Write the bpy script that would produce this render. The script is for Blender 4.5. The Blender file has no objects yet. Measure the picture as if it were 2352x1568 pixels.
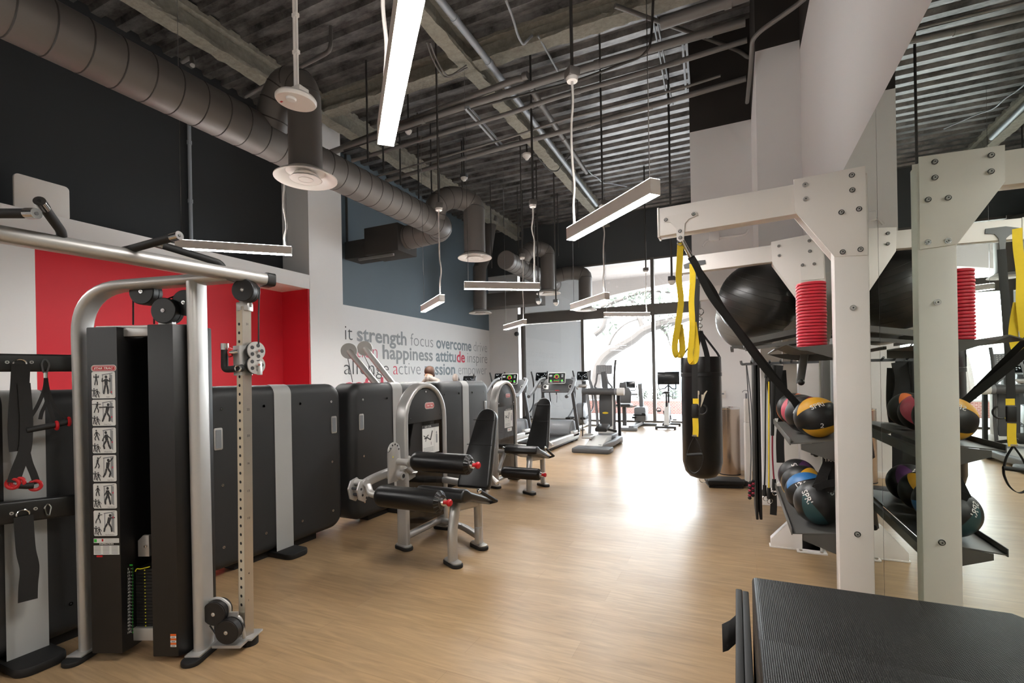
import bpy, bmesh, math, random
from mathutils import Vector, Matrix
random.seed(7)
sc = bpy.context.scene
COL = sc.collection
PI = math.pi
V = Vector
# ---------------------------------------------------------------- camera calibration (pixels of the 2352x1568 frame)
FPX, U0, V0, CH = 1114.0, 1176.0, 870.0, 1.5
YAW, ROLL = math.radians(24.8), math.radians(1.05)
_s, _c, _sr, _cr = math.sin(YAW), math.cos(YAW), math.sin(ROLL), math.cos(ROLL)
FW = V((-_s, _c, 0))
RT = V((_c*_cr, _s*_cr, -_sr))
UP = V((_c*_sr, _s*_sr, _cr))
def ray(u, v): return FW + RT*((u-U0)/FPX) + UP*((V0-v)/FPX)
O = V((0, 0, CH))
def at_z(u, v, z=0.0):
    d = ray(u, v); return O + d*((z-CH)/d.z)
def at_x(u, v, x):
    d = ray(u, v); return O + d*(x/d.x)
def at_y(u, v, y):
    d = ray(u, v); return O + d*(y/d.y)
def at_d(u, v, dist): return O + ray(u, v)*dist
def at_plane(u, v, p, n):
    d = ray(u, v); return O + d*((V(p)-O).dot(n)/d.dot(n))
cam_data = bpy.data.cameras.new('camera')
cam = bpy.data.objects.new('camera', cam_data); COL.objects.link(cam)
cam.matrix_world = Matrix(((RT.x, UP.x, -FW.x, 0), (RT.y, UP.y, -FW.y, 0), (RT.z, UP.z, -FW.z, CH), (0, 0, 0, 1)))
cam_data.sensor_width = 36.0; cam_data.sensor_fit = 'HORIZONTAL'
cam_data.lens = 36.0*FPX/2352.0
cam_data.shift_y = (V0-784.0)/2352.0
cam_data.clip_start = 0.05; cam_data.clip_end = 300
sc.camera = cam
# ---------------------------------------------------------------- materials
MATS = {}
def lin(c):
    if isinstance(c, str):
        c = [int(c[i:i+2], 16)/255 for i in (0, 2, 4)]
    return tuple((x/12.92 if x <= 0.04045 else ((x+0.055)/1.055)**2.4) for x in c)
def mat(name, col, rough=0.5, metal=0.0, noise=0.06, scale=6.0, bump=0.0, bscale=None, emit=None, estr=0.0, spec=None, coat=0.0):
    m = bpy.data.materials.new(name); m.use_nodes = True
    nt = m.node_tree; b = nt.nodes['Principled BSDF']
    c = lin(col)
    b.inputs['Roughness'].default_value = rough; b.inputs['Metallic'].default_value = metal
    if spec is not None: b.inputs['Specular IOR Level'].default_value = spec
    if coat: b.inputs['Coat Weight'].default_value = coat
    tc = nt.nodes.new('ShaderNodeTexCoord')
    if noise > 0:
        n = nt.nodes.new('ShaderNodeTexNoise'); n.inputs['Scale'].default_value = scale; n.inputs['Detail'].default_value = 3
        nt.links.new(tc.outputs['Object'], n.inputs['Vector'])
        r = nt.nodes.new('ShaderNodeMapRange')
        r.inputs['To Min'].default_value = 1-noise; r.inputs['To Max'].default_value = 1+noise
        nt.links.new(n.outputs['Fac'], r.inputs['Value'])
        mx = nt.nodes.new('ShaderNodeMix'); mx.data_type = 'RGBA'; mx.blend_type = 'MULTIPLY'; mx.inputs[0].default_value = 1
        mx.inputs[6].default_value = (*c, 1)
        nt.links.new(r.outputs['Result'], mx.inputs[7]); nt.links.new(mx.outputs[2], b.inputs['Base Color'])
    else:
        b.inputs['Base Color'].default_value = (*c, 1)
    if bump > 0:
        n2 = nt.nodes.new('ShaderNodeTexNoise'); n2.inputs['Scale'].default_value = bscale or scale*6; n2.inputs['Detail'].default_value = 4
        nt.links.new(tc.outputs['Object'], n2.inputs['Vector'])
        bp = nt.nodes.new('ShaderNodeBump'); bp.inputs['Strength'].default_value = bump; bp.inputs['Distance'].default_value = 0.02
        nt.links.new(n2.outputs['Fac'], bp.inputs['Height']); nt.links.new(bp.outputs['Normal'], b.inputs['Normal'])
    if emit is not None:
        b.inputs['Emission Color'].default_value = (*lin(emit), 1); b.inputs['Emission Strength'].default_value = estr
    MATS[name] = m
    return m
mat('white_wall', 'e5e4e4', 0.75, noise=0.02, scale=1.5, bump=0.03, bscale=60)
mat('black_wall', '26282a', 0.75, noise=0.06, scale=1.2)
mat('charcoal_wall', '46494b', 0.7, noise=0.04, scale=1)
mat('slate_wall', '62707a', 0.7, noise=0.05, scale=1.2)
mat('red_wall', 'c8182a', 0.6, noise=0.03, scale=1.5)
mat('brown_black', '2c2825', 0.8, noise=0.08, scale=2)
mat('silver', 'b5b3b0', 0.36, 0.55, noise=0.04, scale=14)
mat('chrome', 'd8d8d8', 0.12, 1.0, noise=0.02)
mat('alu', 'c2bcb4', 0.28, 0.85, noise=0.05, scale=20)
mat('black_plastic', '131212', 0.42, noise=0.1, scale=8)
mat('black_vinyl', '100f0f', 0.32, noise=0.12, scale=30, bump=0.06, bscale=160)
mat('grey_vinyl', '4a4b4c', 0.45, noise=0.06, scale=30)
mat('shroud', '2b2c2d', 0.5, noise=0.06, scale=10, bump=0.05, bscale=200)
mat('stripe', 'a9a9a7', 0.45, noise=0.04)
mat('rubber', '111010', 0.65, noise=0.1)
mat('webbing', '1b1a1a', 0.8, noise=0.15, scale=60)
mat('yellow_web', 'e0bf28', 0.7, noise=0.08, scale=40)
mat('red_plastic', 'b5121c', 0.35, noise=0.05)
mat('red_disc', 'd0263a', 0.45, noise=0.05)
mat('white_metal', 'e6e0dc', 0.42, noise=0.02, scale=3)
mat('white_plastic', 'e2ddd8', 0.4, noise=0.02)
mat('grey_plastic', '7d8084', 0.45, noise=0.05)
mat('dark_grey', '4d4e50', 0.5, noise=0.06)
mat('tray_metal', '5a5855', 0.5, 0.3, noise=0.06)
mat('duct', '65605c', 0.5, 0.2, noise=0.06, scale=4)
mat('duct_seam', '383431', 0.6, 0.2, noise=0.05)
mat('pipe', '6d6a67', 0.55, 0.2, noise=0.1, scale=5)
mat('pipe_light', '9aa0a6', 0.5, 0.2, noise=0.08, scale=5)
mat('dark_rod', '3a3836', 0.6, 0.2, noise=0.1)
mat('fireproof', '8b877c', 0.95, noise=0.35, scale=14, bump=1.0, bscale=22)
mat('frame_brown', '65615d', 0.5, 0.3, noise=0.05)
mat('cream', 'd6cab4', 0.5, noise=0.03)
mat('orange_ink', 'e0641a', 0.5, noise=0.02)
mat('green_ink', '3fbf4a', 0.5, noise=0.02)
mat('yellow_ink', 'd9d52a', 0.5, noise=0.02)
mat('grey_ink', '8b8e90', 0.6, noise=0.02)
mat('dark_ink', '343436', 0.6, noise=0.02)
mat('pink_ink', 'd2667a', 0.6, noise=0.02)
mat('red_ink', 'cf3d55', 0.6, noise=0.02)
mat('light_ink', 'a3a5a8', 0.6, noise=0.02)
mat('slate_ink', '818b92', 0.6, noise=0.02)
mat('ball_black', '1b1a19', 0.42, noise=0.12, scale=40, bump=0.05, bscale=200)
mat('ball_yellow', 'e2a62c', 0.45, noise=0.04)
mat('ball_teal', '27474a', 0.45, noise=0.06)
mat('ball_blue', '2f6fa8', 0.45, noise=0.05)
mat('ball_purple', '55305a', 0.45, noise=0.05)
mat('ball_orange', 'd9703a', 0.45, noise=0.05)
mat('ball_maroon', '8e2038', 0.45, noise=0.05)
mat('ball_red', 'b8485a', 0.45, noise=0.05)
mat('yoga_black', '2a2927', 0.33, noise=0.06, scale=10)
mat('yoga_grey', '8c8a86', 0.35, noise=0.05)
mat('skin', 'c99a80', 0.55, noise=0.04)
mat('hair', '4a2e20', 0.6, noise=0.15, scale=30)
mat('beige_pad', '8f837c', 0.6, noise=0.04)
mat('shirt', '4a4c55', 0.8, noise=0.08)
mat('bark', '3a3633', 0.9, noise=0.25, scale=6, bump=0.4)
mat('leaf', '4a5046', 0.7, noise=0.3, scale=3)
mat('patio', 'a5a4a2', 0.8, noise=0.06, scale=2)
mat('arcade', '857d78', 0.85, noise=0.03, scale=2)
mat('blind', 'd6d4d2', 0.8, noise=0.015, scale=2)
def blind_material():
    m = MATS['blind']; nt = m.node_tree; b = nt.nodes['Principled BSDF']; out = nt.nodes['Material Output']
    t = nt.nodes.new('ShaderNodeBsdfTranslucent'); t.inputs['Color'].default_value = (0.45, 0.45, 0.45, 1)
    mx = nt.nodes.new('ShaderNodeMixShader'); mx.inputs['Fac'].default_value = 0.5
    nt.links.new(b.outputs[0], mx.inputs[1]); nt.links.new(t.outputs[0], mx.inputs[2]); nt.links.new(mx.outputs[0], out.inputs['Surface'])
blind_material()
mat('lamp_glow', 'fff6ea', 0.5, noise=0, emit='fdfaf6', estr=66)
mat('lamp_top', 'fff6ea', 0.5, noise=0, emit='fdfaf6', estr=22)
mat('screen_dark', '15181a', 0.2, noise=0.02)
mat('screen_black', '0b0d0d', 0.25, noise=0, emit='0b0f0d', estr=0.3)
mat('screen_green', '2a8a2a', 0.3, noise=0, emit='6be04a', estr=0.55)
mat('screen_red', '8a2a2a', 0.3, noise=0, emit='d0402c', estr=0.7)
mat('screen_white', '888888', 0.3, noise=0, emit='c8ccd0', estr=0.6)
mat('silver_band', 'd9d9d6', 0.5, noise=0.03)
mat('steel_brushed', 'b7a89b', 0.25, 0.9, noise=0.03)
mat('base_white', 'dedbd7', 0.5, noise=0.02)

def floor_material():
    m = bpy.data.materials.new('oak_plank_floor'); m.use_nodes = True; nt = m.node_tree; b = nt.nodes['Principled BSDF']
    N = nt.nodes.new; L = nt.links.new
    tc = N('ShaderNodeTexCoord')
    br = N('ShaderNodeTexBrick'); br.offset = 0.37
    br.inputs['Scale'].default_value = 1.0
    br.inputs['Brick Width'].default_value = 1.5; br.inputs['Row Height'].default_value = 0.18
    br.inputs['Mortar Size'].default_value = 0.0015; br.inputs['Mortar Smooth'].default_value = 0.3; br.inputs['Bias'].default_value = 0
    br.inputs['Color1'].default_value = (*lin('a48866'), 1); br.inputs['Color2'].default_value = (*lin('9c7f5d'), 1)
    br.inputs['Mortar'].default_value = (*lin('917655'), 1)
    L(tc.outputs['Object'], br.inputs['Vector'])
    mp = N('ShaderNodeMapping'); mp.inputs['Scale'].default_value = (0.9, 9.0, 1)
    L(tc.outputs['Object'], mp.inputs['Vector'])
    n = N('ShaderNodeTexNoise'); n.inputs['Scale'].default_value = 2.6; n.inputs['Detail'].default_value = 8; n.inputs['Distortion'].default_value = 1.6
    L(mp.outputs['Vector'], n.inputs['Vector'])
    r = N('ShaderNodeMapRange'); r.inputs['From Min'].default_value = 0.3; r.inputs['From Max'].default_value = 0.7
    r.inputs['To Min'].default_value = 0.80; r.inputs['To Max'].default_value = 1.14
    L(n.outputs['Fac'], r.inputs['Value'])
    mx = N('ShaderNodeMix'); mx.data_type = 'RGBA'; mx.blend_type = 'MULTIPLY'; mx.inputs[0].default_value = 1
    L(br.outputs['Color'], mx.inputs[6]); L(r.outputs['Result'], mx.inputs[7])
    L(mx.outputs[2], b.inputs['Base Color'])
    n3 = N('ShaderNodeTexNoise'); n3.inputs['Scale'].default_value = 1.3
    L(tc.outputs['Object'], n3.inputs['Vector'])
    r3 = N('ShaderNodeMapRange'); r3.inputs['To Min'].default_value = 0.3; r3.inputs['To Max'].default_value = 0.44
    L(n3.outputs['Fac'], r3.inputs['Value']); L(r3.outputs['Result'], b.inputs['Roughness'])
    bp = N('ShaderNodeBump'); bp.inputs['Strength'].default_value = 0.06; bp.inputs['Distance'].default_value = 0.01
    L(n.outputs['Fac'], bp.inputs['Height']); L(bp.outputs['Normal'], b.inputs['Normal'])
    MATS['floor'] = m
floor_material()
def deck_material():
    m = mat('deck', '4a4846', 0.36, 0.35, noise=0.0)
    nt = m.node_tree; b = nt.nodes['Principled BSDF']; N = nt.nodes.new; L = nt.links.new
    tc = N('ShaderNodeTexCoord')
    mp = N('ShaderNodeMapping'); mp.inputs['Scale'].default_value = (1, 2.5, 1); L(tc.outputs['Object'], mp.inputs['Vector'])
    n = N('ShaderNodeTexNoise'); n.inputs['Scale'].default_value = 1.6; n.inputs['Detail'].default_value = 9; n.inputs['Roughness'].default_value = 0.7
    L(mp.outputs['Vector'], n.inputs['Vector'])
    cr = N('ShaderNodeValToRGB'); cr.color_ramp.elements[0].position = 0.36; cr.color_ramp.elements[1].position = 0.66
    cr.color_ramp.elements[0].color = (*lin('2e2c2b'), 1); cr.color_ramp.elements[1].color = (*lin('827f7d'), 1)
    L(n.outputs['Fac'], cr.inputs['Fac']); L(cr.outputs['Color'], b.inputs['Base Color'])
deck_material()
def glass_material():
    m = bpy.data.materials.new('window_glass'); m.use_nodes = True; nt = m.node_tree
    nt.nodes.remove(nt.nodes['Principled BSDF']); N = nt.nodes.new; L = nt.links.new
    out = nt.nodes['Material Output']
    t = N('ShaderNodeBsdfTransparent'); t.inputs['Color'].default_value = (0.97, 0.98, 0.98, 1)
    g = N('ShaderNodeBsdfGlossy'); g.inputs['Roughness'].default_value = 0.0
    lw = N('ShaderNodeLayerWeight'); lw.inputs['Blend'].default_value = 0.5
    pw = N('ShaderNodeMath'); pw.operation = 'POWER'; pw.inputs[1].default_value = 5.0; L(lw.outputs['Facing'], pw.inputs[0])
    f = N('ShaderNodeMath'); f.operation = 'MULTIPLY_ADD'; f.inputs[1].default_value = 0.9; f.inputs[2].default_value = 0.06; L(pw.outputs[0], f.inputs[0])
    mx = N('ShaderNodeMixShader'); L(f.outputs[0], mx.inputs['Fac']); L(t.outputs[0], mx.inputs[1]); L(g.outputs[0], mx.inputs[2])
    L(mx.outputs[0], out.inputs['Surface'])
    MATS['glass'] = m
    m2 = m.copy(); m2.name = 'smoked_shield'
    m2.node_tree.nodes[[x.name for x in m2.node_tree.nodes if x.type == 'BSDF_TRANSPARENT'][0]].inputs['Color'].default_value = (0.22, 0.21, 0.20, 1)
    MATS['smoked'] = m2
glass_material()
def mirror_material():
    m = bpy.data.materials.new('mirror_silver'); m.use_nodes = True; b = m.node_tree.nodes['Principled BSDF']
    b.inputs['Base Color'].default_value = (0.74, 0.80, 0.73, 1); b.inputs['Metallic'].default_value = 1; b.inputs['Roughness'].default_value = 0.0
    MATS['mirror'] = m
mirror_material()
def weave_material():
    m = mat('weave_vinyl', '0f0e0d', 0.46, noise=0, spec=0.25)
    nt = m.node_tree; b = nt.nodes['Principled BSDF']; N = nt.nodes.new; L = nt.links.new
    tc = N('ShaderNodeTexCoord')
    w1 = N('ShaderNodeTexWave'); w1.inputs['Scale'].default_value = 70; w1.bands_direction = 'X'
    w2 = N('ShaderNodeTexWave'); w2.inputs['Scale'].default_value = 70; w2.bands_direction = 'Y'
    L(tc.outputs['Object'], w1.inputs['Vector']); L(tc.outputs['Object'], w2.inputs['Vector'])
    a = N('ShaderNodeMath'); a.operation = 'MULTIPLY'; L(w1.outputs['Fac'], a.inputs[0]); L(w2.outputs['Fac'], a.inputs[1])
    bp = N('ShaderNodeBump'); bp.inputs['Strength'].default_value = 0.35; bp.inputs['Distance'].default_value = 0.004
    L(a.outputs[0], bp.inputs['Height']); L(bp.outputs['Normal'], b.inputs['Normal'])
weave_material()
def brick_material():
    m = mat('brick', '9a6a60', 0.85, noise=0)
    nt = m.node_tree; b = nt.nodes['Principled BSDF']; N = nt.nodes.new; L = nt.links.new
    tc = N('ShaderNodeTexCoord'); mp = N('ShaderNodeMapping'); mp.inputs['Rotation'].default_value = (PI/2, 0, 0); L(tc.outputs['Object'], mp.inputs['Vector'])
    br = N('ShaderNodeTexBrick'); br.inputs['Scale'].default_value = 4.5
    br.inputs['Color1'].default_value = (*lin('9b6a60'), 1); br.inputs['Color2'].default_value = (*lin('8a5a52'), 1); br.inputs['Mortar'].default_value = (*lin('b5a49c'), 1)
    L(mp.outputs['Vector'], br.inputs['Vector']); L(br.outputs['Color'], b.inputs['Base Color'])
brick_material()
# ---------------------------------------------------------------- objects
WM = {}
def frame(o, z):      # rotation matrix with given z axis (and x axis hint)
    pass
def basis(loc, x, y):
    x = V(x).normalized(); z = x.cross(V(y)).normalized(); y = z.cross(x)
    return Matrix(((x.x, y.x, z.x, loc[0]), (x.y, y.y, z.y, loc[1]), (x.z, y.z, z.z, loc[2]), (0, 0, 0, 1)))
def TR(x, y, z=0.0, rz=0.0): return Matrix.Translation((x, y, z)) @ Matrix.Rotation(rz, 4, 'Z')
def tag(o, label=None, cat=None, group=None, kind=None):
    if label: o['label'] = label
    if cat: o['category'] = cat
    if group: o['group'] = group
    if kind: o['kind'] = kind
    return o
def thing(name, M, label, cat, group=None):
    o = bpy.data.objects.new(name, None); COL.objects.link(o)
    if not isinstance(M, Matrix): M = Matrix.Translation(M)
    o.matrix_world = M; WM[o.name] = M.copy(); o.empty_display_size = 0.1
    return tag(o, label, cat, group)
class MB:
    def __init__(s, M=None, m='black_plastic'):
        s.bm = bmesh.new(); s.M = M if M is not None else Matrix.Identity(4); s.m = m; s.slots = []; s.smooth = True
    def _mi(s, m):
        m = m or s.m
        if m not in s.slots: s.slots.append(m)
        return s.slots.index(m)
    def raw(s, verts, faces, m=None, smooth=None):
        mi = s._mi(m); vs = [s.bm.verts.new(s.M @ V(p)) for p in verts]
        for f in faces:
            try:
                fc = s.bm.faces.new([vs[i] for i in f]); fc.material_index = mi; fc.smooth = s.smooth if smooth is None else smooth
            except ValueError: pass
        return s
    def merge(s, b2, m=None, smooth=None):
        b2.verts.ensure_lookup_table(); b2.verts.index_update()
        s.raw([v.co.copy() for v in b2.verts], [[v.index for v in f.verts] for f in b2.faces], m, smooth); b2.free(); return s
    def box(s, c, d, R=None, bev=0.0, seg=2, m=None):
        b2 = bmesh.new(); bmesh.ops.create_cube(b2, size=1.0)
        for v in b2.verts: v.co = V((v.co.x*d[0], v.co.y*d[1], v.co.z*d[2]))
        if bev > 0: bmesh.ops.bevel(b2, geom=list(b2.edges), offset=min(bev, min(d)*0.49), segments=seg, affect='EDGES', profile=0.5)
        X = Matrix.Translation(c) @ (R.to_4x4() if R is not None else Matrix.Identity(4))
        b2.transform(X)
        return s.merge(b2, m, smooth=(bev > 0))
    def bx(s, a, b, bev=0.0, m=None, seg=2):
        c = [(a[i]+b[i])/2 for i in range(3)]; d = [abs(b[i]-a[i]) for i in range(3)]
        return s.box(c, d, bev=bev, m=m, seg=seg)
    def prism(s, pts, F, depth, m=None, bev=0.0, seg=2, smooth=False):   # pts in xy of frame F, extruded along +z of F by depth
        b2 = bmesh.new()
        lo = [b2.verts.new((p[0], p[1], 0)) for p in pts]; hi = [b2.verts.new((p[0], p[1], depth)) for p in pts]
        n = len(pts)
        try:
            b2.faces.new(lo[::-1]); top = b2.faces.new(hi)
        except ValueError: return s
        for i in range(n): b2.faces.new((lo[i], lo[(i+1) % n], hi[(i+1) % n], hi[i]))
        bmesh.ops.recalc_face_normals(b2, faces=list(b2.faces))
        if bev > 0:
            es = [e for e in b2.edges if abs(e.verts[0].co.z-e.verts[1].co.z) < 1e-7]
            bmesh.ops.bevel(b2, geom=es, offset=bev, segments=seg, affect='EDGES', profile=0.5, clamp_overlap=True); smooth = True
        b2.transform(F)
        return s.merge(b2, m, smooth)
    def tube(s, pts, r=0.01, n=10, prof=None, up=None, m=None, closed=False, cap=True, rr=None, smooth=True):
        pts = [V(p) for p in pts]; k = len(pts)
        T = []
        for i in range(k):
            if closed: t = pts[(i+1) % k]-pts[i-1]
            else: t = pts[min(i+1, k-1)]-pts[max(i-1, 0)]
            T.append(t.normalized() if t.length > 1e-9 else V((0, 0, 1)))
        if up is None:
            a = V((0, 0, 1)) if abs(T[0].z) < 0.9 else V((1, 0, 0))
        else: a = V(up)
        x = (a - T[0]*a.dot(T[0])).normalized()
        vs = []
        for i in range(k):
            if up is not None:
                x2 = V(up)-T[i]*V(up).dot(T[i])
                if x2.length > 1e-4: x = x2.normalized()
            else:
                x = (x-T[i]*x.dot(T[i])).normalized()
            y = T[i].cross(x)
            R_ = rr[i] if rr else r
            P = prof if prof else [(math.cos(2*PI*j/n), math.sin(2*PI*j/n)) for j in range(n)]
            sc_ = 1.0 if prof else R_
            if prof and rr: sc_ = rr[i]
            for p in P: vs.append(pts[i]+x*(p[0]*sc_)+y*(p[1]*sc_))
        q = len(prof) if prof else n
        fs = []
        rng = k if closed else k-1
        for i in range(rng):
            for j in range(q):
                a0 = i*q+j; a1 = i*q+(j+1) % q; i2 = (i+1) % k
                fs.append((a0, a1, i2*q+(j+1) % q, i2*q+j))
        if cap and not closed:
            fs.append(tuple(range(q))[::-1]); fs.append(tuple((k-1)*q+j for j in range(q)))
        return s.raw(vs, fs, m, smooth)
    def cyl(s, a, b, r, r2=None, n=16, m=None):
        a = V(a); b = V(b)
        return s.tube([a, b], r, n=n, m=m, rr=[r, r if r2 is None else r2])
    def rod(s, a, b, w, h, up=(0, 0, 1), m=None, bev=0.0):
        pr = rrect(h, w, bev) if bev > 0 else [(h/2, w/2), (-h/2, w/2), (-h/2, -w/2), (h/2, -w/2)]
        return s.tube([a, b], prof=pr, up=up, m=m, smooth=bev > 0)
    def lathe(s, prof, M=None, n=24, m=None):   # prof [(r,z)], around z of M
        M = M if M is not None else Matrix.Identity(4)
        vs = []; fs = []; k = len(prof)
        for (r, z) in prof:
            for j in range(n):
                a = 2*PI*j/n; vs.append(M @ V((r*math.cos(a), r*math.sin(a), z)))
        for i in range(k-1):
            for j in range(n): fs.append((i*n+j, i*n+(j+1) % n, (i+1)*n+(j+1) % n, (i+1)*n+j))
        if prof[0][0] > 1e-6: fs.append(tuple(range(n))[::-1])
        if prof[-1][0] > 1e-6: fs.append(tuple((k-1)*n+j for j in range(n)))
        return s.raw(vs, fs, m)
    def sph(s, c, r, sc3=(1, 1, 1), m=None, n=20, k=12):
        prof = [(max(1e-7, math.sin(PI*i/k))*1.0, -math.cos(PI*i/k)) for i in range(k+1)]
        M = Matrix.Translation(c) @ Matrix.Diagonal((r*sc3[0], r*sc3[1], r*sc3[2], 1))
        return s.lathe([(a if a > 1e-5 else 1e-5, z) for a, z in prof], M, n, m)
    def torus(s, c, R, r, x=(1, 0, 0), y=(0, 1, 0), n=24, k=8, a0=0, a1=2*PI, m=None):
        c = V(c); x = V(x).normalized(); y = V(y).normalized()
        full = abs(a1-a0-2*PI) < 1e-6
        q = n if full else n+1
        pts = [c+x*(R*math.cos(a0+(a1-a0)*i/n))+y*(R*math.sin(a0+(a1-a0)*i/n)) for i in range(q)]
        return s.tube(pts, r, n=k, closed=full, up=x.cross(y), m=m)
    def poly(s, pts, m=None):
        return s.raw(pts, [tuple(range(len(pts)))], m, False)
    def build(s, name, parent=None, label=None, autosmooth=True):
        if s.bm.faces:
            bmesh.ops.remove_doubles(s.bm, verts=list(s.bm.verts), dist=1e-6)
            bmesh.ops.recalc_face_normals(s.bm, faces=list(s.bm.faces))
        for e in s.bm.edges:
            if len(e.link_faces) == 2:
                try:
                    if e.calc_face_angle() > 0.62: e.smooth = False
                except ValueError: pass
        me = bpy.data.meshes.new(name)
        if parent is not None:
            W = WM[parent.name]; s.bm.transform(W.inverted())
        else:
            lo = V((1e9,)*3); hi = V((-1e9,)*3)
            for v in s.bm.verts:
                for i in range(3): lo[i] = min(lo[i], v.co[i]); hi[i] = max(hi[i], v.co[i])
            org = V(((lo.x+hi.x)/2, (lo.y+hi.y)/2, lo.z)); W = Matrix.Translation(org); s.bm.transform(W.inverted())
        s.bm.to_mesh(me); s.bm.free()
        for m in s.slots: me.materials.append(MATS[m])
        o = bpy.data.objects.new(name, me); COL.objects.link(o)
        if parent is not None:
            o.parent = parent; WM[o.name] = WM[parent.name]
        else:
            o.matrix_world = W; WM[o.name] = W.copy()
        if label: o['label'] = label
        return o
def rrect(w, h, r, n=4):
    r = min(r, w/2-1e-4, h/2-1e-4); pts = []
    for cx, cy, a in ((w/2-r, h/2-r, 0), (-w/2+r, h/2-r, PI/2), (-w/2+r, -h/2+r, PI), (w/2-r, -h/2+r, 1.5*PI)):
        for i in range(n+1):
            t = a+PI/2*i/n; pts.append((cx+r*math.cos(t), cy+r*math.sin(t)))
    return pts
def fillet(pts, r, n=6):
    pts = [V(p) for p in pts]; out = [pts[0]]
    for i in range(1, len(pts)-1):
        a, b, c = pts[i-1], pts[i], pts[i+1]
        d1 = (a-b); d2 = (c-b); rr = r[i] if isinstance(r, (list, tuple)) else r
        l = min(rr, d1.length*0.49, d2.length*0.49)
        p = b+d1.normalized()*l; q = b+d2.normalized()*l
        for k in range(n+1):
            t = k/n; out.append(p*(1-t)**2+b*2*t*(1-t)+q*t*t)
    out.append(pts[-1]); return out
def spline(pts, n=6):
    pts = [V(p) for p in pts]; out = []
    for i in range(len(pts)-1):
        p0 = pts[max(i-1, 0)]; p1 = pts[i]; p2 = pts[i+1]; p3 = pts[min(i+2, len(pts)-1)]
        for k in range(n):
            t = k/n
            out.append(0.5*((2*p1)+(p2-p0)*t+(2*p0-5*p1+4*p2-p3)*t*t+(3*p1-p0-3*p2+p3)*t**3))
    out.append(pts[-1]); return out
def struct(mb, name, label=None):
    o = mb.build(name); o['kind'] = 'structure'
    if label: o['label'] = label
    return o
def dup(root, M, label=None, group=None):
    r = root.copy(); COL.objects.link(r); r.matrix_world = M; WM[r.name] = M.copy()
    if label: r['label'] = label
    if group: r['group'] = group
    for ch in list(root.children):
        c = ch.copy(); COL.objects.link(c); c.parent = r
        for g in ch.children:
            d = g.copy(); COL.objects.link(d); d.parent = c
    return r
def text_pts(body, bold=0.0, thin=False):
    cu = bpy.data.curves.new('t', 'FONT'); cu.body = body; cu.size = 1.0; cu.offset = bold; cu.resolution_u = 3
    o = bpy.data.objects.new('t', cu); COL.objects.link(o)
    bpy.context.view_layer.update()
    me = bpy.data.meshes.new_from_object(o.evaluated_get(bpy.context.evaluated_depsgraph_get()))
    vs = [tuple(v.co) for v in me.vertices]; fs = [tuple(p.vertices) for p in me.polygons]
    bpy.data.objects.remove(o); bpy.data.curves.remove(cu); bpy.data.meshes.remove(me)
    return vs, fs
_tc = {}
def text_into(mb, body, F, width=None, height=None, m='white_plastic', bold=0.0, skew=0.0, fn=None, center=False):
    """lettering in the xy plane of frame F; width: total width, height: size of a capital letter"""
    key = (body, bold)
    if key not in _tc: _tc[key] = text_pts(body, bold)
    vs, fs = _tc[key]
    if not vs: return
    x0 = min(v[0] for v in vs); x1 = max(v[0] for v in vs)
    sy = (height/0.69) if height else None
    if width: sx = width/(x1-x0)
    else: sx = sy
    if not sy: sy = sx
    out = []
    w = (x1-x0)*sx
    for v in vs:
        x = (v[0]-x0)*sx - (w/2 if center else 0); y = v[1]*sy - (0.345*sy if center else 0)
        p = V((x+skew*y, y, 0))
        out.append(fn(p) if fn else F @ p)
    mb.raw(out, fs, m, False)
# ================================================================ ROOM
XL, XP, XM, YW, ZD = -8.45, -7.71, 0.73, 16.3, 6.95
YB = -4.5
b = MB(m='floor'); b.bx((XL-0.2, YB-0.2, -0.1), (1.0, YW+0.2, 0)); o = struct(b, 'floor')
# ceiling: ribbed metal deck, ribs along X
b = MB(m='deck'); p = 0.33; vs = []; fs = []
ys = []; y = YB-0.2
while y < YW+0.3:
    ys += [(y, 0.0), (y+0.13, 0.0), (y+0.165, 0.075), (y+0.295, 0.075)]; y += p
for (yy, zz) in ys: vs += [(XL-0.2, yy, ZD+zz), (1.0, yy, ZD+zz)]
for i in range(len(ys)-1): fs.append((2*i, 2*i+1, 2*i+3, 2*i+2))
n0 = len(vs); vs += [(XL-0.2, ys[0][0], ZD+0.2), (1.0, ys[0][0], ZD+0.2), (XL-0.2, ys[-1][0], ZD+0.2), (1.0, ys[-1][0], ZD+0.2)]
fs.append((n0, n0+1, n0+3, n0+2))
b.raw(vs, fs, 'deck', False); struct(b, 'ceiling')
# left wall
b = MB(m='white_wall')
b.bx((XL-0.2, YB, 3.65), (XL, 7.3, ZD+0.1), m='black_wall')
b.bx((XL-0.2, 2.9, 0), (XL, 7.3, 3.66), m='red_wall')
b.bx((XL-0.2, 7.3, 0), (XL, YW+0.1, 3.34)); b.bx((XL-0.2, 7.3, 3.34), (XL, YW+0.1, ZD+0.1), m='slate_wall')
wl = struct(b, 'wall_left')
b = MB(m='white_wall'); b.bx((XL-0.05, YB, 0), (XP, 2.93, 3.38)); b.bx((XL-0.05, YB, 3.37), (XP, 7.13, 3.65)); struct(b, 'wall_left_lower')
# red return of the niche on the pillar flank
b = MB(m='red_wall'); b.bx((XL, 7.085, 0), (XP-0.01, 7.12, 3.37)); struct(b, 'wall_niche')
b = MB(m='white_wall'); b.bx((XL-0.05, 7.12, 0), (XP, 8.02, ZD+0.05)); struct(b, 'wall_pillar')
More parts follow.
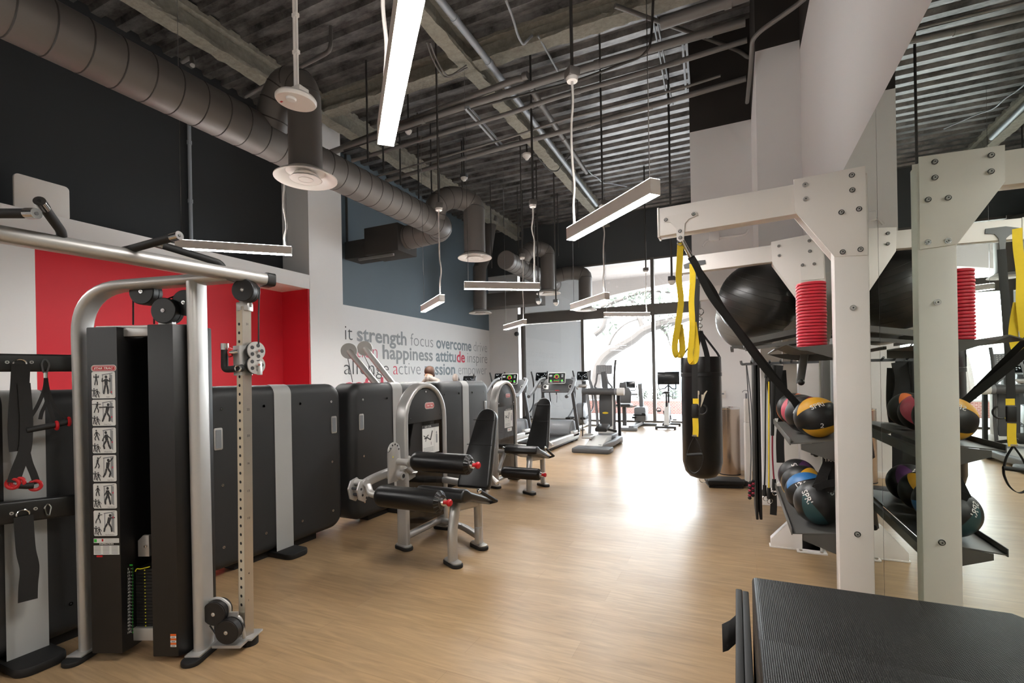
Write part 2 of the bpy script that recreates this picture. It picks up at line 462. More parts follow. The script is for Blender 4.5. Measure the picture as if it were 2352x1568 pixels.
# words on the left wall
def wall_word(body, u0, u1, zb, cap, ink, bold):
    y0 = at_x(u0, 860, XL).y; y1 = at_x(u1, 860, XL).y
    bb = MB(m=ink); F = basis((XL+0.004, y0, zb), (0, 1, 0), (0, 0, 1))
    text_into(bb, body, F, width=y1-y0, height=cap, m=ink, bold=bold)
    bb.build('wall_lettering', wl)
C1 = 0.36
for a in [('it', 794, 811, 2.51, C1, 'dark_ink', -0.012), ('strength', 821, 935, 2.51, C1, 'grey_ink', 0.022), ('focus', 944, 996, 2.51, C1, 'grey_ink', -0.012), ('overcome', 1003, 1083.6, 2.51, C1, 'slate_ink', 0.022), ('drive', 1088.7, 1119.5, 2.51, C1, 'light_ink', -0.012),
          ('ection', 787.5, 867.6, 2.10, C1, 'pink_ink', -0.012), ('happiness', 879.5, 994.6, 2.10, C1, 'grey_ink', 0.022), ('attitu', 1001.6, 1048, 2.10, C1, 'slate_ink', 0.022), ('de', 1049.5, 1068.3, 2.10, C1, 'red_ink', 0.022), ('inspire', 1074, 1119.5, 2.10, C1, 'grey_ink', -0.012),
          ('allenge', 790, 893, 1.68, C1, 'dark_ink', -0.012), ('a', 903, 914, 1.68, C1, 'red_ink', -0.012), ('ctive', 915.5, 966, 1.68, C1, 'grey_ink', -0.012), ('passion', 975.6, 1045.3, 1.68, C1, 'slate_ink', 0.022), ('empower', 1052.6, 1117.6, 1.68, C1, 'light_ink', -0.012),
          ('ceful', 787.5, 880, 1.24, C1, 'red_ink', 0.022), ('wellness', 788, 900, 0.85, C1, 'grey_ink', -0.012), ('respect', 788, 880, 0.46, C1, 'red_ink', 0.022)]:
    wall_word(*a)
# window wall
b = MB(m='white_wall')
b.bx((XL, YW, 0), (-7.24, YW+0.25, 5.36)); b.bx((XL, YW-0.02, 5.36), (0.9, YW+0.25, ZD+0.1), m='charcoal_wall')
b.bx((-0.9, YW, 0), (0.9, YW+0.25, 5.36)); struct(b, 'wall_back')
b = MB(m='frame_brown'); b.bx((-7.24, YW-0.06, 3.50), (-0.9, YW+0.12, 3.86))
struct(b, 'trim_transom')
b = MB(m='frame_brown')
for x in (-7.05, -4.79, -2.42, -0.96):
    b.bx((x-0.05, YW-0.09, 0), (x+0.05, YW+0.1, 5.36))
b.bx((-7.24, YW-0.05, 0), (-0.9, YW+0.1, 0.055)); b.bx((-7.24, YW-0.05, 5.30), (-0.9, YW+0.1, 5.36))
wf = struct(b, 'window_frame')
k = 1
for x0, x1 in ((-7.22, -7.10), (-7.0, -4.84), (-4.74, -2.47), (-2.37, -1.01)):
    for z0, z1 in ((0.055, 3.5), (3.86, 5.3)):
        b = MB(m='glass'); b.poly([(x0, YW, z0), (x1, YW, z0), (x1, YW, z1), (x0, YW, z1)]); struct(b, 'window_%d' % k); k += 1
for nm, z0, z1, lb in (('lower', 0.04, 3.48, 'white roller blind drawn down over the lower window beside the white wall'), ('upper', 3.88, 5.3, 'white roller blind covering the upper window above the dark transom')):
    r = thing('roller_blind', (-5.92, YW+0.12, z0), lb, 'blind')
    b = MB(m='blind'); b.bx((-7.02, YW+0.13, z0+0.03), (-4.82, YW+0.135, z1)); b.build('blind_cloth', r)
    b = MB(m='white_plastic'); b.bx((-7.02, YW+0.12, z0), (-4.82, YW+0.145, z0+0.03), bev=0.005); b.build('hem_bar', r)
# right side: mirror wall and stepped white walls
b = MB(m='white_wall'); b.bx((XM+0.012, YB, 0), (XM+0.25, 6.7, 5.3)); b.bx((XM+0.012, YB, 5.3), (XM+0.25, 6.7, ZD+0.1), m='brown_black'); struct(b, 'wall_right')
b = MB(m='white_wall')
b.bx((0.275, 6.62, 0), (1.0, 8.5, 5.42)); b.bx((0.275, 6.62, 5.42), (1.0, 8.5, ZD+0.1), m='brown_black'); struct(b, 'wall_column')
b = MB(m='white_wall')
b.bx((-0.62, 8.4, 0), (0.95, YW, 5.45)); b.bx((-0.62, 8.4, 5.45), (0.95, YW, ZD+0.1), m='brown_black'); struct(b, 'wall_side')
b = MB(m='white_wall'); b.bx((XL, YB-0.2, 0), (1.0, YB, 3.4)); b.bx((XL, YB-0.2, 3.4), (1.0, YB, ZD+0.1), m='black_wall'); struct(b, 'wall_front')
b = MB(m='white_plastic'); b.bx((-0.62, 8.385, 0), (0.275, 8.4, 0.09), bev=0.003); struct(b, 'baseboard_side')
b = MB(m='white_plastic'); b.bx((0.26, 6.605, 0), (0.275, 8.4, 0.1), bev=0.003); b.bx((0.26, 6.605, 0), (0.72, 6.62, 0.1)); struct(b, 'baseboard_column')
b = MB(m='white_plastic'); b.bx((XL, 8.02, 0), (XL+0.015, YW, 0.1), bev=0.003); struct(b, 'baseboard_left')
for lab, y0, y1 in (('tall wall mirror panel behind the ball shelves', 3.315, 6.6), ('tall wall mirror panel at the right edge beside the padded box', 1.2, 3.309), ('wall mirror panel nearest the doorway end of the wall', -3.5, 1.194)):
    r = thing('wall_mirror', (XM, (y0+y1)/2, 0.02), lab, 'mirror')
    b = MB(m='mirror'); b.poly([(XM, y0, 0.03), (XM, y1, 0.03), (XM, y1, 2.97), (XM, y0, 2.97)]); b.build('mirror_glass', r)
    b = MB(m='white_plastic'); b.bx((XM+0.002, y0, 0.03), (XM+0.011, y1, 2.97)); b.build('mirror_backing', r)
# small fittings on the walls
r = thing('light_switch', at_y(1660, 905, 8.4), 'white light switch on the white wall behind the punching bag', 'switch')
p = at_y(1660, 905, 8.4); b = MB(m='white_plastic'); b.bx((p.x-0.045, 8.388, p.z-0.06), (p.x+0.045, 8.4, p.z+0.06), bev=0.004); b.build('plate', r)
b = MB(m='grey_plastic'); b.bx((p.x-0.02, 8.383, p.z-0.005), (p.x+0.02, 8.39, p.z+0.02), bev=0.003); b.build('rocker', r)
p = at_y(1188, 767, 16.28); r = thing('security_camera', p, 'small dark dome camera high on the white wall by the window strip', 'camera')
b = MB(m='white_plastic'); b.cyl((p.x, 16.3, p.z), (p.x, 16.24, p.z), 0.09, 0.09); b.build('mount', r)
b = MB(m='dark_grey'); b.sph((p.x, 16.22, p.z), 0.085); b.build('dome', r)
# painted conduit with box on the white wall
r = thing('wall_conduit', at_y(1650, 545, 8.38), 'white painted conduit and junction box on the white wall above the rack arm', 'conduit')
pp = [at_y(u, v, 8.385) for u, v in ((1614, 566), (1622, 554), (1636, 548), (1650, 546), (1690, 541), (1712, 537), (1719, 527))]
b = MB(m='white_wall'); b.tube(spline(pp, 4), 0.02, n=8); b.build('conduit_tube', r)
p = at_y(1640, 543, 8.37); b = MB(m='white_wall'); b.box(p, (0.16, 0.06, 0.13), bev=0.008); b.build('junction_box', r)
# white panel standing on the ledge
a = at_x(30, 480, -7.85); c = at_x(158, 490, -7.85)
b = MB(m='white_plastic'); F = basis((-7.86, (a.y+c.y)/2, 3.65+0.22), (0, 1, 0), (0, 0, 1))
o = b.prism(rrect(abs(c.y-a.y), 0.44, 0.05), F, 0.04, bev=0.008).build('wall_speaker'); tag(o, 'white rounded speaker panel standing on the white ledge', 'speaker')
# ================================================================ CEILING SERVICES
def tagged(mb, name, label, cat, group=None):
    return tag(mb.build(name), label, cat, group)
def ibeam(p0, p1, w, h, name, label):     # p0,p1 at the bottom centre, long axis
    r = thing(name, p0, label, 'beam', 'fireproofed steel beams under the ceiling deck')
    a, c = V(p0), V(p1); side = (c-a).normalized().cross(V((0, 0, 1)))
    n = int((c-a).length/0.12)
    def rough(dw, z0, z1, nm):
        bb = MB(m='fireproof'); pts = []; rnd = random.Random(hash(nm+str(dw)) & 255 if False else int(dw*1000+z0*100))
        vs = []; fs = []
        for i in range(n+1):
            p = a+(c-a)*(i/n); j = lambda: rnd.uniform(-0.012, 0.012)
            prof = [(-dw/2, z0), (dw/2, z0), (dw/2, z1), (-dw/2, z1)]
            for (x, z) in prof: vs.append(p+side*(x+j())+V((0, 0, z+j())))
        for i in range(n):
            for k in range(4): fs.append((i*4+k, i*4+(k+1) % 4, (i+1)*4+(k+1) % 4, (i+1)*4+k))
        fs.append((0, 1, 2, 3)); fs.append((n*4+3, n*4+2, n*4+1, n*4))
        bb.raw(vs, fs, 'fireproof', False); bb.build(nm, r)
    rough(w, 0, 0.06, 'lower_flange'); rough(0.07, 0.06, h-0.05, 'web'); rough(w*1.1, h-0.05, h+0.05, 'upper_flange')
ibeam((-3.9, YB, 6.58), (-3.9, YW, 6.58), 0.24, 0.36, 'steel_beam', 'rough fireproofed ceiling beam running to the window beside two long pipes')
ibeam((-7.15, YB, 6.58), (-7.15, YW, 6.58), 0.26, 0.36, 'steel_beam', 'rough fireproofed ceiling beam high above the big round duct by the left wall')
ibeam((XL, 7.0, 6.62), (0.9, 7.0, 6.62), 0.26, 0.32, 'steel_beam', 'rough fireproofed cross beam spanning the ceiling from duct to white wall')
ibeam((0.35, 6.9, 6.6), (0.35, YW, 6.6), 0.24, 0.34, 'steel_beam', 'dark fireproofed beam at the right edge of the ceiling over the black bulkhead') if False else None
# pipes: (label, radius, material, [(u,v,z)...])
PIPES = [
 ('large grey pipe running along the fireproofed beam towards the window', 0.05, 'pipe_light', [(1000, -14, 6.42), (1014, 4, 6.42), (1100, 113, 6.42), (1370, 471, 6.42)]),
 ('grey pipe with a bend turning from crosswise to the window direction', 0.048, 'pipe', [(790, 336, 6.15), (918, 286, 6.15), (1163, 191, 6.15), (1203, 176, 6.15), (1226, 214, 6.15), (1282, 300, 6.15), (1347, 396, 6.15)]),
 ('long grey crosswise pipe in front of the bent pipe', 0.055, 'pipe', [(760, 350, 6.05), (937, 287, 6.05), (1320, 163, 6.05), (1567, 92, 6.05), (1712, 50, 6.05)]),
 ('thin twin conduit line crossing the ceiling below the long grey pipe', 0.018, 'dark_rod', [(790, 345, 6.0), (1071, 252, 6.0), (1320, 187, 6.0), (1470, 132, 6.0), (1492, 112, 6.0), (1498, 60, 6.3), (1500, 0, 6.6)]),
 ('crosswise pipe behind the hanging light canopy', 0.036, 'pipe', [(809, 369, 5.95), (1180, 257, 5.95), (1280, 223, 5.95), (1500, 160, 5.95), (1716, 92, 5.95)]),
 ('thin conduit line crossing the ceiling above the lowest pipe', 0.018, 'pipe', [(860, 407, 5.9), (1180, 313, 5.9), (1280, 279, 5.9), (1574, 200, 5.9), (1655, 174, 5.9)]),
 ('lowest crosswise sprinkler pipe from the round duct to the black bulkhead', 0.042, 'pipe', [(887, 415, 5.85), (1120, 348, 5.85), (1310, 297, 5.85), (1445, 259, 5.85), (1714, 180, 5.85)]),
 ('diagonal dark pipe near the black bulkhead at the top right', 0.03, 'pipe', [(1412, 13, 6.5), (1500, 45, 6.5), (1640, 94, 6.5), (1700, 118, 6.5), (1722, 135, 6.4)]),
 ('fat capped pipe at the top right of the ceiling', 0.07, 'pipe', [(1518, 55, 5.8), (1600, 27, 5.8), (1720, -14, 5.8)]),
 ('slim pipe sloping up the black bulkhead face', 0.025, 'pipe', [(1716, 235, 5.2), (1724, 160, 5.2), (1728, 92, 5.2), (1745, 72, 5.2), (1830, 12, 5.2), (1850, -5, 5.2)]),
 ('curved cable conduit dangling from the cross beam near the top', 0.018, 'pipe_light', [(1162, 0, 6.6), (1178, 40, 6.5), (1190, 84, 6.4), (1202, 104, 6.35), (1212, 92, 6.4), (1222, 82, 6.55)]),
 ('slanted thin conduit between the cross beam and the long pipe', 0.016, 'pipe_light', [(1236, 82, 6.65), (1284, 168, 6.5)]),
 ('first of the curved cables swagged left of the bent pipe', 0.014, 'pipe', [(980, 98, 6.6), (990, 128, 6.5), (1006, 160, 6.4), (1020, 177, 6.4), (1034, 176, 6.4), (1072, 150, 6.5)]),
 ('second of the curved cables swagged left of the bent pipe', 0.014, 'pipe', [(988, 98, 6.6), (1000, 132, 6.5), (1016, 163, 6.4), (1028, 175, 6.4), (1040, 172, 6.4), (1074, 156, 6.5)]),
 ('looped black cable under the fireproofed beam by the white sensor', 0.014, 'dark_rod', [(1220, 357, 6.5), (1232, 358, 6.45), (1250, 380, 6.4), (1266, 393, 6.4), (1280, 393, 6.4), (1292, 378, 6.4), (1310, 355, 6.45)]),
 ('crooked cable beside the capped pipe end over the hanging light', 0.012, 'pipe_light', [(1350, 390, 6.3), (1358, 400, 6.3), (1374, 408, 6.3), (1382, 420, 6.3), (1400, 420, 6.4), (1440, 428, 6.5)]),
 ('slim pipe hanging under the ceiling beside the white disc sensor pole', 0.028, 'pipe', [(564, 222, 6.1), (620, 190, 6.1), (745, 125, 6.1), (757, 116, 6.1), (760, 100, 6.2), (760, 62, 6.5)]),
 ('small pipe with elbow behind the big round duct', 0.03, 'pipe', [(418, 142, 6.0), (434, 132, 6.0), (441, 132, 6.0), (442, 150, 5.8)]),
 ('first of two parallel conduits running to the window left of the twin strut', 0.014, 'pipe_light', [(1490, 0, 6.75), (1504, 66, 6.75), (1516, 130, 6.75), (1528, 205, 6.75), (1538, 240, 6.75)]),
 ('second of two parallel conduits running to the window by the twin strut', 0.014, 'pipe_light', [(1500, 0, 6.75), (1513, 66, 6.75), (1525, 130, 6.75), (1538, 205, 6.75), (1545, 240, 6.75)]),
]
for lab, r_, m_, pts in PIPES:
    b = MB(m=m_); P = [at_z(u, v, z) for u, v, z in pts]
    b.tube(fillet(P, 0.22, 5) if len(P) > 2 else P, r_, n=12)
    for i in range(1, len(P)-1):
        if r_ > 0.03: d = (P[i+1]-P[i]).normalized(); b.cyl(P[i]+d*0.3, P[i]+d*0.38, r_*1.18, n=12)
    tagged(b, 'ceiling_pipe', lab, 'pipe')
# struts
b = MB(m='pipe_light'); p, q = at_z(1072, 246, 6.0), at_z(1153, 338, 5.93)
b.rod(p, q, 0.09, 0.05); b.rod(p+V((0.02, 0, -0.03)), q+V((0.02, 0, -0.03)), 0.03, 0.02, m='dark_rod'); tagged(b, 'strut_channel', 'pale steel strut channel slung diagonally under the ceiling pipes', 'strut')
for du, lab in ((0, 'left one of the twin strut bars by the black bulkhead'), (9, 'right one of the twin strut bars by the black bulkhead')):
    b = MB(m='pipe_light'); b.rod(at_z(1567+du, 92, 6.2), at_z(1576+du, 214, 6.2), 0.03, 0.03); tagged(b, 'strut_channel', lab, 'strut')
# ---------------------------------------------------------------- round ducts
DX, DZ, DR = -5.62, 4.76, 0.26
def ringed(bb, pts, r, step=0.27, first=0.2):
    bb.tube(pts, r, n=28, m='duct')
    acc = 0.0; nxt = first
    for i in range(len(pts)-1):
        a, c = V(pts[i]), V(pts[i+1]); L = (c-a).length
        while nxt <= acc+L and L > 1e-6:
            t = (nxt-acc)/L; q = a+(c-a)*t; d = (c-a).normalized()
            bb.tube([q-d*0.008, q, q+d*0.008], n=28, rr=[r, r*1.022, r], m='duct_seam', cap=False); nxt += step
        acc += L
def diffuser(bb, x, y, z, r):
    M = Matrix.Translation((x, y, z))
    bb.lathe([(r*0.42, 0.10), (r*0.62, 0.09), (r*0.93, 0.02), (r*1.0, 0.0), (r*1.0, -0.012), (r*0.9, 0.0), (r*0.66, 0.055), (r*0.62, 0.075)], M, 36, 'white_plastic')
    bb.lathe([(r*0.52, -0.02), (r*0.40, 0.03), (r*0.36, 0.05), (r*0.37, 0.028), (r*0.50, -0.025), (r*0.52, -0.02)], M, 36, 'white_plastic')
    bb.lathe([(0.001, 0.02), (r*0.2, 0.01), (r*0.24, -0.02), (r*0.24, -0.026), (r*0.18, -0.005), (0.001, 0.0)], M, 30, 'white_plastic')
    bb.lathe([(0.001, 0.085), (r*0.62, 0.085)], M, 30, 'black_plastic')
D1 = thing('air_duct', (DX, 2.2, DZ), 'big grey spiral air duct running along the left wall over the machines', 'duct')
b = MB(); pts = [V((DX, YB+0.05+i*0.33, DZ)) for i in range(40) if YB+0.05+i*0.33 < 8.2]+[V((DX, 8.35, DZ))]
el = [V((DX-0.42*(1-math.cos(t)), 8.55+0.42*math.sin(t), DZ)) for t in [PI/2*i/5 for i in range(6)]]
ringed(b, pts+el+[V((-6.75, 8.97, DZ-0.04))], DR); b.build('duct_run', D1)
b = MB(m='brown_black'); b.bx((-7.62, 8.62, 4.37), (-6.68, 9.32, 4.98), bev=0.01); b.bx((-8.28, 8.7, 4.37), (-7.62, 9.25, 4.78), bev=0.01)
b.rod((-7.9, 8.75, 4.33), (-6.9, 8.75, 4.33), 0.05, 0.05, m='pipe'); b.build('plenum_box', D1)
D2 = thing('air_duct', (DX, 13.7, DZ), 'far round spiral duct with a capped end near the arched window', 'duct')
b = MB(); ringed(b, [V((DX, 11.9, DZ-0.03)), V((DX, 13.5, DZ-0.03)), V((DX, 15.75, DZ-0.05))], DR*0.98, step=0.28)
b.lathe([(0.001, 0), (DR*0.97, 0), (DR, 0.02)], Matrix.Translation((DX, 11.89, DZ-0.03)) @ Matrix.Rotation(-PI/2, 4, 'X'), 28, 'duct'); b.build('duct_run', D2)
b = MB(m='duct'); b.bx((-8.42, 15.1, 4.02), (-5.95, 15.75, 4.5), bev=0.01); o = tagged(b, 'air_duct', 'flat rectangular grey duct under the ceiling in the far left corner', 'duct')
def drop(root, x, y, ztop, zbot, r, rd, start):
    bb = MB(); st = V(start)
    path = [st, st+V((0.12, 0.0, (ztop-st.z)*0.55)), V(((st.x+x)/2+0.0, (st.y+y)/2, ztop)), V((x-0.05, y, ztop-0.06)), V((x, y, ztop-0.36)), V((x, y, zbot+0.1))]
    path = spline(path[:5], 5)[:-1]+[path[4], path[5]]
    bb.tube(path, r, n=26, m='duct')
    L = [V((x, y, z)) for z in (ztop-0.40, zbot+0.5, zbot+0.25)]
    for i in range(2, len(path)-2, 3):
        d = (path[i+1]-path[i]).normalized(); bb.tube([path[i]-d*0.008, path[i], path[i]+d*0.008], n=26, rr=[r, r*1.025, r], m='duct_seam', cap=False)
    bb.build('branch_duct', root)
    bb = MB(); diffuser(bb, x, y, zbot, rd); bb.build('round_diffuser', root)
drop(D1, -5.0, 4.59, 5.38, 4.14, 0.205, 0.385, (-5.52, 4.50, 4.86))
drop(D1, -5.0, 9.05, 5.30, 4.09, 0.225, 0.36, (-5.55, 8.35, 4.85))
drop(D2, -5.0, 13.5, 5.3, 4.01, 0.22, 0.36, (-5.58, 12.9, 4.85))
drop(D2, -4.45, 15.5, 4.95, 3.72, 0.22, 0.36, (-5.5, 15.2, 4.72))
D3 = thing('air_duct', (-7.3, 13.5, 4.2), 'vertical duct drop with white round diffuser by the far left corner', 'duct')
b = MB(m='duct'); b.tube([(-7.3, 13.5, 3.7), (-7.3, 13.5, 5.0), (-7.3, 13.9, 5.5), (-7.3, 14.4, ZD)], 0.21, n=22); b.build('branch_duct', D3)
b = MB(); diffuser(b, -7.3, 13.5, 3.6, 0.36); b.build('round_diffuser', D3)
# ---------------------------------------------------------------- hanger rods
RODS = [(373, -60, 112, 2.9), (560, 180, 290, None), (880, 240, 400, 8.0)]
RL = []
for i, (u, vt, vb, y) in enumerate([(845, 258, 372, 6.5), (881, 290, 395, 7.0), (920, 245, 425, 7.6), (962, 250, 456, 8.2), (992, 255, 482, 8.7), (1004, 190, 300, 8.9), (1010, 180, 470, 9.0), (1062, 162, 440, 9.6)]):
    p = at_y(u, vb, y); RL.append((p, 0.016, 'dark_rod', 'dark hanger rod above the big round duct, %s' % ['nearest the first diffuser', 'second beyond the first diffuser', 'third beyond the first diffuser', 'fourth beyond the first diffuser', 'beside the bend of the duct', 'short one by the strut', 'pale one left of the duct bend', 'tall one over the second diffuser'][i]))
for i, (u, vb, y) in enumerate([(1130, 640, 12.0), (1158, 545, 12.3), (1192, 650, 12.6), (1202, 590, 12.9), (1228, 615, 13.2), (1283, 610, 13.6), (1329, 590, 14.4), (1277, 665, 13.2)]):
    p = at_y(u, vb, y)+V((0, 0, 0.3)); RL.append((p, 0.014, 'dark_rod', 'thin hanger rod over the far ducts, %s' % ['leftmost behind the long light', 'second from the left', 'third from the left', 'fourth from the left', 'fifth by the far elbow', 'right of the far elbow', 'rightmost above the last diffuser', 'in front of the far elbow'][i]))
for p, r_, m_, lab in RL:
    b = MB(m=m_); b.cyl((p.x, p.y, p.z), (p.x, p.y, ZD+0.02), r_, n=8); tagged(b, 'hanger_rod', lab, 'rod', 'ceiling hanger rods')
b = MB(m='pipe_light'); p = at_x(438, 500, XL+0.05); b.cyl((p.x, p.y, 3.6), (p.x, p.y, 6.6), 0.03, n=10)
for z in (3.75, 4.6, 5.6): b.cyl((p.x, p.y, z), (p.x, p.y, z+0.06), 0.04, n=10)
tagged(b, 'conduit', 'vertical grey conduit on the black wall behind the hanging light', 'conduit')
b = MB(m='dark_rod'); p = at_x(798, 600, XL+0.05); b.cyl((p.x, p.y, 4.6), (p.x, p.y, ZD), 0.03, n=10); tagged(b, 'conduit', 'dark vertical conduit on the slate wall right beside the white pillar', 'conduit')
# hanging devices
def hang_sensor(u, v, y, lab, rod=0.018, w=0.12):
    p = at_y(u, v, y); r = thing('ceiling_sensor', p, lab, 'sensor')
    b = MB(m='dark_rod'); b.cyl((p.x, p.y, p.z+0.05), (p.x, p.y, ZD+0.02), rod, n=8); b.build('stem', r)
    b = MB(m='dark_grey'); b.box((p.x, p.y, p.z+0.04), (w, w, 0.08), bev=0.01); b.build('box', r)
    b = MB(m='white_plastic'); b.lathe([(w*0.55, 0.0), (w*0.5, -0.03), (w*0.25, -0.07), (0.001, -0.08)], Matrix.Translation(p), 16); b.build('lens', r)
hang_sensor(1543, 645, 9.0, 'sensor on a long dark stem left of the white rack arm')
hang_sensor(1237, 692, 11.4, 'sensor on a stem beneath the far round duct, left one')
hang_sensor(1277, 695, 11.5, 'sensor on a stem beneath the far round duct, right one')
hang_sensor(1066, 408, 9.5, 'small white sensor box on a stem above the second duct elbow', w=0.14)
hang_sensor(938, 300, 7.5, 'grey sensor box on a stem beside the first long light', w=0.12)
p = at_z(1210, 360, 6.5); r = thing('smoke_detector', p, 'white cone shaped detector under the metal ceiling deck', 'detector')
b = MB(m='white_plastic'); b.lathe([(0.10, 0.06), (0.10, 0.02), (0.05, -0.04), (0.03, -0.07), (0.001, -0.075)], Matrix.Translation(p), 20); b.build('housing', r)
b = MB(m='dark_rod'); b.cyl(p+V((0, 0, 0.05)), (p.x, p.y, ZD+0.02), 0.02, n=8); b.build('stem', r)
# big disc detector on a white pole, near
p = at_d(680, 231, 3.55); r = thing('wireless_sensor', p, 'white disc on a white pole hanging near the first duct elbow', 'sensor')
M = Matrix.Translation(p) @ Matrix.Rotation(math.radians(4), 4, 'Y')
b = MB(m='white_plastic'); b.lathe([(0.001, 0.03), (0.13, 0.028), (0.142, 0.012), (0.142, -0.004), (0.135, -0.014), (0.001, -0.018)], M, 40); b.build('disc', r)
b = MB(m='white_wall'); b.lathe([(0.036, -0.017), (0.036, -0.024), (0.03, -0.032), (0.001, -0.036)], M @ Matrix.Translation((0.02, -0.06, 0)), 20); b.build('lens', r)
b = MB(m='red_plastic'); b.box(M @ V((-0.09, -0.05, -0.0165)), (0.02, 0.012, 0.003)); b.build('red_mark', r)
b = MB(m='white_plastic'); b.box(p+V((0.03, 0.0, 0.055)), (0.11, 0.09, 0.05), bev=0.008); b.build('mount_box', r)
b = MB(m='white_plastic'); b.cyl(p+V((0.0, 0, 0.07)), (p.x, p.y, ZD), 0.014, n=10); b.cyl(p+V((0.022, 0, 0.07)), (p.x+0.022, p.y, ZD), 0.008, n=8)
for z in (0.35, 0.62, 0.9): b.box(p+V((0.01, 0, z)), (0.05, 0.03, 0.03), bev=0.004)
b.build('pole', r)
# ---------------------------------------------------------------- pendant lights
def pendant(p, ang, z, lab, cord_end=0, canopy=4.3, length=1.22, first=True):
    """p = one bottom end (x,y); runs along ang"""
    dx, dy = math.cos(ang), math.sin(ang)
    M = TR(p[0], p[1], z, ang)
    r = thing('pendant_light', M, lab, 'light', 'white linear pendant lights')
    W, Hh, L = 0.088, 0.108, length
    b = MB(M, 'white_plastic')
    pr = [(W/2, 0), (W/2, Hh), (W/2-0.006, Hh), (W/2-0.006, 0.012), (-W/2+0.006, 0.012), (-W/2+0.006, Hh), (-W/2, Hh), (-W/2, 0)]
    b.prism(pr, basis((0, 0, 0), (0, 1, 0), (0, 0, 1)), L)
    b.bx((-0.004, -W/2, -0.004), (0.0, W/2, Hh)); b.bx((L, -W/2, -0.004), (L+0.004, W/2, Hh)); b.build('housing', r)
    b = MB(M, 'lamp_glow'); b.bx((0.003, -W/2+0.004, -0.004), (L-0.003, W/2-0.004, -0.0005)); b.build('lower_diffuser', r)
    b = MB(M, 'lamp_top'); b.bx((0.0, -W/2+0.001, Hh+0.0005), (L, W/2-0.001, Hh+0.003)); b.build('upper_diffuser', r)
    zc = canopy-z
    for k, x in enumerate((0.06, L-0.06)):
        wx = (M @ V((x, 0, 0))); zt_ = ZD-z if abs(wx.x-DX) > 0.30 else DZ-DR-0.002-z
        b = MB(M, 'chrome'); b.cyl((x, 0, Hh-0.01), (x, 0, zt_), 0.0035, n=6); b.cyl((x, 0, Hh-0.01), (x, 0, Hh+0.03), 0.008, n=8); b.build('suspension_cable', r)
    x = 0.08 if cord_end == 0 else L-0.08
    rnd = random.Random(int(abs(p[0]*1000)))
    pts = [(x, 0, Hh-0.01)]
    for i in range(1, 7): pts.append((x+rnd.uniform(-0.02, 0.02), rnd.uniform(-0.015, 0.015), Hh+(zc-Hh)*i/7))
    pts.append((x, 0, zc))
    b = MB(M, 'white_plastic'); b.tube(spline(pts, 4), 0.011, n=8); b.build('power_cord', r)
    b = MB(M, 'white_plastic'); b.lathe([(0.05, 0.0), (0.055, 0.02), (0.055, 0.035), (0.001, 0.035)], Matrix.Translation((x, 0, zc)), 20)
    b.box((x, 0, zc+0.075), (0.11, 0.11, 0.08), m='pipe', bev=0.004); b.build('canopy', r)
    wx = M @ V((x, 0, 0))
    if abs(wx.x-DX) > 0.30: b = MB(M, 'dark_rod'); b.cyl((x, 0, zc+0.11), (x, 0, ZD+0.02-z), 0.016, n=8); b.build('stem', r)
A45, B45 = math.radians(42), math.radians(-45)
def pend_px(u, v, z, ang, lab, ce, canopy=4.3, off=0.0, length=1.22):
    p = at_z(u, v, z); pendant((p.x-math.sin(ang)*off, p.y+math.cos(ang)*off), ang, z, lab, ce, canopy, length)
pend_px(886, 332, 2.8, math.radians(-46), 'nearest hanging linear light, cut by the top of the picture', 0, 4.3)
pend_px(1311, 551, 2.81, math.radians(-42.5), 'hanging linear light left of the white rack arm', 0, 4.27)
pend_px(1067, 663, 2.95, math.radians(35), 'long hanging light in front of the second duct elbow', 1, 4.3)
pend_px(405, 570, 3.3, math.radians(43), 'hanging light in front of the black wall above the cable machine', 1, 4.38, 0.0, 1.39)
pend_px(972, 716, 2.74, math.radians(-41), 'hanging light in front of the slate wall above the lettering', 1, 4.2)
pend_px(1315, 712, 2.73, math.radians(-46), 'hanging light just left of the far window diffuser', 1, 4.2)
pend_px(1388, 727, 3.05, math.radians(33), 'farthest hanging light before the arched window', 1, 4.2)
pend_px(1160, 757, 2.72, math.radians(-43), 'small looking hanging light before the far white wall by the blind', 1, 4.2)
# unseen extra pendants, added to brighten the near area and left wall
for (x, y, a, lab) in ((-1.6, -1.4, -45, 'added fill light, unseen, hanging straight behind the viewer'), (-5.3, 0.9, -45, 'added fill light, unseen, hanging beside the near white wall, left of the view'), (-4.6, -2.2, -45, 'added fill light, unseen, hanging in the rear left corner')):
    pendant((x, y), math.radians(a), 2.85, lab, 0, 4.3)
# ================================================================ OUTSIDE THE WINDOW
b = MB(m='patio'); b.bx((-30, YW+0.25, -0.12), (25, 60, -0.02)); o = struct(b, 'patio_ground')
YA = 19.4
# arcade ceiling and arched wall
b = MB(m='arcade'); b.bx((-12, YW+0.25, 5.42), (6, YA+0.3, 5.55)); struct(b, 'arcade_ceiling')
cx = at_y(1640, 600, YA).x
tl = at_y(1391, 682, YA); tp = at_y(1570, 645, YA)
